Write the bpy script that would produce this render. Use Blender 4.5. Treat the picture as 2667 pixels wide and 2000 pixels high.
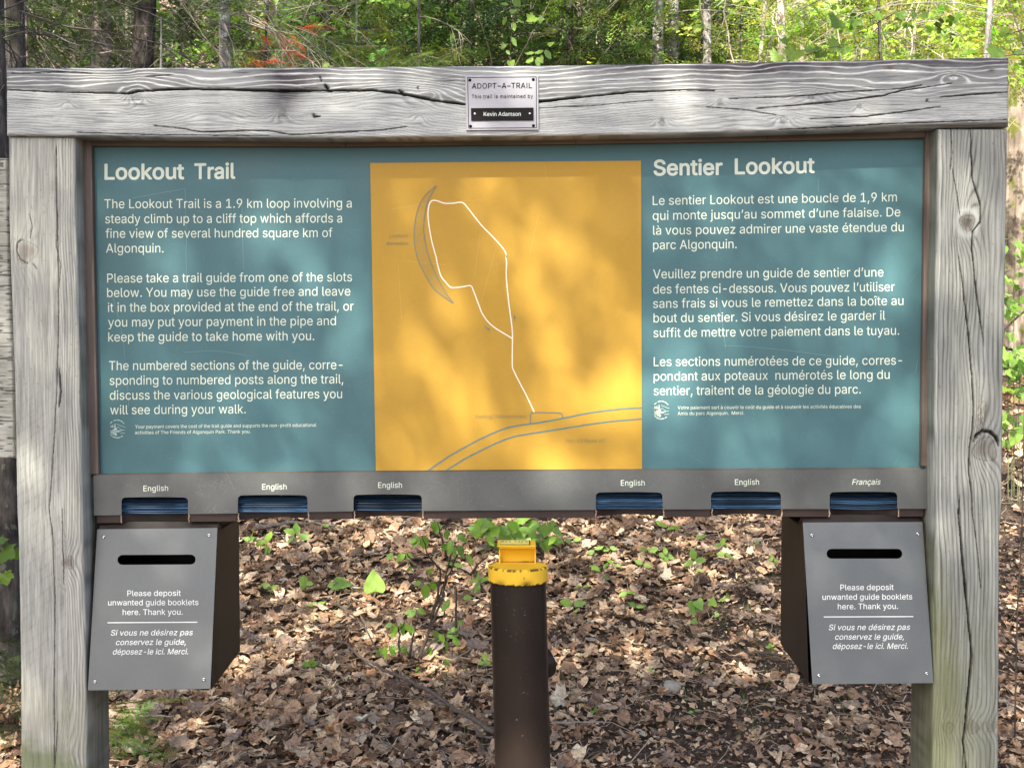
# Trail-head information sign in a spring forest. Everything is generated in code.
import bpy, math, random
import numpy as np
from mathutils import Vector, Matrix

for o in list(bpy.data.objects):
    bpy.data.objects.remove(o)
scene = bpy.context.scene
COL = scene.collection
rnd = random.Random(11)
RG = np.random.default_rng(7)

# ------------------------------------------------------------------ camera
FPX, CXP, CYP = 3270.0, 1333.5, 1000.0        # focal length and centre, in pixels of the 2667 px wide photograph
EYE = 1.62
TILT = math.atan(0.04)
CT, ST = math.cos(TILT), math.sin(TILT)
cam = bpy.data.cameras.new('camera')
cam.sensor_width = 36.0
cam.lens = 36.0 * FPX / 2667.0
cam.clip_start = 0.05
cam.clip_end = 400.0
cam_o = bpy.data.objects.new('camera', cam)
COL.objects.link(cam_o)
cam_o.location = (0, 0, EYE)
cam_o.rotation_euler = (math.radians(90) - TILT, 0, 0)
scene.camera = cam_o

# ------------------------------------------------------------------ light
SUN_EL = math.radians(44.0)
SUN_AZ = math.radians(198.0)                   # compass style: 0 = +Y, clockwise; the sun stands behind the camera, a little left
SUNDIR = np.array([math.sin(SUN_AZ) * math.cos(SUN_EL), math.cos(SUN_AZ) * math.cos(SUN_EL), math.sin(SUN_EL)])   # towards the sun
world = bpy.data.worlds.new('World')
scene.world = world
world.use_nodes = True
wn = world.node_tree
for n in list(wn.nodes):
    wn.nodes.remove(n)
w_out = wn.nodes.new('ShaderNodeOutputWorld')
w_bg = wn.nodes.new('ShaderNodeBackground')
w_sky = wn.nodes.new('ShaderNodeTexSky')
w_sky.sky_type = 'NISHITA'
w_sky.sun_disc = False
w_sky.sun_elevation = SUN_EL
w_sky.sun_rotation = SUN_AZ
w_sky.air_density = 0.8
w_sky.dust_density = 2.6
w_sky.ozone_density = 0.8
w_bg.inputs['Strength'].default_value = 0.15
wn.links.new(w_sky.outputs['Color'], w_bg.inputs['Color'])
wn.links.new(w_bg.outputs['Background'], w_out.inputs['Surface'])
sun = bpy.data.lights.new('sun', 'SUN')
sun.energy = 5.0
sun.angle = math.radians(0.53)
sun.color = (1.0, 0.95, 0.82)
sun_o = bpy.data.objects.new('sun', sun)
COL.objects.link(sun_o)
sun_o.rotation_euler = Vector(SUNDIR).to_track_quat('Z', 'Y').to_euler()
scene.view_settings.view_transform = 'Standard'
scene.view_settings.look = 'None'
scene.view_settings.exposure = 1.36
scene.view_settings.gamma = 1.0
scene.view_settings.use_curve_mapping = False
scene.cycles.max_bounces = 6
scene.cycles.diffuse_bounces = 3
scene.cycles.use_denoising = True

# ------------------------------------------------------------------ helpers
def P(px, py, Y):
    """the point at depth Y that stands at pixel (px, py) of the photograph; works on arrays"""
    px = np.asarray(px, float); py = np.asarray(py, float); Y = np.asarray(Y, float)
    a = (px - CXP) / FPX
    b = -(py - CYP) / FPX
    dy = b * ST + CT
    dz = b * CT - ST
    s = Y / dy
    return np.stack(np.broadcast_arrays(a * s, Y, EYE + dz * s), -1)

def smooth(t):
    t = np.clip(t, 0, 1)
    return t * t * (3 - 2 * t)

def _hash(ix, iy, seed):
    h = (ix.astype(np.int64) * 374761393 + iy.astype(np.int64) * 668265263 + seed * 1442695041) & 0x7fffffff
    h = ((h ^ (h >> 13)) * 1274126177) & 0x7fffffff
    h = (h ^ (h >> 16)) & 0xffffff
    return h / float(0xffffff)

def vnoise(x, y, seed=0):
    x = np.asarray(x, float); y = np.asarray(y, float)
    x0 = np.floor(x); y0 = np.floor(y)
    fx = smooth(x - x0); fy = smooth(y - y0)
    a = _hash(x0, y0, seed); b = _hash(x0 + 1, y0, seed); c = _hash(x0, y0 + 1, seed); d = _hash(x0 + 1, y0 + 1, seed)
    return (a * (1 - fx) + b * fx) * (1 - fy) + (c * (1 - fx) + d * fx) * fy

def fbm(x, y, seed=0, o=4):
    s = 0; a = 0.5; t = 0
    for i in range(o):
        s = s + a * vnoise(x * 2 ** i, y * 2 ** i, seed + i * 17); t += a; a *= 0.55
    return s / t

def hill(x, y):
    """height of the ground: level at the sign, a wooded slope behind it"""
    x = np.asarray(x, float); y = np.asarray(y, float)
    z = 0.17 * np.clip(y - 4.3, 0, None) + 0.27 * np.clip(y - 14, 0, None)
    z = z + 0.10 * (fbm(x * 0.5 + 9, y * 0.5, 3, 3) - 0.5) * smooth((y - 2) / 3) + 0.5 * (vnoise(x * .15, y * .15, 8) - .5) * smooth((y - 9) / 6)
    return z + 0.02 * (fbm(x * 3, y * 3, 5, 2) - .5)

def ground_at(px, py):
    """the spot on the ground that stands at pixel (px, py)"""
    ys = np.arange(3.2, 60, 0.02)
    p = P(px, py, ys)
    hit = np.nonzero(p[:, 2] <= hill(p[:, 0], p[:, 1]))[0]
    i = hit[0] if len(hit) else len(ys) - 1
    return p[i]

def link(o, parent=None):
    COL.objects.link(o)
    if parent is not None:
        o.parent = parent
    return o

def tag(o, label=None, cat=None, group=None, kind=None):
    if label: o['label'] = label
    if cat: o['category'] = cat
    if group: o['group'] = group
    if kind: o['kind'] = kind
    return o

def thing(name, label, cat, group=None, loc=(0, 0, 0)):
    o = bpy.data.objects.new(name, None)
    o.empty_display_size = 0.1
    o.location = loc
    COL.objects.link(o)
    return tag(o, label, cat, group)

def npmesh(name, V, faces, mat, cols=None, smooth_shade=False, extra=None):
    """mesh from arrays; faces is a list of (n,3) / (n,4) index arrays"""
    me = bpy.data.meshes.new(name)
    V = np.asarray(V, np.float32)
    me.vertices.add(len(V)); me.vertices.foreach_set('co', V.ravel())
    faces = [np.asarray(f, np.int32) for f in faces if len(f)]
    nl = sum(f.size for f in faces); npoly = sum(len(f) for f in faces)
    me.loops.add(nl); me.loops.foreach_set('vertex_index', np.concatenate([f.ravel() for f in faces]))
    tot = np.concatenate([np.full(len(f), f.shape[1], np.int32) for f in faces])
    st = np.concatenate([[0], np.cumsum(tot)[:-1]]).astype(np.int32)
    me.polygons.add(npoly); me.polygons.foreach_set('loop_start', st); me.polygons.foreach_set('loop_total', tot)
    sm = np.full(npoly, bool(smooth_shade)) if isinstance(smooth_shade, bool) else np.asarray(smooth_shade)
    me.polygons.foreach_set('use_smooth', sm)
    if cols is not None:
        ca = me.color_attributes.new('Col', 'FLOAT_COLOR', 'POINT')
        c4 = np.ones((len(V), 4), np.float32); c4[:, :3] = cols
        ca.data.foreach_set('color', c4.ravel())
    me.update(calc_edges=True)
    me.validate()
    if mat: me.materials.append(mat)
    return me

def meshobj(name, V, faces, mat, parent=None, cols=None, smooth_shade=False):
    me = npmesh(name, V, faces, mat, cols, smooth_shade)
    return link(bpy.data.objects.new(name, me), parent)

class Acc:
    """collects shapes and links them as one mesh object"""
    def __init__(s): s.V = []; s.F = {3: [], 4: []}; s.C = []; s.n = 0
    def add(s, V, faces, col=None):
        V = np.asarray(V, float)
        for f in faces:
            f = np.asarray(f, int)
            if len(f): s.F[f.shape[1]].append(f + s.n)
        s.V.append(V); s.n += len(V)
        if col is None: col = (1, 1, 1)
        s.C.append(np.broadcast_to(np.asarray(col, float), (len(V), 3)))
    def build(s, name, mat, parent=None, sm=False):
        fs = [np.concatenate(s.F[k]) for k in (3, 4) if s.F[k]]
        return meshobj(name, np.concatenate(s.V), fs, mat, parent, np.concatenate(s.C), sm)

def tube(pts, rad, sides=6, cap=True):
    pts = np.asarray(pts, float); n = len(pts)
    rad = np.broadcast_to(np.asarray(rad, float), (n,))
    t = np.gradient(pts, axis=0); t /= np.linalg.norm(t, axis=1)[:, None] + 1e-9
    ref = np.array([0, 0, 1.0]) if abs(t[0][2]) < 0.9 else np.array([1.0, 0, 0])
    u = np.cross(t, ref); u /= np.linalg.norm(u, axis=1)[:, None] + 1e-9
    v = np.cross(t, u)
    a = np.arange(sides) * 2 * math.pi / sides
    ring = u[:, None, :] * np.cos(a)[None, :, None] + v[:, None, :] * np.sin(a)[None, :, None]
    V = pts[:, None, :] + ring * rad[:, None, None]
    V = V.reshape(-1, 3)
    i = np.arange(n - 1)[:, None] * sides; j = np.arange(sides)[None, :]; k = (j + 1) % sides
    F = np.stack([i + j, i + k, i + sides + k, i + sides + j], -1).reshape(-1, 4)
    faces = [F]
    if cap:
        V = np.concatenate([V, pts[:1], pts[-1:]])
        j = np.arange(sides); k = (j + 1) % sides
        faces.append(np.stack([np.full(sides, n * sides), k, j], -1))
        faces.append(np.stack([np.full(sides, n * sides + 1), (n - 1) * sides + j, (n - 1) * sides + k], -1))
    return V, faces

def box(c, s, rz=0):
    x, y, z = np.array(s) / 2
    V = np.array([[-x, -y, -z], [x, -y, -z], [x, y, -z], [-x, y, -z], [-x, -y, z], [x, -y, z], [x, y, z], [-x, y, z]])
    if rz:
        c_, s_ = math.cos(rz), math.sin(rz)
        V = V @ np.array([[c_, s_, 0], [-s_, c_, 0], [0, 0, 1]])
    F = np.array([[0, 3, 2, 1], [4, 5, 6, 7], [0, 1, 5, 4], [1, 2, 6, 5], [2, 3, 7, 6], [3, 0, 4, 7]])
    return V + np.array(c), [F]

def hexa(front, back):
    """solid between two quads, each listed TL, TR, BR, BL"""
    V = np.concatenate([np.asarray(front), np.asarray(back)])
    F = np.array([[0, 3, 2, 1], [4, 5, 6, 7], [0, 1, 5, 4], [1, 2, 6, 5], [2, 3, 7, 6], [3, 0, 4, 7]])
    return V, [F]

def bevel(o, w=0.002, seg=2):
    m = o.modifiers.new('bevel', 'BEVEL'); m.width = w; m.segments = seg; m.limit_method = 'ANGLE'; m.angle_limit = math.radians(35)
    return o

# ------------------------------------------------------------------ materials
def nodemat(name):
    m = bpy.data.materials.new(name); m.use_nodes = True
    nt = m.node_tree
    return m, nt, nt.nodes['Principled BSDF'], nt.nodes['Material Output']

def N(nt, t, **kw):
    n = nt.nodes.new(t)
    for k, v in kw.items():
        if hasattr(n, k): setattr(n, k, v)
        else: n.inputs[k].default_value = v
    return n

def coords(nt, scale=(1, 1, 1), kind='Object'):
    tc = N(nt, 'ShaderNodeTexCoord'); mp = N(nt, 'ShaderNodeMapping')
    mp.inputs['Scale'].default_value = scale
    nt.links.new(tc.outputs[kind], mp.inputs['Vector'])
    return mp.outputs['Vector']

def ramp(nt, fac, stops):
    r = N(nt, 'ShaderNodeValToRGB')
    e = r.color_ramp.elements
    while len(e) < len(stops): e.new(0.5)
    for el, (p, c) in zip(e, stops):
        el.position = p; el.color = (*c, 1) if len(c) == 3 else c
    nt.links.new(fac, r.inputs['Fac'])
    return r.outputs['Color']

def noise(nt, vec, scale, detail=4, rough=0.55):
    n = N(nt, 'ShaderNodeTexNoise'); n.inputs['Scale'].default_value = scale
    n.inputs['Detail'].default_value = detail; n.inputs['Roughness'].default_value = rough
    nt.links.new(vec, n.inputs['Vector'])
    return n.outputs['Fac']

def mult(nt, a, b, fac=1.0, mode='MULTIPLY'):
    m = N(nt, 'ShaderNodeMix'); m.data_type = 'RGBA'; m.blend_type = mode
    m.inputs[0].default_value = fac
    for s, v in ((m.inputs[6], a), (m.inputs[7], b)):
        if isinstance(v, (tuple, list)): s.default_value = (*v, 1)
        else: nt.links.new(v, s)
    return m.outputs[2]

def bump(nt, bsdf, h, strength=0.3, dist=0.002):
    b = N(nt, 'ShaderNodeBump'); b.inputs['Strength'].default_value = strength; b.inputs['Distance'].default_value = dist
    nt.links.new(h, b.inputs['Height']); nt.links.new(b.outputs['Normal'], bsdf.inputs['Normal'])

def attr_mat(name, rough=0.7, spec=0.3, nscale=None, namt=(0.8, 1.15), stretch=(1, 1, 1), trans=0.0, bmp=0.0, tint=(1, 1, 1)):
    """albedo from the colour attribute, varied by noise; trans adds light through thin leaves"""
    m, nt, b, out = nodemat(name)
    a = N(nt, 'ShaderNodeAttribute', attribute_name='Col')
    col = a.outputs['Color']
    if tint != (1, 1, 1): col = mult(nt, col, tint)
    if nscale:
        f = noise(nt, coords(nt, stretch), nscale)
        col = mult(nt, col, ramp(nt, f, [(0.3, (namt[0],) * 3), (0.7, (namt[1],) * 3)]))
        if name.startswith('weathered'):      # fine weathered fibres
            g = noise(nt, coords(nt, stretch), nscale * 3.3, 3, 0.7)
            col = mult(nt, col, ramp(nt, g, [(0.30, (.72, .71, .70)), (0.46, (1, 1, 1)), (0.72, (1.16, 1.16, 1.15))]))
            f = g
        if bmp: bump(nt, b, f, bmp, 0.003)
    nt.links.new(col, b.inputs['Base Color'])
    b.inputs['Roughness'].default_value = rough
    b.inputs['Specular IOR Level'].default_value = spec
    if trans:
        t = N(nt, 'ShaderNodeBsdfTranslucent'); nt.links.new(mult(nt, col, (1.35, 1.45, 0.7)), t.inputs['Color'])
        mx = N(nt, 'ShaderNodeMixShader'); mx.inputs[0].default_value = trans
        nt.links.new(b.outputs[0], mx.inputs[1]); nt.links.new(t.outputs[0], mx.inputs[2]); nt.links.new(mx.outputs[0], out.inputs['Surface'])
    return m

def plain(name, col, rough=0.5, spec=0.4, metal=0.0, var=None, bmp=None):
    m, nt, b, out = nodemat(name)
    b.inputs['Roughness'].default_value = rough; b.inputs['Specular IOR Level'].default_value = spec; b.inputs['Metallic'].default_value = metal
    if var:
        sc, lo, hi = var[:3]; st = var[3] if len(var) > 3 else (1, 1, 1)
        f = noise(nt, coords(nt, st), sc, 5)
        c = mult(nt, (*col,), ramp(nt, f, [(0.3, (lo,) * 3), (0.7, (hi,) * 3)]))
        nt.links.new(c, b.inputs['Base Color'])
        if bmp: bump(nt, b, f, bmp, 0.002)
    else:
        b.inputs['Base Color'].default_value = (*col, 1)
    return m
FONT = r'''
,188;38,-119 68,71 137,71 84,-119
-453;337,244 337,188 114,188 114,244
.188;95,-4,83,-4,72,0 63,9,54,18,50,28 50,41,50,54,54,65 63,73,72,82,83,87 95,87,108,87,119,82 128,73,137,65,141,54 141,41,141,28,137,18 128,9,119,0,108,-4
/249;235,533 71,-76 14,-76 178,533
0453;227,-7,189,-7,157,3 130,24,103,45,83,74 69,113,55,152,48,199 48,254,48,309,55,356 69,395,83,434,104,464 130,484,157,505,189,516 227,516,264,516,296,505 323,484,350,464,370,434 384,395,398,356,405,309 405,254,405,199,398,152 384,113,370,74,350,45 323,24,297,3,264,-7;227,50,252,50,273,58 290,74,308,90,321,113 330,144,339,174,344,211 344,254,344,297,339,334 330,365,321,395,308,419 290,435,273,451,252,460 227,460,202,460,180,451 163,435,146,419,132,395 123,365,114,334,109,297 109,254,109,211,114,174 123,144,132,113,146,90 163,74,180,58,202,50
1453;76,0 76,55 391,55 391,0;276,509 276,0 212,0 212,448 209,448 86,358 86,427 198,509
6453;226,-7,195,-7,167,0 142,15,118,29,98,49 84,74,71,100,64,129 64,162,64,186,69,212 80,239,91,266,110,300 137,340 252,509 322,509 151,261 145,261,150,271,157,280 165,288,174,296,184,302 196,307,207,312,221,314 235,314,266,314,293,308 316,295,339,282,357,263 370,240,382,216,389,189 389,157,389,125,382,97 368,73,354,48,334,28 310,14,286,0,258,-7;226,48,246,48,264,53 279,63,294,72,306,85 314,101,323,118,327,136 327,157,327,178,323,197 314,213,306,230,294,242 279,251,264,261,246,265 226,265,207,265,189,261 174,252,159,243,147,230 138,214,129,198,125,179 125,158,125,137,129,118 138,102,147,85,159,72 174,63,189,53,207,48
9453;226,516,258,516,286,508 310,494,335,480,354,460 368,434,382,409,389,380 389,347,389,323,383,297 373,270,362,243,343,209 315,168 200,0 130,0 301,248 307,248,303,238,296,229 287,221,279,213,269,207 257,202,245,197,232,195 218,195,187,195,160,201 137,214,114,227,96,245 83,269,70,292,64,320 64,352,64,384,71,412 85,436,99,461,118,480 143,494,167,508,195,516;226,460,207,460,189,456 174,446,159,437,147,424 138,407,130,391,125,372 125,352,125,330,130,312 138,295,147,279,159,266 174,257,189,248,207,243 226,243,246,243,263,248 279,257,294,266,306,279 314,295,323,311,327,330 327,350,327,372,323,391 314,407,306,424,294,437 279,446,264,456,246,460
A480;16,0 201,509 276,509 463,0 395,0 239,430 85,0;110,142 110,199 370,199 370,142
B456;60,0 60,509 241,509,276,509,306,503 329,491,352,479,369,462 381,442,392,422,398,399 398,374,398,352,394,334 387,320,379,306,369,294 356,286,344,277,330,271 315,267 315,262,331,261,347,255 363,245,379,235,392,221 402,203,413,185,418,163 418,136,418,111,412,87 400,67,388,46,370,30 344,18,319,6,287,0 247,0;125,57 245,57,284,57,313,65 330,80,347,95,355,114 355,137,355,154,351,170 342,184,334,198,321,209 306,218,290,227,271,231 248,231 125,231;125,285 238,285,257,285,273,289 288,296,303,303,315,313 323,326,332,339,336,355 336,372,336,395,328,414 313,429,297,444,273,452 240,452 125,452
D502;219,0 96,0 96,57 215,57,256,57,291,65 318,81,345,97,366,119 379,149,392,179,399,214 399,255,399,296,392,331 379,361,366,390,346,412 320,428,293,444,260,452 221,452 93,452 93,509 225,509,275,509,317,499 353,478,388,458,415,429 433,391,452,353,462,308 462,255,462,202,452,157 433,119,414,81,387,51 351,31,314,10,271,0;125,509 125,0 60,0 60,509
E419;60,0 60,509 372,509 372,452 125,452 125,286 355,286 355,229 125,229 125,57 375,57 375,0
F410;60,0 60,509 369,509 369,452 125,452 125,278 346,278 346,221 125,221 125,0
H517;60,0 60,509 125,509 125,289 392,289 392,509 457,509 457,0 392,0 392,232 125,232 125,0
I200;68,0 68,509 132,509 132,0
K467;104,145 104,216 139,261 174,303 212,344 364,509 448,509 231,276 228,276;60,0 60,509 125,509 125,334 124,225 125,193 125,0;372,0 188,259 228,309 449,0
L393;60,0 60,509 125,509 125,57 361,57 361,0
M628;60,0 60,509 150,509 314,95 478,509 568,509 568,0 504,0 504,405 342,0 286,0 122,405 122,0
O533;267,-7,223,-7,184,4 150,25,116,46,90,76 70,115,50,154,40,201 40,254,40,308,50,354 70,393,90,432,116,462 150,484,184,505,223,516 267,516,311,516,350,505 384,484,418,462,444,432 464,393,483,354,493,308 493,254,493,201,483,154 464,115,444,76,418,46 384,25,350,4,311,-7;267,53,297,53,325,61 349,76,374,91,394,114 408,144,423,174,430,211 430,254,430,298,423,335 408,365,394,395,374,417 349,433,325,448,297,456 267,456,236,456,209,448 184,433,159,417,140,394 125,364,111,334,103,297 103,254,103,211,111,174 125,144,140,114,159,92 184,76,209,61,236,53
P445;60,0 60,509 235,509,274,509,307,502 332,487,358,473,377,454 390,430,402,405,409,378 409,348,409,317,402,290 390,265,377,241,358,222 332,207,307,193,274,186 235,186 125,186 125,0;125,242 233,242,259,242,281,247 297,256,313,265,325,278 333,294,341,310,344,328 344,348,344,368,341,386 333,402,325,417,313,430 297,439,280,448,259,452 232,452 125,452
R449;60,0 60,509 236,509,275,509,307,502 333,489,359,475,378,457 390,433,403,410,409,382 409,352,409,321,403,295 390,271,378,248,359,230 333,217,307,204,275,198 236,198 125,198 125,0;125,255 234,255,260,255,281,259 298,267,314,275,326,286 334,300,341,315,345,332 345,352,345,372,341,390 334,405,326,420,314,431 298,440,281,448,259,452 233,452 125,452;353,0 230,229 303,229 428,0
S447;224,-9,187,-9,155,-3 128,9,100,21,79,38 64,60,49,82,40,107 38,137 104,137,106,117,112,101 123,88,134,75,149,65 166,59,184,52,203,49 224,49,247,49,268,53 286,60,304,68,319,78 329,92,340,105,346,121 346,139,346,155,341,169 332,179,323,189,311,198 296,205,281,211,264,217 245,222 184,239,142,251,109,268 86,289,63,311,52,339 52,372,52,401,60,426 75,448,90,469,111,486 138,498,164,510,194,516 227,516,261,516,290,510 316,498,342,486,362,469 377,449,392,428,400,404 401,378 337,378,335,403,323,423 302,437,281,451,256,459 225,459,203,459,184,455 167,448,151,441,138,431 129,418,120,406,115,391 115,376,115,358,120,344 131,334,142,323,154,314 169,308 212,293 264,279 312,264,328,257,344,248 359,238,373,227,385,214 395,198,404,181,408,162 408,139,408,111,401,86 386,64,372,41,351,24 323,11,296,-2,263,-9
T449;32,452 32,509 417,509 417,452 257,452 257,0 193,0 193,452
V480;204,0 16,509 84,509 241,80 395,509 463,509 278,0
Y472;203,0 203,208 16,509 91,509 236,268 381,509 455,509 268,208 268,0
a389;160,-9,136,-9,114,-4 94,5,75,14,59,27 48,45,36,62,30,83 30,108,30,130,35,147 43,161,52,175,63,185 78,193,92,201,108,207 125,211 178,220,201,223,219,225 234,227,248,228,258,231 265,235,272,239,276,245 276,255 276,257,276,272,273,286 267,297,261,308,252,316 240,322,228,328,213,331 196,331,178,331,162,328 149,322,136,317,126,309 118,301,110,292,104,283 100,274 41,291,50,314,62,332 79,346,95,360,113,369 133,375,153,381,173,384 194,384,208,384,223,383 239,379,255,376,271,370 286,360,301,351,313,338 322,320,332,303,337,280 337,251 337,0 277,0 277,52 272,52,268,43,261,34 252,25,243,15,230,7 215,1,200,-5,182,-9;170,45,193,45,212,50 228,59,243,68,255,79 263,93,271,107,276,122 276,138 276,190,273,187,268,184 259,182,251,180,242,178 231,176 200,171,190,170,182,169 175,168 134,159,121,154,111,148 103,139,96,131,92,119 92,105,92,92,95,81 102,72,109,63,118,57 130,52,142,48,155,45
b424;229,-8,206,-8,187,-4 172,4,158,12,146,21 138,31,129,42,123,51 118,59 112,59 112,0 53,0 53,509 114,509 114,319 118,319,123,327,129,336 137,346,145,356,157,365 171,373,186,381,205,384 229,384,261,384,289,376 313,361,337,345,356,322 370,293,383,263,390,229 390,189,390,149,383,114 370,84,356,55,337,32 313,16,289,0,261,-8;220,47,244,47,263,53 279,66,295,78,308,95 316,117,324,138,328,162 328,189,328,216,324,240 316,261,308,282,296,299 280,311,264,324,244,330 220,330,197,330,177,324 161,312,145,300,133,284 125,263,117,242,113,217 113,189,113,161,117,136 125,115,133,94,146,77 162,65,178,53,197,47
c396;207,-8,173,-8,143,0 117,16,91,33,71,56 56,85,41,114,34,149 34,187,34,227,41,262 56,291,71,321,91,343 117,360,143,376,173,384 207,384,226,384,243,382 260,377,276,372,292,365 305,356,319,347,330,335 340,322,350,309,357,294 362,277 303,262,300,272,296,281 290,289,285,297,278,305 270,311,262,317,253,322 242,325,232,328,220,330 207,330,182,330,161,323 145,310,129,297,116,280 108,258,100,237,96,213 96,187,96,162,100,139 108,117,116,96,129,79 145,66,161,53,182,46 207,46,220,46,232,48 243,52,253,55,263,60 271,66,279,72,286,80 292,89 304,117 363,102,358,85,351,70 341,56,332,43,320,31 306,21,293,12,277,4 261,-1,244,-6,226,-8
d424;195,-8,164,-8,136,0 111,16,87,32,68,55 55,84,41,114,34,149 34,189,34,229,41,263 55,293,69,322,88,345 112,361,136,376,164,384 196,384,219,384,238,381 253,373,268,365,279,356 287,346,296,336,302,327 306,319 311,319 311,509 372,509 372,0 313,0 313,59 307,59,302,51,295,42 287,31,278,21,267,12 252,4,238,-4,219,-8;205,47,227,47,247,53 263,65,279,77,291,94 299,115,308,136,312,161 312,189,312,217,308,242 300,263,292,284,279,300 263,312,247,324,228,330 205,330,181,330,161,324 145,311,129,299,116,282 108,261,100,240,96,216 96,189,96,162,100,138 109,117,117,95,129,78 145,66,161,53,181,47
e404;212,-8,175,-8,143,0 117,16,90,33,70,56 56,85,41,114,34,148 34,187,34,226,41,260 55,290,69,319,89,343 115,359,141,376,171,384 205,384,226,384,246,381 266,374,285,367,303,356 319,341,335,326,348,306 357,282,366,258,371,228 371,194 371,169 96,169,97,148,101,126 110,106,120,87,134,72 151,61,168,51,189,46 212,46,228,46,241,48 254,53,266,57,277,64 285,73,294,82,301,93 306,105 365,91,359,71,349,54 335,39,321,24,303,13 283,4,262,-4,238,-8;310,221,309,236,306,249 298,269,290,288,278,303 263,314,247,325,228,330 205,330,182,330,163,325 146,313,130,302,118,288 109,270,101,251,97,238 96,221
f254;228,379 228,327 6,327 6,379;81,0 81,432,81,453,86,471 96,486,106,500,119,511 135,519,152,526,169,530 187,530,201,530,213,529 222,527,232,525,238,523 243,521 227,468 215,472,210,473,203,474 195,474,176,474,163,469 154,460,146,451,142,437 142,419 142,0
g425;207,-151,179,-151,155,-147 134,-140,113,-132,96,-123 82,-110,69,-98,58,-84 51,-69 101,-41,107,-49,113,-57 122,-66,130,-75,141,-82 154,-88,168,-94,186,-97 207,-97,238,-97,263,-90 282,-75,302,-60,311,-37 311,-6 311,68 306,68,301,60,295,51 287,41,278,32,267,23 252,16,238,8,219,5 195,5,164,5,137,12 113,27,88,41,69,62 55,90,41,118,34,152 34,191,34,230,41,264 55,293,69,322,88,345 112,361,137,376,165,384 196,384,220,384,239,381 253,373,268,365,280,356 288,346,297,336,303,327 308,319 313,319 313,379 372,379 372,-9,372,-42,365,-69 350,-90,335,-111,316,-126 291,-136,266,-146,238,-151;205,59,228,59,248,64 264,75,280,86,292,101 300,121,308,141,312,165 312,193,312,220,308,243 300,264,292,284,280,301 264,312,248,324,228,330 205,330,181,330,161,324 145,312,129,299,117,283 109,262,100,242,96,219 96,193,96,166,100,143 109,123,117,103,129,87 145,76,162,65,181,59
h410;114,227 114,0 53,0 53,509 114,509 114,287,118,322,131,347 152,362,174,377,199,384 227,384,253,384,276,379 295,369,315,358,330,342 341,321,352,299,357,273 357,240 357,0 296,0 296,235,296,265,288,288 273,304,258,321,237,329 210,329,192,329,175,325 161,317,146,309,135,298 126,283,118,267,114,249
i167;53,0 53,379 114,379 114,0;84,443,72,443,62,447 54,455,45,462,41,472 41,483,41,494,45,504 54,512,62,520,72,524 84,524,95,524,106,520 114,512,122,504,126,494 126,483,126,472,122,462 114,455,106,447,95,443
j167;53,379 114,379 114,-30,114,-53,110,-73 102,-90,93,-107,81,-120 65,-129,48,-138,28,-143 4,-143 -10,-143 -10,-87 2,-87,20,-87,32,-82 40,-72,49,-62,53,-48 53,-29;83,443,72,443,62,447 53,455,45,462,41,472 41,483,41,494,45,504 53,512,62,520,72,524 83,524,95,524,105,520 114,512,122,504,126,494 126,483,126,472,122,462 114,455,105,447,95,443
k381;110,137 110,212 121,212 284,379 360,379 184,199 177,199;53,0 53,509 114,509 114,0;294,0 148,186 191,229 372,0
l189;139,-2,110,-2,88,5 74,20,60,35,53,57 53,84 53,509 114,509 114,99,114,81,116,69 120,62,125,55,133,52 146,52,152,52,157,52 160,53 170,54 181,3 162,-1
m610;53,0 53,379 112,379 112,295 108,295,113,316,121,332 132,346,144,359,157,369 172,376,187,383,203,386 219,386,247,386,270,378 287,361,305,344,316,322 321,295 312,295,317,313,325,329 337,343,349,357,364,367 381,375,398,382,416,386 437,386,459,386,479,381 497,372,515,362,530,348 541,328,551,309,557,285 557,255 557,0 496,0 496,254,496,281,488,301 473,313,457,325,439,330 419,330,402,330,387,327 374,320,362,313,352,303 345,290,339,278,335,263 335,247 335,0 274,0 274,260,274,281,267,298 253,311,239,324,221,330 199,330,185,330,171,327 158,320,144,313,134,303 126,289,118,276,114,258 114,238 114,0
n410;114,227 114,0 53,0 53,379 112,379 112,287 102,287,114,322,131,347 152,362,174,377,199,384 227,384,253,384,276,379 295,369,314,358,330,342 341,321,352,299,357,273 357,240 357,0 296,0 296,235,296,265,288,288 273,304,258,321,237,329 210,329,192,329,175,325 161,317,146,309,135,298 126,283,118,267,114,249
o415;207,-8,173,-8,143,0 117,16,91,33,71,56 56,85,41,114,34,149 34,187,34,227,41,262 56,291,71,321,91,343 117,360,143,376,173,384 207,384,242,384,273,376 299,360,325,343,345,321 359,291,374,262,381,227 381,187,381,149,374,114 359,85,345,56,325,33 299,16,273,0,242,-8;207,46,233,46,254,53 270,66,287,79,299,96 307,117,315,139,319,162 319,187,319,213,315,236 307,258,299,280,287,297 270,310,254,323,233,330 207,330,182,330,161,323 145,310,129,297,116,280 108,258,100,237,96,213 96,187,96,162,100,139 108,117,116,96,129,79 145,66,161,53,182,46
p424;53,-143 53,379 112,379 112,319 118,319,123,327,129,336 137,346,145,356,157,365 171,373,186,381,205,384 229,384,261,384,289,376 313,361,337,345,356,322 370,293,383,263,390,229 390,189,390,149,383,114 370,84,356,55,337,32 313,16,289,0,261,-8 229,-8,206,-8,187,-4 173,4,158,12,146,21 138,31,130,42,123,51 118,59 114,59 114,-143;220,47,244,47,263,53 279,66,295,78,308,95 316,117,324,138,328,162 328,189,328,216,324,240 316,261,308,282,296,299 280,311,264,324,244,330 220,330,197,330,177,324 161,312,145,300,133,284 125,263,117,242,113,217 113,189,113,161,117,136 125,115,133,94,146,77 162,65,178,53,197,47
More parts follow.
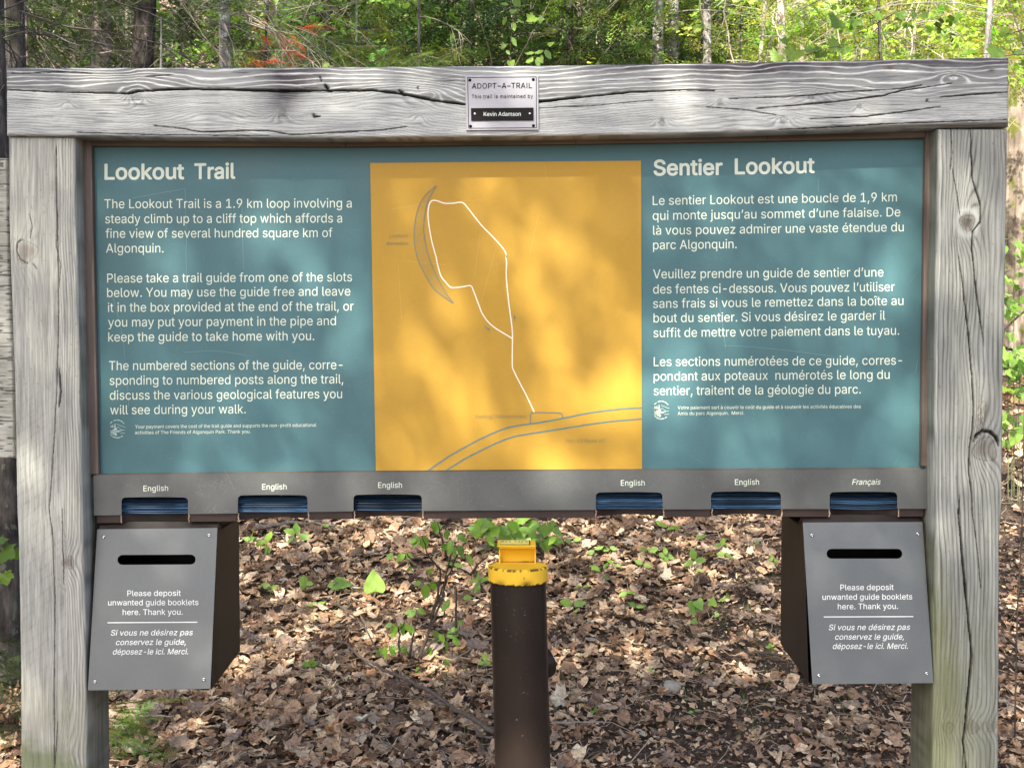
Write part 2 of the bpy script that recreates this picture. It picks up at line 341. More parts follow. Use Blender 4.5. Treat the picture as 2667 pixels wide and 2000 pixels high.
q424;372,-143 311,-143 311,59 306,59,302,51,295,42 287,31,278,21,267,12 252,4,238,-4,219,-8 195,-8,164,-8,136,0 111,16,87,32,68,55 55,84,41,114,34,149 34,189,34,229,41,263 55,293,69,322,88,345 112,361,136,376,164,384 196,384,219,384,238,381 253,373,268,365,279,356 287,346,296,336,302,327 307,319 313,319 313,379 372,379;205,47,227,47,247,53 263,65,279,77,291,94 299,115,308,136,312,161 312,189,312,217,308,242 300,263,292,284,279,300 263,312,247,324,228,330 205,330,181,330,161,324 145,311,129,299,116,282 108,261,100,240,96,216 96,189,96,162,100,138 109,117,117,95,129,78 145,66,161,53,181,47
r259;53,0 53,379 112,379 112,321 115,321,122,340,135,355 152,367,170,379,190,385 213,385 229,384,235,384,240,384 243,384 243,322,242,323,237,323 230,324 207,326,189,326,173,322 159,315,145,307,134,297 126,284,118,270,114,255 114,237 114,0
s365;182,-8,156,-8,133,-4 112,3,92,11,75,23 62,38,49,53,40,72 36,94 94,107,99,86,109,70 124,60,139,50,158,45 181,45,208,45,229,51 244,62,260,74,268,87 268,103,268,116,263,127 254,136,245,144,231,151 212,155 149,170,115,178,89,191 72,208,55,225,47,247 47,274,47,296,53,315 65,332,77,348,94,361 115,370,136,380,160,384 187,384,213,384,235,380 254,372,272,365,287,353 299,339,310,325,319,309 324,290 268,277,263,292,255,304 243,316,230,327,212,333 187,333,165,333,146,327 131,317,116,306,109,293 109,277,109,263,114,252 124,243,134,235,150,228 172,223 229,209,264,201,290,188 306,171,323,154,331,133 331,107,331,84,325,64 312,47,300,30,282,16 260,6,237,-3,211,-8
t227;204,379 204,327 6,327 6,379;65,471 126,471 126,98,126,81,129,69 136,61,143,54,154,50 170,50 185,51 202,54 213,2 192,-3 168,-4,136,-4,110,4 92,21,74,38,65,62 65,93
u410;182,-5,157,-5,134,0 115,11,95,21,80,37 69,59,58,80,53,107 53,139 53,379 114,379 114,144,114,114,121,91 137,75,152,58,173,50 200,50,218,50,235,54 249,62,264,70,275,81 283,97,292,112,296,131 296,153 296,379 357,379 357,0 298,0 298,92 307,92,295,57,279,32 257,17,235,2,211,-5
v389;163,0 17,379 84,379 195,75 305,379 371,379 226,0
w567;138,0 23,379 87,379 170,85 252,379 316,379 397,85 480,379 545,379 429,0 368,0 284,290 199,0
x379;21,0 165,192 29,379 100,379 190,242 282,379 352,379 218,192 358,0 287,0 190,140 91,0
y389;47,-139 61,-86 71,-87,83,-90,94,-91 104,-89,114,-87,122,-82 130,-74,138,-66,145,-53 151,-36 163,-1 17,379 84,379 195,75 305,379 371,379 204,-58,196,-78,187,-94 177,-107,166,-120,153,-129 139,-136,125,-142,109,-145 91,-145,81,-145,72,-144 65,-143,57,-142,51,-140
z380;42,0 42,46 254,320 254,323 48,323 48,379 333,379 333,331 126,60 126,56 339,56 339,0
à389;160,-9,136,-9,114,-4 94,5,75,14,59,27 48,45,36,62,30,83 30,108,30,130,35,147 43,161,52,175,63,185 78,193,92,201,108,207 125,211 178,220,201,223,219,225 234,227,248,228,258,231 265,235,272,239,276,245 276,255 276,257,276,272,273,286 267,297,261,308,252,316 240,322,228,328,213,331 196,331,178,331,162,328 149,322,136,317,126,309 118,301,110,292,104,283 100,274 41,291,50,314,62,332 79,346,95,360,113,369 133,375,153,381,173,384 194,384,208,384,223,383 239,379,255,376,271,370 286,360,301,351,313,338 322,320,332,303,337,280 337,251 337,0 277,0 277,52 272,52,268,43,261,34 252,25,243,15,230,7 215,1,200,-5,182,-9;170,45,193,45,212,50 228,59,243,68,255,79 263,93,271,107,276,122 276,138 276,190,273,187,268,184 259,182,251,180,242,178 231,176 200,171,190,170,182,169 175,168 134,159,121,154,111,148 103,139,96,131,92,119 92,105,92,92,95,81 102,72,109,63,118,57 130,52,142,48,155,45;165,429 99,529 168,529 215,429
ç396;207,-8,173,-8,143,0 117,16,91,33,71,56 56,85,41,114,34,149 34,187,34,227,41,262 56,291,71,321,91,343 117,360,143,376,173,384 207,384,226,384,243,382 260,377,276,372,292,365 305,356,319,347,330,335 340,322,350,309,357,294 362,277 303,262,300,272,296,281 290,289,285,297,278,305 270,311,262,317,253,322 242,325,232,328,220,330 207,330,182,330,161,323 145,310,129,297,116,280 108,258,100,237,96,213 96,187,96,162,100,139 108,117,116,96,129,79 145,66,161,53,182,46 207,46,220,46,232,48 243,52,253,55,263,60 271,66,279,72,286,80 292,89 304,117 363,102,358,85,351,70 341,56,332,43,320,31 306,21,293,12,277,4 261,-1,244,-6,226,-8;169,-143 169,-107 210,-107,222,-107,231,-105 236,-102,241,-99,243,-93 243,-84,243,-76,241,-70 236,-67,231,-64,222,-62 210,-62 182,-62 192,16 224,16 224,0 224,-29,246,-30,263,-35 273,-44,284,-53,289,-66 289,-85,289,-105,282,-119 270,-129,257,-138,237,-143 210,-143
è404;212,-8,175,-8,143,0 117,16,90,33,70,56 56,85,41,114,34,148 34,187,34,226,41,260 55,290,69,319,89,343 115,359,141,376,171,384 205,384,226,384,246,381 266,374,285,367,303,356 319,341,335,326,348,306 357,282,366,258,371,228 371,194 371,169 96,169,97,148,101,126 110,106,120,87,134,72 151,61,168,51,189,46 212,46,228,46,241,48 254,53,266,57,277,64 285,73,294,82,301,93 306,105 365,91,359,71,349,54 335,39,321,24,303,13 283,4,262,-4,238,-8;310,221,309,236,306,249 298,269,290,288,278,303 263,314,247,325,228,330 205,330,182,330,163,325 146,313,130,302,118,288 109,270,101,251,97,238 96,221;180,429 114,529 182,529 230,429
é404;212,-8,175,-8,143,0 117,16,90,33,70,56 56,85,41,114,34,148 34,187,34,226,41,260 55,290,69,319,89,343 115,359,141,376,171,384 205,384,226,384,246,381 266,374,285,367,303,356 319,341,335,326,348,306 357,282,366,258,371,228 371,194 371,169 96,169,97,148,101,126 110,106,120,87,134,72 151,61,168,51,189,46 212,46,228,46,241,48 254,53,266,57,277,64 285,73,294,82,301,93 306,105 365,91,359,71,349,54 335,39,321,24,303,13 283,4,262,-4,238,-8;310,221,309,236,306,249 298,269,290,288,278,303 263,314,247,325,228,330 205,330,182,330,163,325 146,313,130,302,118,288 109,270,101,251,97,238 96,221;177,429 225,529 293,529 227,429
î167;53,0 53,379 114,379 114,0;34,435 -26,435 -26,438 54,529 112,529 193,438 193,435 132,435 83,495
û410;182,-5,157,-5,134,0 115,11,95,21,80,37 69,59,58,80,53,107 53,139 53,379 114,379 114,144,114,114,121,91 137,75,152,58,173,50 200,50,218,50,235,54 249,62,264,70,275,81 283,97,292,112,296,131 296,153 296,379 357,379 357,0 298,0 298,92 307,92,295,57,279,32 257,17,235,2,211,-5;156,435 96,435 96,438 176,529 234,529 314,438 314,435 253,435 205,495
’177;52,318 82,509 151,509 98,318
 187;'''
M = {}
M['wood'] = attr_mat('weathered_wood', 0.85, 0.15, 90, (0.66, 1.0), (0.06, 1, 1), bmp=0.45)
M['wood_v'] = attr_mat('weathered_wood_upright', 0.85, 0.15, 90, (0.66, 1.02), (1, 1, 0.05), bmp=0.45)
M['trim'] = plain('brown_trim_wood', (0.15, 0.115, 0.09), 0.8, 0.2, var=(60, .55, 1.3, (0.05, 1, 1)), bmp=.3)
M['trim_v'] = plain('brown_trim_wood_upright', (0.15, 0.115, 0.10), 0.8, 0.2, var=(60, .5, 1.3, (1, 1, 0.05)), bmp=.3)
M['shelf'] = plain('brown_painted_shelf', (0.034, 0.019, 0.015), 0.5, 0.4, var=(20, .7, 1.4))
M['raw'] = plain('bare_plywood', (0.5, 0.38, 0.29), 0.8, 0.2, var=(200, .5, 1.1))
M['box'] = plain('dark_brown_box_paint', (0.013, 0.008, 0.0065), 0.5, 0.25, var=(14, .7, 1.5))
M['screw'] = plain('bright_screw_steel', (0.6, 0.6, 0.6), 0.22, 0.5, 1.0)
M['dark'] = plain('black_print', (0.008, 0.007, 0.009), 0.7, 0.1)
M['ink'] = plain('off_white_print', (0.66, 0.72, 0.60), 0.5, 0.3)
M['inkw'] = plain('white_print', (0.75, 0.76, 0.74), 0.5, 0.3)
M['trail'] = plain('cream_map_line', (0.84, 0.77, 0.60), 0.5, 0.3)
M['mapblue'] = plain('blue_grey_map_line', (0.08, 0.19, 0.215), 0.5, 0.3)
M['maptext'] = plain('faded_map_print', (0.26, 0.21, 0.09), 0.5, 0.3)
M['logo'] = plain('faded_emblem_print', (0.42, 0.55, 0.53), 0.5, 0.3)

def scratch_layer(nt, vec, scale, thr, seed):
    """thin pale hairline scratches: a narrow contour of a stretched noise, broken by a second one"""
    mp = N(nt, 'ShaderNodeMapping'); mp.inputs['Rotation'].default_value = (0, seed, 0.0)
    mp.inputs['Scale'].default_value = (1, 1, 0.16); mp.inputs['Location'].default_value = (seed * 3, seed, 0)
    nt.links.new(vec, mp.inputs['Vector'])
    f = noise(nt, mp.outputs['Vector'], scale, 2, 0.4)
    g = noise(nt, vec, scale * 0.35, 2, 0.5)
    a = N(nt, 'ShaderNodeMath', operation='SUBTRACT'); nt.links.new(f, a.inputs[0]); a.inputs[1].default_value = 0.5
    b = N(nt, 'ShaderNodeMath', operation='ABSOLUTE'); nt.links.new(a.outputs[0], b.inputs[0])
    c = N(nt, 'ShaderNodeMath', operation='LESS_THAN'); nt.links.new(b.outputs[0], c.inputs[0]); c.inputs[1].default_value = thr
    d = N(nt, 'ShaderNodeMath', operation='GREATER_THAN'); nt.links.new(g, d.inputs[0]); d.inputs[1].default_value = 0.55
    e = N(nt, 'ShaderNodeMath', operation='MULTIPLY'); nt.links.new(c.outputs[0], e.inputs[0]); nt.links.new(d.outputs[0], e.inputs[1])
    return e.outputs[0]

def panel_mat(name, col, scr, rough=0.42, spec=0.4, mott=(0.86, 1.12), metal=0.0, scr_amt=0.25, sscale=60):
    m, nt, b, out = nodemat(name)
    v = coords(nt, (1, 1, 1))
    big = noise(nt, v, 5, 5, 0.6)
    fine = noise(nt, v, 160, 3, 0.6)
    c = mult(nt, (*col,), ramp(nt, big, [(0.3, (mott[0],) * 3), (0.72, (mott[1],) * 3)]))
    c = mult(nt, c, ramp(nt, fine, [(0.3, (0.975,) * 3), (0.7, (1.025,) * 3)]))
    for s in ((0.5, 1.9, 2.7) if scr_amt > 0.08 else ()):
        f = scratch_layer(nt, v, sscale, 0.012, s)
        mm = N(nt, 'ShaderNodeMath', operation='MULTIPLY'); nt.links.new(f, mm.inputs[0]); mm.inputs[1].default_value = scr_amt
        mx = N(nt, 'ShaderNodeMix'); mx.data_type = 'RGBA'; nt.links.new(mm.outputs[0], mx.inputs[0]); nt.links.new(c, mx.inputs[6]); mx.inputs[7].default_value = (*scr, 1)
        c = mx.outputs[2]
    nt.links.new(c, b.inputs['Base Color'])
    r = ramp(nt, big, [(0.3, (rough * 0.85,) * 3), (0.7, (rough * 1.25,) * 3)])
    nt.links.new(r, b.inputs['Roughness'])
    b.inputs['Specular IOR Level'].default_value = spec; b.inputs['Metallic'].default_value = metal
    return m
M['teal'] = panel_mat('teal_panel_paint', (0.062, 0.148, 0.163), (0.45, 0.6, 0.6), 0.5, 0.35, (0.88, 1.12), scr_amt=0.0)
M['yellow'] = panel_mat('yellow_map_paint', (0.47, 0.268, 0.033), (0.75, 0.6, 0.25), 0.55, 0.3, (0.96, 1.04), scr_amt=0.0)
M['grey'] = panel_mat('scratched_grey_metal', (0.108, 0.113, 0.11), (0.4, 0.4, 0.4), 0.42, 0.5, (0.84, 1.16), 0.25, 0.0, 150)
M['plate'] = panel_mat('dark_grey_plate', (0.108, 0.115, 0.116), (0.3, 0.3, 0.3), 0.34, 0.5, (0.86, 1.14), 0.15, 0.06, 20)
M['plaque'] = panel_mat('pale_grey_plaque', (0.42, 0.41, 0.44), (0.7, 0.7, 0.7), 0.45, 0.4, (0.95, 1.05), 0.0, 0.05, 20)
M['blackplate'] = panel_mat('black_name_strip', (0.012, 0.010, 0.010), (0.3, 0.3, 0.3), 0.6, 0.15, (0.9, 1.1), 0, 0.0, 60)

def chip_mat(name, col, chip, edge_lo=0.0, scale=28, thr=0.67, rough=0.4):
    m, nt, b, out = nodemat(name)
    v = coords(nt)
    f = noise(nt, v, scale, 6, 0.62)
    big = noise(nt, v, 9, 3)
    c = mult(nt, (*col,), ramp(nt, big, [(0.3, (0.82,) * 3), (0.7, (1.1,) * 3)]))
    k = ramp(nt, f, [(thr, (0, 0, 0)), (thr + 0.015, (1, 1, 1))])
    mx = N(nt, 'ShaderNodeMix'); mx.data_type = 'RGBA'; nt.links.new(k, mx.inputs[0]); nt.links.new(c, mx.inputs[6]); mx.inputs[7].default_value = (*chip, 1)
    at = N(nt, 'ShaderNodeAttribute', attribute_name='Col')
    nt.links.new(mult(nt, mx.outputs[2], at.outputs['Color']), b.inputs['Base Color'])
    b.inputs['Roughness'].default_value = rough; b.inputs['Specular IOR Level'].default_value = 0.25
    return m
M['pipe_y'] = chip_mat('yellow_pipe_paint', (0.82, 0.50, 0.035), (0.04, 0.025, 0.02), scale=40, thr=0.70, rough=.6)
M['pipe_b'] = chip_mat('brown_pipe_paint', (0.022, 0.015, 0.012), (0.11, 0.10, 0.11), scale=120, thr=0.67, rough=0.36)
M['book'] = attr_mat('blue_booklet_cover', 0.4, 0.4)
M['leaf'] = attr_mat('green_leaf', 0.45, 0.4, 60, (0.85, 1.15), trans=0.42)
M['needle'] = attr_mat('conifer_needle', 0.5, 0.35, trans=0.38)
M['litter'] = attr_mat('dead_leaf_litter', 0.75, 0.25, 70, (0.68, 1.3), trans=0.12)
M['twig'] = attr_mat('dry_twig', 0.85, 0.15, 60, (0.7, 1.2))

def bark_mat(name, c1, c2, c3, scale=18, stretch=(1, 1, 0.3), patch=None):
    m, nt, b, out = nodemat(name)
    v = coords(nt, stretch)
    f = noise(nt, v, scale, 8, 0.68)
    c = ramp(nt, f, [(0.30, c1), (0.5, c2), (0.68, c3)])
    if patch:
        g = noise(nt, coords(nt, (1, 1, 0.8)), patch[1], 5, 0.6)
        k = ramp(nt, g, [(patch[2], (0, 0, 0)), (patch[2] + 0.04, (1, 1, 1))])
        mx = N(nt, 'ShaderNodeMix'); mx.data_type = 'RGBA'; nt.links.new(k, mx.inputs[0]); nt.links.new(c, mx.inputs[6]); mx.inputs[7].default_value = (*patch[0], 1)
        c = mx.outputs[2]
    nt.links.new(c, b.inputs['Base Color'])
    b.inputs['Roughness'].default_value = 0.9; b.inputs['Specular IOR Level'].default_value = 0.15
    bump(nt, b, f, 0.9, 0.012)
    return m
M['bark_dark'] = bark_mat('dark_bark', (0.02, 0.017, 0.015), (0.06, 0.052, 0.048), (0.13, 0.115, 0.105), 22, patch=((0.12, 0.13, 0.10), 14, 0.58))
M['bark_black'] = bark_mat('blackish_bark', (0.012, 0.01, 0.009), (0.035, 0.028, 0.025), (0.09, 0.075, 0.065), 30)
M['bark_pink'] = bark_mat('pinkish_birch_bark', (0.10, 0.075, 0.065), (0.27, 0.215, 0.19), (0.38, 0.32, 0.29), 14, (0.5, 0.5, 2.2), patch=((0.045, 0.03, 0.026), 11, 0.60))
M['bark_lichen'] = bark_mat('grey_bark_with_lichen', (0.10, 0.085, 0.075), (0.25, 0.23, 0.21), (0.36, 0.34, 0.31), 26, (1, 1, 0.7), patch=((0.52, 0.52, 0.47), 34, 0.56))
M['bark_pale'] = bark_mat('pale_bark', (0.20, 0.16, 0.12), (0.42, 0.36, 0.29), (0.56, 0.5, 0.42), 16, (1, 1, 0.6), patch=((0.14, 0.10, 0.08), 15, 0.62))
M['bark_maple'] = bark_mat('furrowed_maple_bark', (0.05, 0.038, 0.03), (0.24, 0.19, 0.15), (0.48, 0.41, 0.34), 13, (1, 1, 0.14), patch=((0.13, 0.14, 0.03), 4, 0.57))
M['snag'] = bark_mat('bare_snag_wood', (0.2, 0.2, 0.17), (0.33, 0.33, 0.29), (0.42, 0.41, 0.37), 20, (1, 1, .3))

def ground_mat():
    m, nt, b, out = nodemat('forest_floor')
    v = coords(nt)
    vo = N(nt, 'ShaderNodeTexVoronoi'); vo.inputs['Scale'].default_value = 16; nt.links.new(v, vo.inputs['Vector'])
    sep = N(nt, 'ShaderNodeSeparateColor'); nt.links.new(vo.outputs['Color'], sep.inputs[0])
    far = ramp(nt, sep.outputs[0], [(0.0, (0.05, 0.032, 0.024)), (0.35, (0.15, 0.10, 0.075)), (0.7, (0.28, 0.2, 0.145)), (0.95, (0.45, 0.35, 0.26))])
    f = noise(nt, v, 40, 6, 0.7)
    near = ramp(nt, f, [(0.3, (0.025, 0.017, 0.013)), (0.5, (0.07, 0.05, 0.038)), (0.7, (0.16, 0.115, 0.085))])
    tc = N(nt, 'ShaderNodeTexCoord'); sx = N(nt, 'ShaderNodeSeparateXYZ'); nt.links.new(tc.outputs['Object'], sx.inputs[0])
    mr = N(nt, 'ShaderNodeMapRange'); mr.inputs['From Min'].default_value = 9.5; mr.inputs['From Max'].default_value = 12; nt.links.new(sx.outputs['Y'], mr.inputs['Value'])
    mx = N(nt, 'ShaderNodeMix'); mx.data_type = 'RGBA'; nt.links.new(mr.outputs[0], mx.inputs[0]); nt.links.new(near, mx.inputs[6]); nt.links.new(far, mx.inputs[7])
    g = noise(nt, v, 1.3, 3, 0.5)
    gr = ramp(nt, g, [(0.55, (0, 0, 0)), (0.66, (1, 1, 1))])
    k = N(nt, 'ShaderNodeMath', operation='MULTIPLY'); nt.links.new(gr, k.inputs[0]); nt.links.new(mr.outputs[0], k.inputs[1])
    k2 = N(nt, 'ShaderNodeMath', operation='MULTIPLY'); nt.links.new(k.outputs[0], k2.inputs[0]); k2.inputs[1].default_value = 0.75
    mg = N(nt, 'ShaderNodeMix'); mg.data_type = 'RGBA'; nt.links.new(k2.outputs[0], mg.inputs[0]); nt.links.new(mx.outputs[2], mg.inputs[6]); mg.inputs[7].default_value = (0.10, 0.17, 0.035, 1)
    nt.links.new(mg.outputs[2], b.inputs['Base Color'])
    b.inputs['Roughness'].default_value = 0.95; b.inputs['Specular IOR Level'].default_value = 0.1
    bump(nt, b, f, 1.0, 0.01)
    return m
M['ground'] = ground_mat()
# ------------------------------------------------------------------ lettering
GLYPH = {}
for _l in FONT.split('\n'):
    if not _l: continue
    _ch, _r = _l[0], _l[1:]
    _p = _r.split(';')
    GLYPH[_ch] = (int(_p[0]), [[list(map(int, q.split(','))) for q in s.split(' ')] for s in _p[1:] if s])
CAPH = 509.0

def curve_fill(polys, res=3):
    """fill closed outlines (with holes); a point is (x, y) or (x, y, out handle, in handle of the next point)"""
    cu = bpy.data.curves.new('outline', 'CURVE'); cu.dimensions = '2D'; cu.fill_mode = 'BOTH'; cu.resolution_u = res
    for pts in polys:
        sp = cu.splines.new('BEZIER'); n = len(pts)
        sp.bezier_points.add(n - 1); sp.use_cyclic_u = True
        for i, p in enumerate(pts):
            bp = sp.bezier_points[i]; bp.handle_left_type = bp.handle_right_type = 'FREE'
            bp.co = (p[0], p[1], 0)
        for i, p in enumerate(pts):
            j = (i + 1) % n; q = pts[j]
            if len(p) == 6: h1 = p[2:4]; h2 = p[4:6]
            else: h1 = (p[0] * 2 / 3 + q[0] / 3, p[1] * 2 / 3 + q[1] / 3); h2 = (p[0] / 3 + q[0] * 2 / 3, p[1] / 3 + q[1] * 2 / 3)
            sp.bezier_points[i].handle_right = (*h1, 0); sp.bezier_points[j].handle_left = (*h2, 0)
    ob = bpy.data.objects.new('outline', cu); COL.objects.link(ob)
    bpy.context.view_layer.update()
    me = bpy.data.meshes.new_from_object(ob.evaluated_get(bpy.context.evaluated_depsgraph_get()))
    bpy.data.objects.remove(ob); bpy.data.curves.remove(cu)
    return me

def mesh_arrays(me):
    V = np.empty(len(me.vertices) * 3); me.vertices.foreach_get('co', V); V = V.reshape(-1, 3)
    me.calc_loop_triangles()
    T = np.empty(len(me.loop_triangles) * 3, np.int32); me.loop_triangles.foreach_get('vertices', T); T = T.reshape(-1, 3)
    bpy.data.meshes.remove(me)
    return V, T

def text_arrays(body, bold=0.0, res=3, track=0.0):
    layers = {}; x = 0.0
    area = lambda s: sum(s[i][0] * s[(i + 1) % len(s)][1] - s[(i + 1) % len(s)][0] * s[i][1] for i in range(len(s)))
    def inside(p, s):
        c = False
        for i in range(len(s)):
            (x1, y1), (x2, y2) = s[i][:2], s[i - 1][:2]
            if (y1 > p[1]) != (y2 > p[1]) and p[0] < (x2 - x1) * (p[1] - y1) / (y2 - y1) + x1: c = not c
        return c
    for ch in body:
        adv, sps = GLYPH[ch]
        big = max(sps, key=lambda s: abs(area(s))) if sps else None
        outs = [s for s in sps if area(s) * area(big) > 0]
        for s in sps:
            if s in outs: k = outs.index(s)
            else: k = next((i for i, q in enumerate(outs) if inside(s[0], q)), 0)
            layers.setdefault(k, []).append([[v + x if i % 2 == 0 else v for i, v in enumerate(p)] for p in s])
        x += adv + track
    Vs, Ts, Ls, n = [], [], [], 0
    shifts = [(0, 0)] if bold <= 0 else [(math.cos(q) * bold, math.sin(q) * bold) for q in np.arange(0.3, 6.2, math.pi / (4 if bold > .01 else 2))]
    for k, polys in layers.items():
        V0, T0 = mesh_arrays(curve_fill([[tuple(v / 1000 for v in p) for p in s] for s in polys], res))
        for j, (sx, sy) in enumerate(shifts):
            V = V0.copy(); V[:, 0] += sx; V[:, 1] += sy
            Vs.append(V); Ts.append(T0 + n); Ls.append(np.full(len(V), k * len(shifts) + j)); n += len(V)
    V = np.concatenate(Vs) * 1000; T = np.concatenate(Ts)
    w0, w1 = V[:, 0].min(), V[:, 0].max()
    V[:, 0] = (V[:, 0] - w0) / (w1 - w0)
    V[:, 1] = V[:, 1] / CAPH
    return V, T, np.concatenate(Ls)

def planef(Y, out=0.0):
    return lambda px, py, o=0.0: P(px, py, Y - out - o)

def quadf(tl, tr, br, bl, p3):
    """plane through three given world points; a pixel is carried onto it along its sight line"""
    a, b, c = (np.asarray(q, float) for q in p3)
    n = np.cross(b - a, c - a); n /= np.linalg.norm(n)
    if n[1] > 0: n = -n
    def f(px, py, o=0.0):
        d = P(px, py, 1.0) - np.array([0, 0, EYE])
        org = np.array([0, 0, EYE])
        t = ((a + n * o - org) @ n) / (d @ n)
        return org + d * np.asarray(t)[..., None]
    return f

def text_line(body, x0, y0, x1, y1, cap, pf, mat, parent, bold=0.0, shear=0.0, name='lettering', track=0.0, o=0.0009):
    V, T, lay = text_arrays(body, bold, 1 if cap < 12 else 2 if cap < 30 else 4, track)
    px = x0 + (x1 - x0) * V[:, 0] + shear * V[:, 1] * cap
    py = y0 + (y1 - y0) * V[:, 0] - cap * V[:, 1]
    W = pf(px, py, o)
    W[:, 1] -= 0.00006 * lay
    T = fix_facing(W, T)
    return meshobj(name, W, [T], mat, parent)

def fix_facing(W, T):
    a, b, c = W[T[:, 0]], W[T[:, 1]], W[T[:, 2]]
    ny = np.cross(b - a, c - a)[:, 1]
    T = T.copy(); f = ny > 0
    T[f] = T[f][:, ::-1]
    return T

def plate(name, polys, pf, thick, mat, parent, bev=0.0):
    """flat sheet with real thickness; polys = outline and holes in photograph pixels; pf gives its front face"""
    S = 0.001
    V, T = mesh_arrays(curve_fill([[(x * S, -y * S) for x, y in p] for p in polys]))
    px, py = V[:, 0] / S, -V[:, 1] / S
    Fr = pf(px, py, 0.0); Bk = pf(px, py, -thick)
    T = fix_facing(Fr, T)
    e = {}
    for t in T:
        for i in range(3):
            a, b = int(t[i]), int(t[(i + 1) % 3]); e[(a, b)] = e.get((a, b), 0) + 1
    Q = [(a, a + len(V), b + len(V), b) for (a, b) in e if (b, a) not in e]
    n = len(V)
    return meshobj(name, np.concatenate([Fr, Bk]), [np.concatenate([T, T[:, ::-1] + n]), np.array(Q)], mat, parent)

def poly_line(pts, w, pf, mat, parent, name, o=0.0012, closed=False):
    """flat painted line of width w pixels along a polyline"""
    p = np.array(pts, float)
    # resample smoothly (Catmull-Rom)
    q = []
    n = len(p)
    for i in range(n - 1):
        a, b, c, d = p[max(i - 1, 0)], p[i], p[i + 1], p[min(i + 2, n - 1)]
        for t in np.linspace(0, 1, 5)[:-1]:
            q.append(0.5 * ((2 * b) + (-a + c) * t + (2 * a - 5 * b + 4 * c - d) * t * t + (-a + 3 * b - 3 * c + d) * t ** 3))
    q.append(p[-1]); q = np.array(q)
    t = np.gradient(q, axis=0); t /= np.linalg.norm(t, axis=1)[:, None] + 1e-9
    nr = np.stack([-t[:, 1], t[:, 0]], 1) * w / 2
    V = np.concatenate([q + nr, q - nr]); m = len(q)
    i = np.arange(m - 1)
    W = pf(V[:, 0], V[:, 1], o)
    T = np.concatenate([np.stack([i, i + 1, i + m], 1), np.stack([i + 1, i + m + 1, i + m], 1)])
    return meshobj(name, W, [fix_facing(W, T)], mat, parent)

def seg_dist(u, w, pts):
    """distance to a polyline and the fraction along it"""
    best = np.full(np.shape(u), 1e9); tt = np.zeros(np.shape(u)); n = len(pts) - 1
    for i in range(n):
        (ax, ay), (bx, by) = pts[i], pts[i + 1]
        dx, dy = bx - ax, by - ay
        t = np.clip(((u - ax) * dx + (w - ay) * dy) / (dx * dx + dy * dy), 0, 1)
        d = np.hypot(u - ax - t * dx, w - ay - t * dy)
        k = d < best
        best = np.where(k, d, best); tt = np.where(k, (i + t) / n, tt)
    return best, tt

def cracks_field(u, w, cracks, seed):
    """depth in metres and darkness of the drying cracks; a crack is (points, width px, depth m)"""
    dep = np.zeros(np.shape(u)); dark = np.zeros(np.shape(u))
    jit = 1.4 * (fbm(u / 28, w / 28, seed, 3) - .5) + 1.0 * (vnoise(u / 5, w / 5, seed + 3) - .5)
    for pts, wd, dm in cracks:
        d, t = seg_dist(u + jit, w + jit, pts)
        prof = np.clip(np.minimum(t, 1 - t) * 7, 0.45, 1) * (0.7 + 0.6 * vnoise(t * 40, t * 3, seed + 5))
        k = smooth(1.5 - d / (np.maximum(wd * prof, 1.0)))
        dep = np.maximum(dep, dm * k); dark = np.maximum(dark, k)
    return dep, dark

def knots_field(u, w, knots):
    """ring bumps around knots; a knot is (x, y, ru, rw, swirl amplitude, heart radius, heart darkness)"""
    s = np.zeros(np.shape(u)); heart = np.zeros(np.shape(u))
    for x, y, ru, rw, amp, hr, hd in knots:
        q = ((u - x) / ru) ** 2 + ((w - y) / rw) ** 2
        s += amp * np.exp(-q)
        if hr:
            a = np.arctan2(w - y, u - x)
            d = np.hypot(u - x, w - y) * (1 + 0.12 * np.sin(3 * a + x))
            heart = np.maximum(heart, hd * smooth(1.35 - d / hr))
            heart = np.maximum(heart, 0.75 * np.exp(-((d - hr * 1.12) / (1.3)) ** 2) * (hd > .3))
    return s, heart

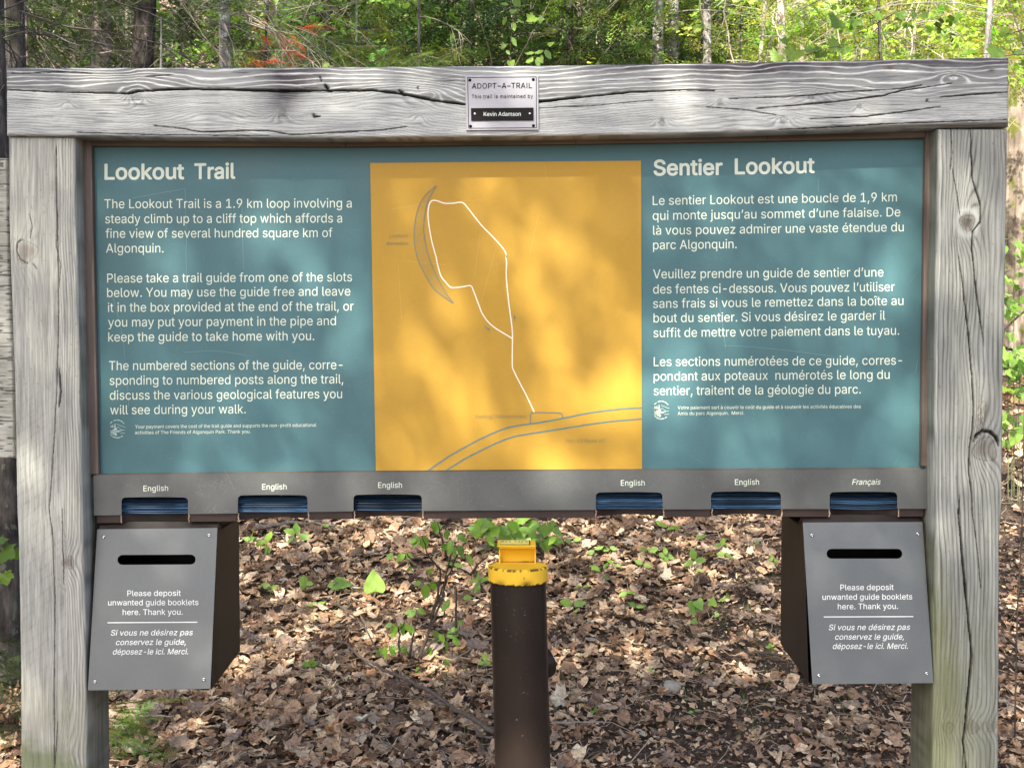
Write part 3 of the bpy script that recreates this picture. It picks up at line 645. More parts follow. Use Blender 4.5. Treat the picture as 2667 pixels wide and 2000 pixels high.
def timber(name, parent, n_len, n_wid, L, W0, W1, upright, Yf, depth, field, mat, side_col, label=None):
    """a sawn post or beam: a finely modelled front face (grain relief, knots, cracks) on a solid body.
    L(t) is the pixel along the length, W0/W1(pixel) the two long edges; Yf(px, py) the depth of the front face"""
    t = np.linspace(0, 1, n_len)[:, None]; s = np.linspace(0, 1, n_wid)[None, :]
    if name == 'board': s = 1 - (1 - s) ** 2.2
    ll = L(t) + 0 * s
    ww = W0(ll) * (1 - s) + W1(ll) * s
    u, w = (ww, ll) if upright else (ll, ww)          # u = px, w = py
    hgt, rgb = field(u, w)
    dl = np.minimum(t, 1 - t) * abs(L(1.0) - L(0.0)) + 0 * s
    dw = np.minimum(s, 1 - s) * np.abs(W1(ll) - W0(ll))
    d = np.minimum(dl, dw) + 2.0 * (fbm(u / 22, w / 22, 77, 3) - .5)
    rec = 0.006 * np.clip(1 - d / 6, 0, 1) ** 2
    Y = Yf(u, w) + rec - hgt
    V = P(u, w, Yf(u, w)); V[..., 1] = Y
    n = n_len * n_wid
    idx = np.arange(n).reshape(n_len, n_wid)
    F = np.stack([idx[:-1, :-1], idx[1:, :-1], idx[1:, 1:], idx[:-1, 1:]], -1).reshape(-1, 4)
    V = V.reshape(-1, 3); rgb = rgb.reshape(-1, 3)
    c = V[F[:, 1]] - V[F[:, 0]]; e = V[F[:, 3]] - V[F[:, 0]]
    if np.cross(c, e)[:, 1].mean() > 0: F = F[:, ::-1]
    loop = np.concatenate([idx[0, :], idx[1:, -1], idx[-1, -2::-1], idx[-2:0:-1, 0]])
    m = len(loop)
    nseg = 2
    Vs = [V]; Cs = [rgb]; Fq = [F]
    prev = loop
    base = V[loop].copy(); base[:, 1] = 0
    for k in range(1, nseg + 1):
        q = V[loop].copy(); q[:, 1] = (np.maximum(V[loop][:, 1], 0)) + (depth) * k / nseg
        Vs.append(q); sc = np.array(side_col) * (0.75 + 0.5 * vnoise(V[loop][:, 0:1] * 60, V[loop][:, 2:3] * 60, k))
        Cs.append(np.broadcast_to(sc, (m, 3)))
        cur = n + (k - 1) * m + np.arange(m)
        Fq.append(np.stack([prev, np.roll(prev, -1), np.roll(cur, -1), cur], -1)); prev = cur
    Vall = np.concatenate(Vs); Call = np.concatenate(Cs)
    cen = Vall[prev].mean(0); Vall = np.concatenate([Vall, [cen]]); Call = np.concatenate([Call, [side_col]])
    F3 = np.stack([prev, np.roll(prev, -1), np.full(m, len(Vall) - 1)], -1)
    nsm = len(F)
    me_f4 = np.concatenate(Fq)
    sm = np.concatenate([np.zeros(len(F3), bool), np.arange(len(me_f4)) < nsm])
    o = meshobj(name, Vall, [F3, me_f4], mat, parent, Call, sm)
    bm = __import__('bmesh').new(); bm.from_mesh(o.data); __import__('bmesh').ops.recalc_face_normals(bm, faces=bm.faces); bm.to_mesh(o.data); bm.free()
    if label: o['label'] = label
    return o

def interp(pts):
    a = np.array(pts, float)
    return lambda v: np.interp(v, a[:, 0], a[:, 1])

def mixc(a, b, k):
    return np.asarray(a) * (1 - k[..., None]) + np.asarray(b) * k[..., None]

def ridge(s, sharp=0.16):
    """narrow pale growth-ring ridge once per unit of s"""
    f = s - np.floor(s)
    return np.exp(-((f - 0.5) / sharp) ** 2)

# ------------------------------------------------------------------ the wooden frame of the sign
sign = thing('information_sign', 'large wooden trail-head sign with blue-green panels beside a yellow map, on two weathered posts', 'information sign', loc=(0, 3.05, 0))
sign.location = (0, 0, 0)

b_top = interp([(16, 177), (600, 177), (880, 175), (1330, 172), (1780, 166), (2080, 160), (2628, 149)])
b_bot = interp([(16, 353), (215, 355), (880, 360), (1400, 356), (1780, 349), (2250, 337), (2628, 330)])
main_crack = [(16, 234), (200, 242), (335, 244), (360, 238), (470, 232), (600, 233), (740, 238), (860, 236), (975, 236), (1045, 244), (1130, 262), (1210, 272), (1300, 274), (1405, 265), (1530, 251), (1640, 240), (1780, 235), (1860, 237)]
BK = [(355, 250, 34, 20, 3.2, 11, .45), (737, 300, 30, 20, 2.6, 10, .6), (177, 267, 24, 14, 1.6, 6, .3), (1075, 240, 130, 27, 3.4, 0, 0), (1122, 246, 22, 12, 1.5, 6, .25),
      (1095, 302, 22, 22, 1.8, 0, 0), (1724, 313, 22, 16, 2.2, 5, .8), (1875, 266, 26, 14, 1.7, 6, .5), (2112, 256, 46, 22, 2.2, 6, .5), (2238, 278, 22, 13, 1.4, 5, .6),
      (2482, 201, 34, 14, 1.8, 4, .5), (2040, 312, 30, 20, 2.0, 7, .35), (300, 216, 150, 24, 2.5, 0, 0), (560, 215, 130, 30, -2.2, 0, 0), (1950, 300, 140, 40, 2.0, 0, 0), (2350, 240, 200, 30, -1.8, 0, 0), (560, 290, 110, 35, 2.4, 0, 0)]
BC = [(main_crack, 2.6, .014), ([(400, 327), (470, 335), (530, 345), (640, 340), (700, 341), (760, 352), (870, 346), (1000, 339), (1060, 330)], 1.3, .005),
      ([(1900, 258), (2100, 250), (2200, 240), (2350, 232), (2400, 222)], 1.2, .004), ([(1970, 283), (2100, 272), (2170, 266), (2300, 250), (2350, 236), (2480, 218)], 1.6, .006),
      ([(2110, 310), (2250, 304), (2350, 292), (2430, 281), (2450, 279)], 1.4, .005), ([(2450, 254), (2628, 239)], 1.5, .005), ([(1840, 279), (1950, 288), (2020, 300)], 1.0, .003),
      ([(845, 220), (856, 237), (866, 238)], 3.6, .012), ([(814, 300), (820, 303), (832, 304), (818, 306), (818, 288)], 1.6, .008), ([(1040, 236), (1050, 246), (1060, 248)], 3.4, .012),
      ([(30, 192), (180, 188), (240, 192)], 1.0, .003), ([(380, 200), (450, 196)], 1.0, .003), ([(1405, 282), (1540, 276), (1700, 262)], 0.9, .002), ([(200, 345), (420, 352), (700, 354)], 0.9, .003),
      ([(2030, 338), (2200, 330), (2330, 322), (2628, 312)], 1.5, .004), ([(833, 200), (838, 214)], 1.6, .005), ([(1086, 224), (1090, 236)], 1.3, .004), ([(2412, 265), (2415, 260), (2418, 268)], 1.5, .006)]

def beam_field(u, w):
    top, bot = b_top(u), b_bot(u); v = (w - top) / (bot - top)
    cl = np.interp(u, [p[0] for p in main_crack] + [2628], [p[1] for p in main_crack] + [225])
    above = smooth((cl - w) / 6 + 0.5)
    sk, heart = knots_field(u, w, BK)
    warp = 1.5 * (fbm(u / 260, w / 70, 4, 3) - .5) + 0.35 * (fbm(u / 60, w / 20, 6, 2) - .5)
    sa = (w - cl) / 12.5 + sk + warp * 1.6
    sb = (w - cl) / 6.6 + sk * 1.5 + warp * 2.2
    ra = ridge(sa + 0.05 * (vnoise(u / 9, w / 3, 12) - .5), .12); rb = ridge(sb, .24)
    wide = np.clip(above + 0.8 * smooth((u - 1800) / 250) * smooth((cl + 60 - w) / 50), 0, 1)
    r = ra * wide + rb * (1 - wide)
    r = np.clip(r * (0.35 + 1.0 * fbm(u / 60, w / 12, 21, 3)), 0, 1)
    base = mixc((0.48, 0.485, 0.475), (0.23, 0.232, 0.235), wide * (0.6 + 0.4 * smooth((600 - u) / 300) + 0.1 * smooth((u - 1500) / 600)).clip(0, 1))
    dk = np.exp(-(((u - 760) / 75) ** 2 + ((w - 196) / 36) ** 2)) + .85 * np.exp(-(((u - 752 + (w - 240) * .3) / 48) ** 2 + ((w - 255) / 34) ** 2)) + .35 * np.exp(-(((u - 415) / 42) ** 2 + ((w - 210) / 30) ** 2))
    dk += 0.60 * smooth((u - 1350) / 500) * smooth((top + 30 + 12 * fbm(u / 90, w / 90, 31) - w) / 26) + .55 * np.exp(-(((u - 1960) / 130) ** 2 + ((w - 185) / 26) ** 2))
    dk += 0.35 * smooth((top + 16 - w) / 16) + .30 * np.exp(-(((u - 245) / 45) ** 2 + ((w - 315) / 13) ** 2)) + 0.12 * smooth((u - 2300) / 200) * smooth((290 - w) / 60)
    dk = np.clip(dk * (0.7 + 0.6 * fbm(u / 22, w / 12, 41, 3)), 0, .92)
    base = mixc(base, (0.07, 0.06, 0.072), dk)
    base = base * (0.86 + 0.28 * fbm(u / 120, w / 5, 51, 3))[..., None] * (0.85 + 0.3 * fbm(u / 40, w / 2.2, 52, 2))[..., None]
    pale = mixc((0.80, 0.80, 0.78), (0.56, 0.55, 0.56), dk)
    amt = (1.25 * wide + 0.40 * (1 - wide)) * r
    c = mixc(base, pale, np.clip(amt, 0, 1)) if False else base * (1 - np.clip(amt, 0, 1))[..., None] + pale * np.clip(amt, 0, 1)[..., None]
    low = smooth((0.5 - (sb - np.floor(sb) - 0.0)) * 4) * (1 - wide)
    c = c * (1 - 0.30 * low)[..., None]
    c = mixc(c, (0.10, 0.09, 0.085), np.clip(heart, 0, 1) * .8)
    # fine checks along the grain
    chk = smooth((vnoise(u / 90, w / 1.6, 61) - .86) * 20) * smooth((vnoise(u / 150, w / 30, 62) - .45) * 6)
    c = c * (1 - 0.55 * chk)[..., None]
    dep, dark = cracks_field(u, w, BC, 71)
    c = mixc(c, (0.012, 0.011, 0.012), np.clip(dark * 1.1, 0, 1) * .95)
    rust = np.exp(-(((u - 2318) / 12) ** 2 + ((w - 178) / 5) ** 2)) + np.exp(-(((u - 2582) / 9) ** 2 + ((w - 184) / 4) ** 2)) + .7 * np.exp(-(((u - 2015) / 15) ** 2 + ((w - 165) / 4) ** 2))
    c = mixc(c, (0.10, 0.06, 0.03), np.clip(rust, 0, 1) * .8)
    h = 0.0011 * r * (0.5 + wide) + 0.0010 * (fbm(u / 70, w / 5, 81, 3) - .5) - 0.0008 * chk - dep - 0.0012 * heart
    # the lower front edge is worn away towards the right end
    return h, c

def beamY(u, w):
    return 2.985 + 0.022 * smooth((u - 1900) / 600) * smooth((w - (b_bot(u) - 17)) / 17) ** 2 + 0 * u
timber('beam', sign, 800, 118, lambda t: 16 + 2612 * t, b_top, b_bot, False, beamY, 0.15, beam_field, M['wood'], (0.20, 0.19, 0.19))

LK = [(68, 655, 42, 62, 3.2, 25, .75), (178, 1465, 34, 48, 3.0, 14, .9), (178, 1962, 30, 50, 2.6, 14, .25), (60, 500, 30, 90, 1.2, 0, 0), (178, 1880, 16, 60, 1.5, 0, 0)]
LC = [([(147, 380), (146, 470), (148, 560), (152, 700), (152, 860), (148, 1000), (141, 1150)], 1.1, .004), ([(141, 1150), (128, 1325), (137, 1400), (143, 1560), (141, 1800), (142, 2000)], 1.1, .004),
      ([(165, 1440), (166, 1520)], 1.0, .003), ([(162, 1325), (163, 1440)], 1.0, .003), ([(150, 560), (146, 640), (158, 690), (152, 760)], .9, .003), ([(154, 960), (158, 1020), (153, 1060)], 2.2, .006),
      ([(60, 622), (46, 632), (44, 655), (52, 676), (75, 688)], 1.3, .004), ([(78, 620), (84, 590), (78, 560)], 1, .003), ([(150, 1880), (144, 1990)], 1, .003), ([(86, 688), (95, 700)], 1.2, .003)]
lp_l = interp([(356, 22), (560, 22.5), (690, 26), (1000, 37), (1200, 41), (1325, 43), (1400, 46), (1500, 48.5), (1750, 53), (2000, 53), (2200, 54)])
lp_r = interp([(356, 195), (480, 197), (800, 203), (1000, 209.5), (1300, 213.6), (1400, 216), (1600, 222), (1900, 226), (2200, 229)])

def lpost_field(u, w):
    a = u - lp_l(w); wd = lp_r(w) - lp_l(w)
    sk, heart = knots_field(u, w, LK)
    warp = 1.3 * (fbm(u / 60, w / 260, 104, 3) - .5)
    dens = smooth((a - 70) / 60)
    s = a / (13 - 6 * dens) + sk + warp * 2.0 + 1.2 * fbm(w / 500, a / 400, 9)
    r = ridge(s, .2) * (0.35 + .65 * dens)
    base = np.ones(u.shape + (3,)) * np.array([0.52, 0.515, 0.455])
    base = mixc(base, (0.58, 0.55, 0.49), smooth((w - 1550) / 300) * (1 - smooth((w - 1900) / 80)))
    base = mixc(base, (0.40, 0.398, 0.37), fbm(u / 50, w / 160, 107, 3))
    st = fbm(u / 3.0, w / 130, 111, 3)
    base = base * (0.68 + 0.56 * st)[..., None]
    c = base * (1 - .40 * r)[..., None]
    pale = ridge(s + .35, .12) * dens
    c = mixc(c, (0.66, 0.64, 0.60), pale * .35)
    # diagonal saw marks low on the face
    saw = ridge((w + 0.75 * u + 14 * fbm(u / 40, w / 40, 5)) / 33, .06) * smooth((w - 900) / 200) * smooth((150 - a) / 60) * (1 - smooth((w - 1750) / 100))
    c = c * (1 - .10 * saw)[..., None]
    c = mixc(c, (0.19, 0.155, 0.13), np.clip(heart, 0, 1) * .85)
    br = smooth((fbm(u / 7.3 + 3 * vnoise(w / 37, u / 37, 2), w / 9.7, 121, 4) - .74) * 14) * smooth((w - 400) / 60) * (1 - smooth((w - 1050) / 200))
    c = mixc(c, (0.22, 0.15, 0.09), br * .45)
    moss = smooth((w - 1885 - 60 * fbm(u / 30, w / 30, 131, 3) + (60 - a) * .45) / 60)
    c = mixc(c, (0.12, 0.16, 0.055), moss * .75)
    yel = smooth((w - 1700) / 150) * fbm(u / 40, w / 60, 133, 3)
    c = mixc(c, (0.33, 0.33, 0.20), yel * .5)
    edge = smooth((4 - a + 5 * (fbm(w / 20, u / 20, 9) - .5)) / 4) * smooth((w - 1380) / 40)
    c = mixc(c, (0.34, 0.23, 0.12), edge * .7)
    dep, dark = cracks_field(u, w, LC, 141)
    c = mixc(c, (0.03, 0.028, 0.028), dark * .85)
    h = -0.0007 * r + 0.0012 * (st - .5) - dep - .0006 * saw - .0015 * heart
    return h, c
timber('post', sign, 560, 112, lambda t: 356 + 1844 * t, lp_l, lp_r, True, lambda u, w: 3.0 + 0 * u, 0.16, lpost_field, M['wood_v'], (0.20, 0.195, 0.16), 'pale grey post with round knots')

RK = [(2520, 580, 40, 66, 3.4, 17, .9), (2566, 1172, 40, 62, 3.6, 27, .55), (2530, 1894, 34, 40, 2.6, 16, .45), (2470, 1896, 26, 34, 1.6, 12, .35), (2582, 1890, 26, 34, 1.4, 12, .35), (2558, 1062, 14, 60, 1.4, 0, 0),
      (2520, 480, 24, 90, 1.3, 0, 0), (2530, 900, 30, 110, 1.6, 0, 0), (2505, 1560, 40, 160, -1.0, 0, 0)]
RC = [([(2528, 336), (2530, 400), (2534, 470), (2554, 533), (2554, 578), (2534, 603), (2532, 650), (2537, 700), (2546, 780), (2556, 850), (2563, 900)], 1.8, .010),
      ([(2496, 664), (2508, 740), (2520, 845), (2526, 905), (2532, 985), (2536, 1065), (2534, 1115), (2526, 1165), (2524, 1230), (2532, 1290), (2534, 1340)], 2.0, .012),
      ([(2495, 1325), (2505, 1427), (2514, 1520), (2524, 1630), (2532, 1707), (2520, 1825), (2514, 1895), (2509, 1927), (2518, 2010)], 2.8, .014), ([(2532, 1325), (2548, 1450), (2554, 1530)], 1.1, .004),
      ([(2478, 336), (2480, 400), (2476, 440)], 1.1, .004), ([(2480, 440), (2492, 500), (2500, 560)], 1.0, .003), ([(2510, 1915), (2508, 2000)], 1.0, .003),
      ([(2536, 1150), (2545, 1132), (2560, 1122), (2580, 1125), (2598, 1142), (2600, 1160)], 4.0, .011), ([(2500, 1290), (2498, 1340)], 1.0, .003)]
rp_l = interp([(336, 2442), (560, 2440), (900, 2434), (1400, 2434), (1780, 2431), (2000, 2428), (2200, 2427)])
rp_r0 = interp([(336, 2625), (600, 2621), (700, 2620.6), (880, 2617), (884, 2614), (900, 2615), (1300, 2611), (1400, 2604), (1800, 2603), (2000, 2601), (2200, 2600)])
rp_r = lambda w: rp_r0(w) + 1.6 * (vnoise(w / 30, w * 0, 17) - .5)

def rpost_field(u, w):
    a = u - rp_l(w)
    sk, heart = knots_field(u, w, RK)
    warp = 1.5 * (fbm(u / 60, w / 300, 204, 3) - .5)
    s = (a - 90) / 10.5 + sk + warp * 1.6
    r = ridge(s, .16) * (0.4 + .8 * fbm(u / 20, w / 150, 206, 2))
    st = fbm(u / 3.2, w / 150, 211, 3)
    base = np.ones(u.shape + (3,)) * np.array([0.42, 0.425, 0.39])
    base = mixc(base, (0.30, 0.305, 0.275), fbm(u / 40, w / 200, 207, 3) * 1.2)
    base = base * (0.76 + 0.46 * st)[..., None]
    c = base * (1 - .60 * r)[..., None]
    pale = ridge(s + .3, .14) * smooth((40 - a) / 30)
    c = mixc(c, (0.62, 0.62, 0.57), pale * .5)
    ring = np.exp(-(((np.hypot((u - 2520), (w - 580) * .8)) - 27) / 7) ** 2)
    c = mixc(c, (0.58, 0.58, 0.54), ring * .6)
    c = mixc(c, (0.085, 0.05, 0.032), np.clip(heart, 0, 1) * (0.6 + .4 * fbm(u / 3, w / 3, 215, 2)))
    rot = np.exp(-(((u - 2556) / 13) ** 2 + ((w - 1080) / 45) ** 2))
    c = mixc(c, (0.14, 0.10, 0.05), rot * smooth((fbm(u / 3, w / 5, 217, 3) - .45) * 8) * .8)
    ml = smooth((w - 1400 - (a - 20) * 3.0 - 160 * (fbm(u / 30, w / 60, 231, 3) - .5)) / 320) * (0.5 + .5 * smooth((90 - a) / 60))
    c = mixc(c, (0.20, 0.215, 0.075), np.clip(ml, 0, 1) * .62)
    grn = smooth((w - 1300) / 500) * .45 * fbm(u / 25, w / 120, 233, 3)
    c = mixc(c, (0.20, 0.21, 0.12), grn)
    br = smooth((fbm(u / 5.3 + 3 * vnoise(w / 41, u / 31, 2), w / 8.7, 221, 4) - .76) * 14)
    c = mixc(c, (0.16, 0.09, 0.05), br * .5)
    dep, dark = cracks_field(u, w, RC, 241)
    c = mixc(c, (0.010, 0.010, 0.009), np.clip(dark * 1.1, 0, 1) * .95)
    h = -0.0012 * r + 0.0014 * (st - .5) - dep - .004 * np.clip(heart, 0, 1)
    return h, c
timber('post', sign, 560, 116, lambda t: 336 + 1864 * t, rp_l, rp_r, True, lambda u, w: 3.0 + 0 * u, 0.16, rpost_field, M['wood_v'], (0.18, 0.175, 0.12), 'greenish grey post with two rotten knots and a long crack')

# trim strips round the panels
def strip(pts_front, Yf, Yb, mat, name='trim_strip'):
    fr = np.array([P(x, y, Yf) for x, y in pts_front]); bk = fr.copy(); bk[:, 1] = Yb
    V, F = hexa(fr, bk)
    return bevel(meshobj(name, V, F, mat, sign), .002)
YP = 3.075
strip([(200, 357), (237.5, 357), (256, 1235), (210, 1235)], 3.056, 3.1, M['trim_v'])
strip([(2411, 338), (2446, 338), (2424, 1214), (2399.5, 1214)], 3.056, 3.1, M['trim_v'])
for xa, xb in ((238.5, 900), (900.5, 1500), (1500.5, 2000), (2000.5, 2410)):
    yb = interp([(237, 380), (900, 382), (1333, 378), (1780, 371), (2100, 365), (2411, 359)])
    strip([(xa, yb(xa) - 26), (xb, yb(xb) - 26), (xb, yb(xb)), (xa, yb(xa))], 3.056, 3.1, M['trim'])

# panels
TL, TR, BR, BL = (228, 366), (2420, 345), (2410, 1224), (246, 1240)
pp = planef(YP)
panel = plate('info_panel', [[(228, 366), (1333, 364), (2420, 345), (2410, 1224), (1333, 1230), (246, 1240)]], pp, 0.012, M['teal'], sign)
panel['label'] = 'blue-green painted panel with white lettering'
mapf = planef(YP - 0.003)
mp_ = plate('map_panel', [[(964, 425), (1669.7, 419), (1672.5, 1222), (979, 1227)]], mapf, 0.0026, M['yellow'], sign)
mp_['label'] = 'golden yellow map with a white trail loop'

INK = M['ink']
def words(rows, pf, mat, parent, cap, **k):
    for r in rows: text_line(*r, cap, pf, mat, parent, **k)
for r in [("Lookout", 272, 467.5, 480, 466.3), ("Trail", 506, 466.2, 613, 465), ("Sentier", 1702, 457, 1882, 455), ("Lookout", 1913.5, 453.6, 2121.8, 450.4)]:
    text_line(*r, 39, pp, INK, panel, bold=.021)
words([
 ("The Lookout Trail is a 1.9 km loop involving a", 272, 543, 916, 541), ("steady climb up to a cliff top which affords a", 274, 582, 891, 580),
 ("fine view of several hundred square km of", 275, 620, 866, 618), ("Algonquin.", 276, 658.5, 426, 658),
 ("Please take a trail guide from one of the slots", 279, 736.5, 917, 733), ("below. You may use the guide free and leave", 279, 774, 912.5, 770),
 ("it in the box provided at the end of the trail, or", 281, 812.5, 921, 809), ("you may put your payment in the pipe and", 281.5, 851, 875, 847),
 ("keep the guide to take home with you.", 282, 889.5, 818.5, 886),
 ("The numbered sections of the guide, corre-", 284, 964, 892, 961.5), ("sponding to numbered posts along the trail,", 285.5, 1002.5, 894, 998.5),
 ("discuss the various geological features you", 286, 1041, 891, 1037), ("will see during your walk.", 287, 1079, 640, 1076.6),
 ("Le sentier Lookout est une boucle de 1,9 km", 1700, 534.6, 2336, 525), ("qui monte jusqu’au sommet d’une falaise. De", 1700, 573.6, 2345, 564),
 ("là vous pouvez admirer une vaste étendue du", 1701, 612, 2353.7, 603), ("parc Algonquin.", 1701, 650, 1918.8, 647),
 ("Veuillez prendre un guide de sentier d’une", 1701, 725.5, 2301, 720.6), ("des fentes ci-dessous. Vous pouvez l’utiliser", 1701, 765, 2330, 758.5),
 ("sans frais si vous le remettez dans la boîte au", 1701, 802.4, 2353, 794.7), ("bout du sentier. Si vous désirez le garder il", 1702, 840, 2305.7, 833),
 ("suffit de mettre votre paiement dans le tuyau.", 1702, 878.5, 2342, 872),
 ("Les sections numérotées de ce guide, corres-", 1702.6, 953.7, 2349.6, 949.7), ("pondant aux poteaux  numérotés le long du", 1702.6, 991.6, 2317, 986.7),
 ("sentier, traitent de la géologie du parc.", 1702.6, 1029.4, 2242, 1025)], pp, INK, panel, 23.6, bold=.0)
words([("Your payment covers the cost of the trail guide and supports the non-profit educational", 352, 1115.7, 824, 1111),
 ("activities of The Friends of Algonquin Park. Thank you.", 352, 1130.7, 652.5, 1128),
 ("Votre paiement sert à couvrir le coût du guide et à soutenir les activités éducatives des", 1765, 1066, 2242, 1062.8),
 ("Amis du parc Algonquin.  Merci.", 1765, 1081, 1938, 1079.5)], pp, INK, panel, 8.9, bold=.002)

def emblem(cx, cy, mat):
    """worn round emblem: two arcs of tiny letters, three pines on a shore, water strokes"""
    a = Acc()
    def poly(pts):
        W = pp(np.array([p[0] + cx for p in pts]), np.array([p[1] + cy for p in pts]), 0.0009)
        n = len(pts); T = np.array([[0, i, i + 1] for i in range(1, n - 1)]); a.add(W, [fix_facing(W, T)])
    for d0, d1, w in ((-140, -122, 2.6), (-112, -92, 3), (-88, -72, 3.4), (-68, -50, 3), (-47, -36, 2.4), (50, 68, 2.6), (72, 96, 3), (98, 122, 2.6), (124, 140, 2)):
        for q in np.linspace(d0, d1, 5)[:-1]:
            r0, r1 = 21.5, 21.5 + w; t0, t1 = math.radians(q), math.radians(q + (d1 - d0) / 4 * .8)
            poly([(r0 * math.cos(t0), r0 * math.sin(t0)), (r1 * math.cos(t0), r1 * math.sin(t0)), (r1 * math.cos(t1), r1 * math.sin(t1)), (r0 * math.cos(t1), r0 * math.sin(t1))])
    for x, t in ((-16, -11), (-11, -12), (-5.5, -15)):
        for k in range(4): poly([(x, t + k * 3), (x + 1.6 + k * .6, t + k * 3 + 4), (x - 1.6 - k * .6, t + k * 3 + 4)])
    poly([(-18, -3), (-2, -3), (1, 0), (-4, 3), (-18, 2.6)])
    for y, x0, x1, h in ((5, -18, 13, 1.6), (8.2, -17, 7, 1.5), (11.3, -18, -2, 1.6), (14, -11, 0, 2.4), (17, -6, 0, 2)):
        poly([(x0, y - h / 2), (x1, y - h / 2 - 1), (x1 - 1, y + h / 2 - .6), (x0, y + h / 2)])
    for pts in ([(-1, -4), (4, -4.5), (8, -.5), (14, 2.5)], [(14, 2.5), (20, 2.8)], [(-1, -13), (6, -10), (13, -7), (22, -4)], [(8, 11), (20, 10.6)]):
        for p, q in zip(pts, pts[1:]): poly([(p[0], p[1] - .5), (q[0], q[1] - .5), (q[0], q[1] + .5), (p[0], p[1] + .5)])
    return a.build('emblem', mat, panel)
emblem(305, 1117, M['logo']); emblem(1722, 1068, M['ink'])

# the map drawing
mz = lambda pts, oy: [(880 + x / 2.4578, oy + y / 2.4578) for x, y in pts]
A_, B_ = 0, 660
poly_line(mz([(632, 1658), (600, 1540), (583, 1440), (577, 1370), (585, 1310), (605, 1285), (640, 1288), (685, 1303), (740, 1302), (795, 1297), (830, 1330), (880, 1395), (930, 1455), (985, 1510), (1040, 1570), (1070, 1610), (1080, 1645)], A_)
          + mz([(1075, 15), (1080, 60), (1078, 150), (1090, 280), (1105, 400), (1117, 500), (1117, 600), (1117, 720), (1130, 760), (1170, 840), (1205, 905), (1258, 1018)], B_), 3.3, mapf, M['trail'], mp_, 'trail_line', .0008)
poly_line(mz([(630, 30), (640, 80), (660, 145), (690, 185), (715, 213), (740, 221), (800, 214), (850, 208), (870, 245), (900, 325), (930, 395), (990, 465), (1117, 545)], B_), 3.3, mapf, M['trail'], mp_, 'trail_line', .0011)
outer = mz([(630, 1190), (560, 1250), (515, 1330), (495, 1420), (487, 1500), (492, 1570), (510, 1658)], A_) + mz([(520, 60), (560, 140), (610, 220), (660, 265), (740, 320)], B_)
inner = mz([(630, 1190), (590, 1260), (565, 1330), (553, 1400), (550, 1480), (565, 1570), (580, 1640)], A_) + mz([(600, 70), (640, 160), (690, 250), (740, 320)], B_)
poly_line(outer, 1.5, mapf, M['mapblue'], mp_, 'cliff_line', .0014)
poly_line(inner, 1.5, mapf, M['mapblue'], mp_, 'cliff_line', .0016)
ha = Acc()
oy_ = np.array(outer); iy_ = np.array(inner)
for y in np.arange(502, 782, 6.2):
    xo = np.interp(y, oy_[:, 1], oy_[:, 0]); xi = np.interp(y + 3.0, iy_[:, 1], iy_[:, 0])
    if xi - xo > 2:
        x = np.array([xo, xi, xi, xo]); yy = np.array([y - .28, y + 2.72, y + 3.28, y + .28]); W = mapf(x, yy, .0012)
        ha.add(W, [fix_facing(W, np.array([[0, 1, 2], [0, 2, 3]]))])
ha.build('cliff_hatching', M['mapblue'], mp_)
poly_line(mz([(576, 1392), (700, 1305), (850, 1220), (960, 1165), (1070, 1120), (1160, 1100), (1300, 1080), (1440, 1055), (1600, 1022), (1750, 1002), (1850, 992), (1944, 988)], B_), 3.3, mapf, M['mapblue'], mp_, 'road_line', .0010)
poly_line(mz([(692, 1390), (820, 1310), (980, 1230), (1100, 1180), (1200, 1158), (1400, 1127), (1600, 1095), (1750, 1075), (1944, 1058)], B_), 3.3, mapf, M['mapblue'], mp_, 'road_line', .0010)
poly_line(mz([(1232, 1086), (1231, 1060), (1232, 1035), (1238, 1024), (1250, 1018), (1330, 1018), (1415, 1020), (1430, 1025), (1438, 1038), (1439, 1054)], B_), 1.9, mapf, M['mapblue'], mp_, 'parking_outline', .0016)
for p in ([(1132, 433), (1132, 395)], [(937, 466), (975, 492)]):
    poly_line(mz(p, B_), 1.2, mapf, M['mapblue'], mp_, 'direction_arrow', .0012)
    (ax, ay), (bx, by) = mz(p, B_); d = np.array([bx - ax, by - ay]); d /= np.hypot(*d); n_ = np.array([-d[1], d[0]])
    q = np.array([(bx, by), np.array([bx, by]) - 8 * d + 2.6 * n_, np.array([bx, by]) - 8 * d - 2.6 * n_]); W = mapf(q[:, 0], q[:, 1], .0014)
    meshobj('arrow_head', W, [fix_facing(W, np.array([[0, 1, 2]]))], M['mapblue'], mp_)
MT = M['maptext']
text_line("Lookout", 1014, 619, 1062, 618.6, 9, mapf, MT, mp_)
text_line("Belvédère", 1006, 638.7, 1063, 638.2, 9, mapf, MT, mp_, shear=.2)
text_line("Parking/", 1238.5, 1089.5, 1286, 1089.2, 9.5, mapf, MT, mp_)
text_line("Stationnement", 1287, 1089.2, 1370, 1088.8, 9.5, mapf, MT, mp_, shear=.2)
text_line("Hwy. 60/", 1472, 1152, 1520, 1152.2, 9.5, mapf, MT, mp_)
text_line("Route 60", 1522, 1152.2, 1573, 1152.4, 9.5, mapf, MT, mp_, shear=.2)

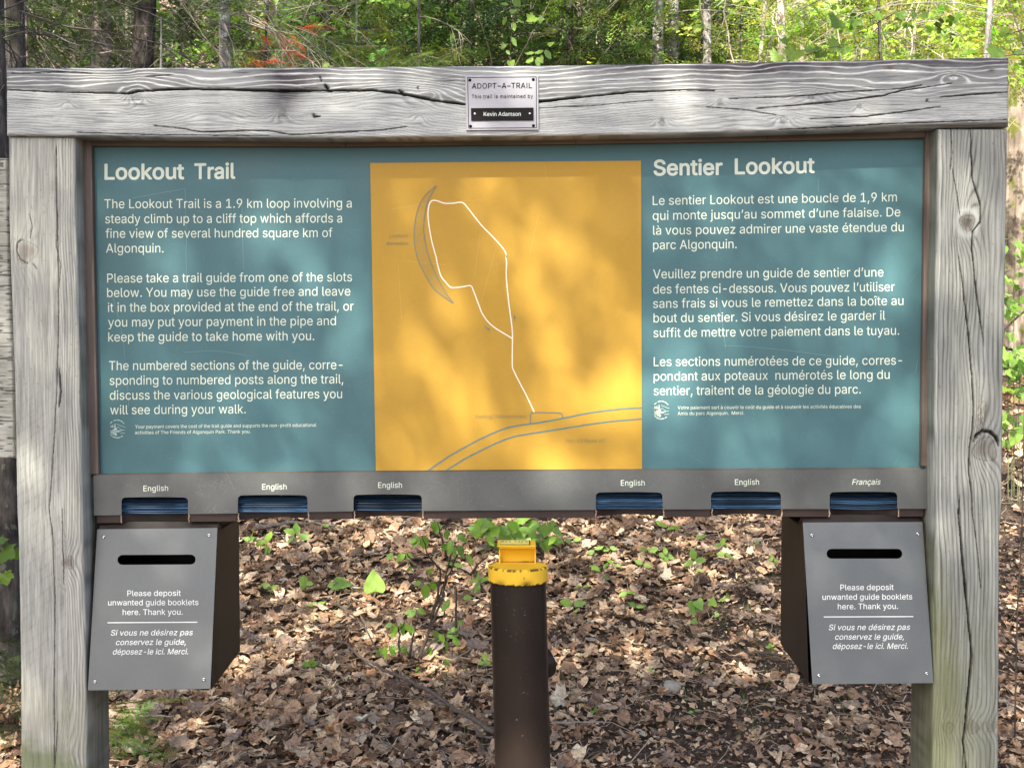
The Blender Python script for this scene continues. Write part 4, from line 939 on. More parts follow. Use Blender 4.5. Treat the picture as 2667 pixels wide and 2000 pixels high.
# a few long fingernail-thin scratches
SCR = plain('scratch_mark', (0.19, 0.31, 0.32), 0.6); SCY = plain('scratch_mark_yellow', (0.58, 0.38, 0.10), 0.6)
for pts in ([(345, 516), (482, 492)], [(482, 492), (486, 640)], [(484, 640), (486, 760)], [(290, 760), (316, 860), (326, 935)], [(480, 918), (560, 914), (640, 925)], [(1885, 900), (1950, 903), (2060, 914), (2170, 928)], [(1872, 780), (1890, 905)], [(2131, 466), (2131, 500)], [(2390, 935), (2385, 972)], [(630, 520), (634, 700)], [(330, 955), (335, 1060)]):
    poly_line(pts, .75, pp, SCR, panel, 'scratch', .0006)
for pts in ([(1020, 545), (1120, 530), (1255, 521)], [(1402, 560), (1380, 660)], [(1037, 690), (1046, 830)], [(1250, 610), (1236, 720)], [(1418, 430), (1424, 470)], [(1060, 680), (1160, 690)], [(1290, 650), (1250, 800)]):
    poly_line(pts, .75, mapf, SCY, mp_, 'scratch', .0004)

# ------------------------------------------------------------------ slotted metal strip, shelf and booklets
YT = 3.052
tf = planef(YT)
t_top = interp([(243, 1238), (880, 1230), (1333, 1226.5), (2000, 1223.5), (2416, 1221.5)])
t_bot = interp([(245, 1342), (600, 1337), (880, 1331.5), (1333, 1329), (1767, 1326), (2416, 1324.5)])
SLOTS = [(316.5, 489.5, 1295.5), (619.6, 800.7, 1290), (920.7, 1098.5, 1288.6), (1552, 1725.4, 1282.5), (1852, 2033.5, 1281), (2161, 2336.6, 1281.7)]
out = [(x, t_top(x)) for x in np.linspace(243, 2415, 16)]
low = [(2415, t_bot(2415))]
for xa, xb, yt in reversed(SLOTS):
    low += [(xb, t_bot(xb))]
    for q in np.linspace(0, 90, 5): low.append((xb - 10 + 10 * math.cos(math.radians(q)), yt + 10 - 10 * math.sin(math.radians(q))))
    low += [(x, yt - 1.5 * math.sin((x - xa) / (xb - xa) * math.pi)) for x in np.linspace(xb - 18, xa + 18, 8)]
    for q in np.linspace(90, 180, 5): low.append((xa + 10 + 10 * math.cos(math.radians(q)), yt + 10 - 10 * math.sin(math.radians(q))))
    low += [(xa, t_bot(xa))]
low += [(245, t_bot(245))]
tray = plate('slot_strip', [out + low], tf, 0.003, M['grey'], sign)
tray['label'] = 'scratched grey metal strip with six cut-out slots'
for r in [("English", 373.5, 1279, 438, 1278), ("English", 682.7, 1274.8, 746.6, 1274.2), ("English", 985, 1270.3, 1047, 1270), ("English", 1617, 1264.6, 1679, 1264), ("English", 1914, 1262.5, 1977, 1262)]:
    text_line(*r, 14.5, tf, INK, tray, bold=.003)
text_line("Français", 2219, 1262, 2292, 1261.5, 14.5, tf, INK, tray, bold=.003, shear=.22)

def hairlines(parent, pf, x0, x1, yf0, yf1, n, ln, mat, seed, w=.55):
    r = np.random.default_rng(seed); a = Acc()
    for i in range(n):
        x = r.uniform(x0, x1); y = r.uniform(yf0(x), yf1(x)); q = r.choice([-.55, .35, 1.2, -1.1]) + r.normal(0, .25); l = ln * r.uniform(.3, 1.4) * (1 + 2 * (r.random() < .06)); k = r.normal(0, .03)
        t = np.linspace(-.5, .5, 5); px = x + l * t * math.cos(q) - k * l * t * t * math.sin(q); py = y + l * t * math.sin(q) + k * l * t * t * math.cos(q)
        nx, ny = -math.sin(q) * w / 2, math.cos(q) * w / 2
        W = pf(np.concatenate([px + nx, px - nx]), np.concatenate([py + ny, py - ny]), .0003 + .0000004 * i); j = np.arange(4)
        a.add(W, [fix_facing(W, np.concatenate([np.stack([j, j + 1, j + 5], 1), np.stack([j + 1, j + 6, j + 5], 1)]))])
    o = a.build('scuffs', mat, parent); o['kind'] = 'stuff'
hairlines(tray, tf, 250, 2405, lambda x: t_top(x) + 8, lambda x: t_top(x) + 48, 420, 11, plain('metal_scuff', (.165, .17, .168), .5), 5)
hairlines(tray, tf, 500, 610, lambda x: t_top(x) + 8, lambda x: t_bot(x) - 6, 30, 16, plain('metal_scuff_bright', (.20, .205, .20), .5), 6, .7)
hairlines(tray, tf, 1110, 1540, lambda x: t_top(x) + 8, lambda x: t_bot(x) - 6, 130, 14, bpy.data.materials['metal_scuff'], 7)
hairlines(panel, pp, 262, 955, lambda x: 400, lambda x: 1215, 260, 10, plain('panel_scuff', (.125, .24, .25), .6), 8)
hairlines(panel, pp, 1685, 2390, lambda x: 380, lambda x: 1205, 240, 10, bpy.data.materials['panel_scuff'], 9)
# thin weathered lip where panel and strip meet
for xa, xb in ((250, 800), (801, 1400), (1401, 1950), (1951, 2398)):
    fr = np.array([P(x, y, 3.058) for x, y in ((xa, t_top(xa) - 2.6), (xb, t_top(xb) - 2.6), (xb, t_top(xb) + 2), (xa, t_top(xa) + 2))]); bk = fr.copy(); bk[:, 1] = 3.07
    V, F = hexa(fr, bk); meshobj('joint_strip', V, F, M['trim'], sign)

# shelf under the booklets, scooped out below every slot
YSF = 3.062
xs, ys = [], []
def edge_depth(x):
    for xa, xb, yt in SLOTS:
        if xa - 3 < x < xb + 6:
            t = (x - xa + 3) / (xb - xa + 9); return YSF + 0.004 + 0.048 * math.sin(math.pi * t) ** .7
    return YSF
xp = sorted(set(list(np.arange(252, 2405, 7)) + [2405] + [s[0] - 2.9 for s in SLOTS] + [s[0] - 3.1 for s in SLOTS] + [s[1] + 5.9 for s in SLOTS] + [s[1] + 6.1 for s in SLOTS]))
top_, bot_ = [], []
for x in xp:
    d = edge_depth(x); a = P(x, t_bot(x) - 2, YSF); X = a[0]
    b = P(x, t_bot(x) + 20, YSF)
    top_.append((X, d, a[2])); bot_.append((X, d, b[2]))
top_ = np.array(top_); bot_ = np.array(bot_); n = len(xp)
tb = top_.copy(); tb[:, 1] = 3.30; bb = bot_.copy(); bb[:, 1] = 3.30
V = np.concatenate([top_, bot_, tb, bb]); i = np.arange(n - 1)
F = np.concatenate([np.stack([i, i + n, i + n + 1, i + 1], 1), np.stack([i, i + 1, i + 2 * n + 1, i + 2 * n], 1), np.stack([i + n, i + 3 * n, i + 3 * n + 1, i + n + 1], 1), np.stack([i + 2 * n, i + 2 * n + 1, i + 3 * n + 1, i + 3 * n], 1),
                    np.array([[0, 2 * n, 3 * n, n], [n - 1, 2 * n - 1, 4 * n - 1, 3 * n - 1]])])
shelf = meshobj('booklet_shelf', V, [F], M['shelf'], sign); shelf['label'] = 'dark brown shelf with finger scoops under the slots'
for k, (xa, xb, yt) in enumerate(SLOTS):
    for x in (xa - 1 + (k * 37 % 5), xb + 3):
        a = P(x, t_bot(x) + 1, YSF - .001); b = P(x, t_bot(x) + 19, YSF - .001)
        zz = np.linspace(a[2], b[2], 7); h = (zz[0] - zz[1]) / 2
        ac = Acc()
        for z in zz:
            w_ = .0016 + .0018 * rnd.random(); bx, f = box((a[0] + rnd.uniform(-.001, .001), YSF - .0005, z), (w_, .003, abs(h) * 2.1)); ac.add(bx, f)
        ac.build('raw_edge', M['raw'], shelf)
# dark back board and dividers that close the tray
a0 = P(255, 1245, 3.25); a1 = P(2405, 1330, 3.25)
V, F = box(((a0[0] + a1[0]) / 2 + .0, 3.275, (a0[2] + a1[2]) / 2 - .005), (a1[0] - a0[0] - .02, .02, a0[2] - a1[2] + .01)); meshobj('tray_back', V, F, M['box'], sign)
ord_ = ['leftmost', 'second', 'third', 'fourth', 'fifth', 'rightmost']
for k, (xa, xb, yt) in enumerate(SLOTS):
    lab = ['neat stack of blue trail booklets in the slot nearest the left post', 'stack of blue booklets with frayed left ends in the second slot from the left post', 'darker blue booklet stack in the third slot, just below the yellow map',
           'blue booklet stack in the slot below the right edge of the yellow map', 'blue booklet stack in the English slot beside the one marked in French', 'sagging blue booklet stack in the slot lettered in French'][k]
    st = thing('booklet_stack', lab, 'booklet stack', 'stacks of trail booklets in the sign slots')
    zt = P(xa, yt, YSF + .004)[2]; zb = P((xa + xb) / 2, t_bot((xa + xb) / 2), YSF + .02)[2] + .002
    c0 = P((xa + xb) / 2, yt, 3.08)[0]; wd = (P(xb, yt, 3.08) - P(xa, yt, 3.08))[0]
    nb = 11; th = (zt - zb + .006) / nb
    tone = [1, 1.1, .7, 1, .95, .8][k]
    for j in range(nb):
        z = zb + th * (j + .5); f = 1 - j / nb
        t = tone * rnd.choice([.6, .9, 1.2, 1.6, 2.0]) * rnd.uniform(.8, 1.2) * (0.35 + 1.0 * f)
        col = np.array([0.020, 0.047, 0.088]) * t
        yo = rnd.uniform(-.004, .004) + .008 * (j > nb * .6); xo = rnd.uniform(-.003, .003)
        L = wd + .012; m = 9; xx = np.linspace(-L / 2, L / 2, m)
        sag = (-.0035 * (1 - (2 * xx / L) ** 2) if k == 5 else -.0006 * (1 - (2 * xx / L) ** 2))
        prof = [(0.0, 0), (0.0012, .45), (0.12, .45), (0.12, -.45), (0.0012, -.45)]
        V = []; C_ = []
        for x_, s_ in zip(xx, sag):
            for (dy, dz) in prof:
                V.append((c0 + xo + x_, YSF + .012 + yo + dy, z + s_ * (1) + dz * th * (.80)))
                e = abs(x_) > L * .36 and k in (1, 3, 4, 0) and rnd.random() < .35
                C_.append(col * (2.8 if e else 1) * rnd.uniform(.85, 1.15))
        F4 = [[i * 5 + p, i * 5 + (p + 1) % 5, (i + 1) * 5 + (p + 1) % 5, (i + 1) * 5 + p] for i in range(m - 1) for p in range(5)]
        F3 = [[0, p, p + 1] for p in range(1, 4)] + [[(m - 1) * 5, (m - 1) * 5 + p + 1, (m - 1) * 5 + p] for p in range(1, 4)]
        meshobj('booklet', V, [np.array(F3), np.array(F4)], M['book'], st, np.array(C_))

# ------------------------------------------------------------------ the two deposit boxes
def screw(px, py, pf, parent, r=5.4, mat='screw', name='screw'):
    c = pf(px, py, 0.0); R = r * c[1] / FPX
    a = Acc(); n = 14
    rings = [(R, 0), (R * .95, .0012), (R * .7, .0022), (R * .38, .0026), (R * .34, .0014), (0.0001, .0014)]
    V = []
    for rr, h in rings:
        for i in range(n):
            q = i * 2 * math.pi / n; k = 1.0 if rr > R * .5 else (1.0 if i % 2 else .8)
            V.append((c[0] + rr * k * math.cos(q), c[1] - h, c[2] + rr * k * math.sin(q)))
    F = [[i * n + j, i * n + (j + 1) % n, (i + 1) * n + (j + 1) % n, (i + 1) * n + j] for i in range(len(rings) - 1) for j in range(n)]
    meshobj(name, V, [np.array(F)], M[mat], parent, None, True)

def deposit_box(label, tl, tr, br, bl, slot, backx, backy0, backy1, right_side, rows, rule, screws):
    t = thing('deposit_box', label, 'box', 'booklet return boxes on the sign')
    YTp, YBt = 3.062, 2.992
    p3 = [P(*tl, YTp), P(*tr, YTp), P(*bl, YBt)]
    pf = quadf(tl, tr, br, bl, p3)
    xa, xb, ya, yb, tiltv = slot
    r = (yb - ya) / 2; hole = []
    for q in np.linspace(-90, 90, 9): hole.append((xb - r + r * math.cos(math.radians(q)), (ya + yb) / 2 + tiltv / 2 + r * math.sin(math.radians(q))))
    for q in np.linspace(90, 270, 9): hole.append((xa + r + r * math.cos(math.radians(q)), (ya + yb) / 2 - tiltv / 2 + r * math.sin(math.radians(q))))
    fp = plate('front_plate', [[tl, tr, br, bl], hole[::-1]], lambda x, y, o=0.0: pf(x, y, o), 0.004, M['plate'], t)
    for rr in rows:
        text_line(*rr[:5], 14.6, pf, M['inkw'], fp, shear=rr[5], bold=.004)
    poly_line([(rule[0], rule[1]), (rule[2], rule[3])], 2.6, pf, M['inkw'], fp, 'ruled_line', .0009)
    for s in screws: screw(*s, pf, t)
    # body: sheet-metal box, open behind the plate
    A = pf(*tl, -.0045); B = pf(*tr, -.0045); Cc = pf(*br, -.0045); D = pf(*bl, -.0045)
    yk = 3.31
    zt = P(backx, backy0, yk)[2]; zb = P(backx, backy1, yk)[2]
    ins = .003
    if right_side: xl, xr = A[0] + ins, B[0]
    else: xl, xr = A[0], B[0] - ins
    prof = [(A[1], A[2] + .0), (A[1] + .010, A[2] + .016), (A[1] + .05, zt + .012), (yk, zt + .012), (yk, zb), (D[1], D[2] + .004)]
    V = [(x, y, z) for x in (xl, xr) for y, z in prof]; n = len(prof)
    F4 = [[i, i + 1, n + i + 1, n + i] for i in range(n - 1)]
    T = [[0, i, i + 1] for i in range(1, n - 1)]
    F3 = T + [[n + a, n + c, n + b] for a, b, c in T]
    bd = meshobj('body', V, [np.array(F3), np.array(F4)], M['box'], t)
    so = bd.modifiers.new('sheet', 'SOLIDIFY'); so.thickness = .002; so.offset = -1
    return t
FR = .2
deposit_box('grey-fronted brown deposit box at the foot of the left post', (253, 1378), (566, 1374.6), (548, 1793), (229, 1797), (306, 509.5, 1444.2, 1470, -1.0), 624.5, 1361, 1695, True,
    [("Please deposit", 331.6, 1551.6, 471, 1551, 0), ("unwanted guide booklets", 281.6, 1576, 516.8, 1575, 0), ("here. Thank you.", 319.4, 1600.9, 476, 1600, 0),
     ("Si vous ne désirez pas", 288, 1654.4, 501, 1653.4, FR), ("conservez le guide,", 301, 1679, 483.6, 1678.2, FR), ("déposez-le ici. Merci.", 293, 1703.8, 490, 1703, FR)],
    (280, 1621, 514, 1619.6), [(270.6, 1398), (544.8, 1393.4), (247.8, 1774.7), (531, 1768.6)])
deposit_box('grey-fronted brown deposit box against the right post', (2091, 1360.4), (2402.6, 1358.8), (2431, 1778), (2115.7, 1781.5), (2152.8, 2350, 1428.8, 1454.3, 0), 2031.5, 1347, 1675, False,
    [("Please deposit", 2188.6, 1536.4, 2327.3, 1535.6, 0), ("unwanted guide booklets", 2142, 1561.4, 2376, 1560.2, 0), ("here. Thank you.", 2182, 1586, 2338.7, 1585, 0),
     ("Si vous ne désirez pas", 2157.7, 1640.4, 2369, 1639.3, FR), ("conservez le guide,", 2174, 1665, 2354, 1664.3, FR), ("déposez-le ici. Merci.", 2168, 1689.4, 2364, 1688.6, FR)],
    (2145.5, 1606, 2378.6, 1605), [(2114.6, 1393.4), (2390.8, 1390), (2132.8, 1758.5), (2413.6, 1753.5)])

# ------------------------------------------------------------------ the plaque on the beam
pl = thing('plaque', 'small pale grey plaque with a black name strip screwed to the beam', 'plaque')
pf = planef(2.978)
bp = plate('base_plate', [[(1211.6, 197.5), (1402.4, 195.8), (1403, 338.8), (1214, 340)]], pf, .006, M['plaque'], pl)
bevel(bp, .0008, 1)
poly_line([(1217.6, 203), (1397, 201)], 1.5, pf, M['dark'], bp, 'border_line', .0006); poly_line([(1220.3, 334.8), (1397.4, 333.4)], 1.5, pf, M['dark'], bp, 'border_line', .0006)
poly_line([(1218, 202.6), (1220.6, 335)], 1.5, pf, M['dark'], bp, 'border_line', .0008); poly_line([(1396.6, 200.8), (1397.2, 333.6)], 1.5, pf, M['dark'], bp, 'border_line', .0008)
text_line("ADOPT", 1229, 231.5, 1293, 231, 13.6, pf, M['dark'], bp, bold=.006, track=30)
text_line("A", 1306.5, 230.7, 1319, 230.6, 13.6, pf, M['dark'], bp, bold=.006)
text_line("TRAIL", 1331.5, 230.4, 1385.5, 230.2, 13.6, pf, M['dark'], bp, bold=.006, track=30)
for x in (1296, 1320.5): poly_line([(x, 225), (x + 9, 225)], 2.0, pf, M['dark'], bp, 'hyphen_mark', .0008)
text_line("This trail is maintained by", 1228.6, 257, 1388, 255.8, 9.6, pf, M['dark'], bp, track=60, bold=.007)
nf = planef(2.9755)
ns = plate('name_strip', [[(1226.6, 282.4), (1389.5, 281), (1389.7, 314.5), (1227.3, 315.4)]], nf, .0024, M['blackplate'], pl)
text_line("Kevin Adamson", 1259.7, 303, 1356.3, 302.5, 10.4, nf, M['inkw'], ns, bold=.006)
for x, y in ((1223.8, 209.6), (1389, 208), (1225.4, 329.4), (1389.4, 328)): screw(x, y, pf, pl, 4.0, 'dark')
for x, y in ((1236.9, 297.2), (1379.8, 296.6)): screw(x, y, nf, pl, 3.6, 'screw')

# ------------------------------------------------------------------ the payment pipe
pipe = thing('payment_pipe', 'dark brown payment pipe with a chipped yellow cap standing below the middle of the sign', 'pipe')
YC = 2.80
top = P(1349.5, 1512, YC); botp = P(1361.5, 2000, YC); ax = (botp - top); ax /= -ax[2]      # down the pipe
R = 146.5 / 2 * YC / FPX
def ring_at(c, r, n=48, e=(1, 1)):
    q = np.arange(n) * 2 * math.pi / n
    return np.stack([c[0] + r * np.cos(q), c[1] + r * np.sin(q), np.full(n, c[2])], -1)
def lathe(name, prof, mat, parent, n=48, cols=None):
    V = np.concatenate([ring_at(c, r, n) for c, r in prof]); m = len(prof)
    F = [[i * n + j, (i + 1) * n + j, (i + 1) * n + (j + 1) % n, i * n + (j + 1) % n] for i in range(m - 1) for j in range(n)]
    col = np.ones((len(V), 3)) if cols is None else np.repeat(np.array(cols), n, 0)
    return meshobj(name, V, [np.array(F)], mat, parent, col, True)
down = lambda d: top + ax * d
lathe('pipe_body', [(down(d), R) for d in np.linspace(-.01, 1.30, 30)], M['pipe_b'], pipe)
RC_ = 156 / 2 * YC / FPX
zr = (P(1348, 1471, YC) - P(1348, 1512, YC))[2]
capc = down(-zr)
n = 64; prof = [(down(-.001), R + .0005), (down(-.0005), RC_ - .001), (down(-.002), RC_ + .0006), (down(-zr * .5), RC_), (down(-zr + .002), RC_), (down(-zr + .0006), RC_ - .0006), (down(-zr), RC_ - .0022), (down(-zr - .0004), RC_ * .6), (down(-zr - .0005), .001)]
# denser cap so rust can eat its lower rim and edge
dd = list(np.linspace(0.0, -zr + .003, 16))
prof = [(down(-.001), R + .0005)] + [(down(d), RC_) for d in dd] + [(down(-zr + .0008), RC_ - .0006), (down(-zr), RC_ - .0022)] + [(down(-zr - .0004), RC_ * k) for k in (.8, .6, .4, .2, .01)]
n = 160
V = np.concatenate([ring_at(c, r, n) for c, r in prof]); m = len(prof)
q = np.tile(np.arange(n) * 2 * math.pi / n, m); lev = np.repeat(np.arange(m), n)
rel = np.repeat([0] + [(-d) for d in dd] + [zr, zr] + [zr + .01] * 5, n)
nz = fbm(q * 14, rel * 300, 501, 3)
rim = smooth((.0035 * (nz * 2.6 - .6) - rel + .0005) / .0012) * (lev <= 16)
edge = (lev >= 16) * (lev <= 18) * smooth((fbm(q * 10, q * 0, 503, 3) - .46) * 14)
def blot(qc, zc, rq, rz): return np.exp(-(((q - qc) * RC_ / rq) ** 2 + ((rel - zc) / rz) ** 2)) * (lev < 18)
fr_ = -math.pi / 2 + 2 * math.pi
st = .85 * blot(fr_ + .28, .004, .013, .008) + .5 * blot(fr_ - .62, .005, .012, .007) + .9 * blot(fr_ + .20, .018, .0016, .002)
k = np.clip(rim + edge * .9 + st, 0, 1)[:, None]
colc = (1 - k) + k * np.array([0.06, 0.05, 0.2])
F = [[i * n + j, (i + 1) * n + j, (i + 1) * n + (j + 1) % n, i * n + (j + 1) % n] for i in range(m - 1) for j in range(n)]
cap = meshobj('cap', V, [np.array(F)], M['pipe_y'], pipe, colc, True)
# the slot hood on the cap: curved back, flat top with a label, thin cheeks
hw = 96 * YC / FPX; hx = P(1349.5, 1460, YC)[0] - .0015
zb_ = capc[2]; yf = YC - .008; ybk = YC + .056; zt_ = P(1349, 1423, yf)[2]
hh = zt_ - zb_
inner = [(yf, zt_ - .004)] + [(yf + .003 + .044 * math.sin(a), zb_ - .002 + (hh - .004) * math.cos(a)) for a in np.linspace(.2, math.pi / 2, 11)]
outer_ = [(yf - .002, zt_), (ybk, zt_), (ybk, zb_ - .003)]
prof2 = inner[::-1] + outer_
n2 = len(prof2); ex = np.array([-hw / 2, hw / 2]) + hx
V = np.array([(x, y, z) for x in ex for y, z in prof2])
F4 = np.array([[i, (i + 1) % n2, n2 + (i + 1) % n2, n2 + i] for i in range(n2)])
# side caps as fans from a back corner
T = np.array([[n2 - 2, i, i + 1] for i in range(n2 - 3)] + [[n2 - 2, n2 - 1, 0]])
hood = meshobj('slot_hood', V, [np.concatenate([T, T[:, ::-1] + n2]), F4], M['pipe_y'], pipe, np.ones((len(V), 3)))
for sx in (-1, 1):
    v, f = box((hx + sx * (hw / 2 - .0010), YC + .036, (zb_ + zt_) / 2 - .003), (.0030, .036, hh)); meshobj('hood_cheek', v, f, M['pipe_y'], pipe, np.ones((8, 3)))
v, f = box((hx - .002, yf + .032, zt_ + .0016), (hw + .004, .072, .003)); lid = bevel(meshobj('hood_top', v, f, M['pipe_y'], pipe, np.ones((8, 3))), .001)
v, f = box((hx - .006, yf + .034, zt_ + .0038), (hw - .018, .054, .0012)); lb = meshobj('hood_label', v, f, plain('yellow_label', (0.85, 0.72, 0.2), .4), pipe)
DK = M['dark']
v, f = box((hx - .005, yf + .0045, zt_ + .0036), (hw - .015, .0022, .0012)); meshobj('label_border', v, f, DK, lb)
v, f = box((hx + hw / 2 - .0135, yf + .034, zt_ + .0036), (.0020, .056, .0012)); meshobj('label_border', v, f, DK, lb)
for x, w_ in ((-.028, .008), (-.019, .003), (-.011, .003), (.002, .002), (.010, .003), (.0165, .004), (.024, .002), (.028, .003)):
    v, f = box((hx + x - .006, yf + .040, zt_ + .0047), (w_, .012, .0004)); meshobj('worn_letter', v, f, plain('worn_print', (0.22, 0.18, 0.05), .5) if 'worn_print' not in bpy.data.materials else bpy.data.materials['worn_print'], lb)
# rust line where the hood meets the cap
ac = Acc()
for j in range(26):
    x = hx - hw / 2 + hw * j / 25; v, f = box((x, yf + .044 + rnd.uniform(-.001, .001) - .0, zb_ + .0004), (.0045, .004 + .004 * rnd.random() * (j > 14), .0008 + .002 * rnd.random() * (j > 15))); ac.add(v, f)
ac.build('rust_line', plain('rust_dirt', (0.05, 0.03, 0.02), .9), pipe)
# round collar low on the far right of the pipe
cc = P(1409, 1723, YC + .09); a = Acc()
rr = 46 * (YC + .09) / FPX
d_ = np.array([.80, .55, .25]); d_ /= np.linalg.norm(d_)
u_ = np.cross(d_, [0, 0, 1]); u_ /= np.linalg.norm(u_); v_ = np.cross(d_, u_)
qs = np.arange(28) * 2 * math.pi / 28
pr = [(rr * .3, -.05), (rr * .82, -.02), (rr, -.004), (rr, .012), (rr * .9, .016), (rr * .86, .004), (.001, .004)]
V = np.concatenate([cc + d_ * h + r_ * (np.cos(qs)[:, None] * u_ + np.sin(qs)[:, None] * v_) for r_, h in pr])
F = [[i * 28 + j, i * 28 + (j + 1) % 28, (i + 1) * 28 + (j + 1) % 28, (i + 1) * 28 + j] for i in range(len(pr) - 1) for j in range(28)]
meshobj('round_collar', V, [np.array(F)], M['pipe_b'], pipe, np.ones((len(V), 3)), True)

# ------------------------------------------------------------------ end of the neighbouring board at the left edge
def nb_field(u, w):
    st = fbm(u / 90, w / 2.4, 301, 3); ck = smooth((vnoise(u / 26, w / 3.1, 303) - .72) * 12)
    c = np.ones(u.shape + (3,)) * np.array([0.56, 0.55, 0.50]) * (0.75 + .5 * st)[..., None]
    c = mixc(c, (0.30, 0.31, 0.25), smooth((fbm(u / 60, w / 120, 305, 3) - .4) * 4) * .4)
    c = c * (1 - .6 * ck)[..., None]
    return .0014 * (st - .5) - .004 * ck, c
nbs = thing('neighbouring_sign', 'weathered grey board end of another sign beside the left post', 'sign')
r_edge = interp([(412, 19), (700, 24), (1000, 36), (1194, 39)])
l_edge = lambda w: w * 0 - 330
timber('board', nbs, 420, 60, lambda t: 412 + 782 * t, l_edge, r_edge, True, lambda u, w: 3.12 + 0 * u, .05, nb_field, M['wood'], (0.12, 0.115, 0.10))
for x in (-250,):
    a = P(x, 500, 3.19); v, f = box((a[0], 3.245, 1.25), (.14, .14, 2.5)); bevel(meshobj('post', v, f, M['trim_v'], nbs), .004)
# ------------------------------------------------------------------ forest floor
xs_ = np.concatenate([np.linspace(-40, -5, 26)[:-1], np.linspace(-5, 5, 101), np.linspace(5, 40, 26)[1:]])
ys_ = np.concatenate([np.linspace(-25, 2, 20)[:-1], np.linspace(2, 14, 121), np.linspace(14, 60, 47)[1:]])
gx, gy = np.meshgrid(xs_, ys_, indexing='ij')
gv = np.stack([gx, gy, hill(gx, gy)], -1).reshape(-1, 3)
ii = np.arange(len(xs_) * len(ys_)).reshape(len(xs_), len(ys_))
gf = np.stack([ii[:-1, :-1], ii[1:, :-1], ii[1:, 1:], ii[:-1, 1:]], -1).reshape(-1, 4)
ground = meshobj('ground', gv, [gf], M['ground'], None, None, True)
tag(ground, 'brown forest floor rising behind the sign', kind='structure')

def norm(v): return v / (np.linalg.norm(v, axis=-1, keepdims=True) + 1e-9)

def leaf_proto(kind, seed, crump=0.25):
    """a leaf about 1 unit long lying in xy, base at the origin, curled and crumpled in z"""
    r = np.random.default_rng(seed)
    if kind == 'maple':
        ang = [-90, -62, -50, -28, -12, 2, 18, 32, 48, 62, 76, 90]
        rad = [.10, .42, .36, .50, .60, .44, .54, .70, .50, .56, .60, .76]
        half = [(rr * math.cos(math.radians(a)), .42 + rr * math.sin(math.radians(a)) * .72) for a, rr in zip(ang, rad)]
        out_ = half + [(-x, y) for x, y in half[-2:0:-1]]; cen = (0, .42)
    elif kind == 'oval':
        t = np.linspace(0, 1, 8)
        wv = .30 * np.sin(np.pi * t ** .85) ** .8
        out_ = [(w, y) for w, y in zip(wv, t)] + [(-w, y) for w, y in list(zip(wv, t))[-2:0:-1]]; cen = (0, .5)
    elif kind == 'heart':
        t = np.linspace(0, 1, 9)
        wv = [0, .34, .46, .47, .42, .33, .22, .11, 0]; yy = [.06, -.04, .08, .25, .42, .58, .74, .88, 1.0]
        out_ = [(w, y) for w, y in zip(wv, yy)] + [(-w, y) for w, y in list(zip(wv, yy))[-2:0:-1]]; cen = (0, .4)
    elif kind == 'broad':
        n = 13; a = np.linspace(-math.pi / 2, 1.5 * math.pi, n, endpoint=False)
        q = .5 * (1 - .25 * np.abs(np.cos(a))) * r.uniform(.78, 1.12, n)
        out_ = [(q_ * .82 * math.cos(a_), .5 + q_ * math.sin(a_)) for a_, q_ in zip(a, q)]; cen = (0, .45)
    else:   # torn scrap
        n = 8; a = np.sort(r.uniform(0, 2 * math.pi, n)); q = r.uniform(.2, .5, n)
        out_ = [(q_ * math.cos(a_) * r.uniform(.6, 1), .4 + q_ * math.sin(a_)) for a_, q_ in zip(a, q)]; cen = (0, .4)
    o = np.array(out_, float)
    if kind in ('maple', 'torn', 'broad'): o += r.normal(0, .025, o.shape)
    mid = (o + np.array(cen)) / 2 + r.normal(0, .01, o.shape)
    n = len(o)
    pts = np.concatenate([o, mid, [cen]])
    z = .62 * crump * (1.5 * (pts[:, 0] ** 2) * r.uniform(-.8, 1.6) + (pts[:, 1] - .5) ** 2 * r.uniform(-1, 1.4))
    z[:n] += crump * r.normal(0, .10, n); z[n:2 * n] += crump * r.normal(0, .05, n)
    V = np.concatenate([pts, z[:, None]], 1)
    i = np.arange(n); j = (i + 1) % n
    Fq = np.stack([i, j, j + n, i + n], 1); Ft = np.stack([i + n, j + n, np.full(n, 2 * n)], 1)
    return V, Ft, Fq

def fan(pr):
    V, Ft, Fq = pr; n = len(Fq); i = np.arange(n); keep = np.concatenate([V[:n], V[2 * n:]])
    return keep, np.stack([i, (i + 1) % n, np.full(n, n)], 1), np.zeros((0, 4), int)

def basis(nrm, fwd):
    nrm = norm(nrm); x = norm(np.cross(fwd, nrm)); y = np.cross(nrm, x)
    return np.stack([x, y, nrm], -1)       # columns

def scatter(protos, pick, pos, mats, scale, cols, vcol=None):
    """many transformed copies of small shapes as one set of arrays"""
    Vs, F3, F4, Cs, n = [], [], [], [], 0
    for k, pr in enumerate(protos):
        sel = np.nonzero(pick == k)[0]
        if not len(sel): continue
        V, Ft, Fq = pr[:3]
        W = np.einsum('nij,vj->nvi', mats[sel], V) * scale[sel][:, None, None] + pos[sel][:, None, :]
        m = len(V)
        off = (n + np.arange(len(sel)) * m)[:, None, None]
        if len(Ft): F3.append((Ft[None] + off).reshape(-1, 3))
        if len(Fq): F4.append((Fq[None] + off).reshape(-1, 4))
        c = np.repeat(cols[sel][:, None, :], m, 1)
        if len(pr) > 3: c = c * pr[3][None]
        Cs.append(c.reshape(-1, 3)); Vs.append(W.reshape(-1, 3)); n += len(sel) * m
    fs = []
    if F3: fs.append(np.concatenate(F3))
    if F4: fs.append(np.concatenate(F4))
    return np.concatenate(Vs), fs, np.concatenate(Cs)

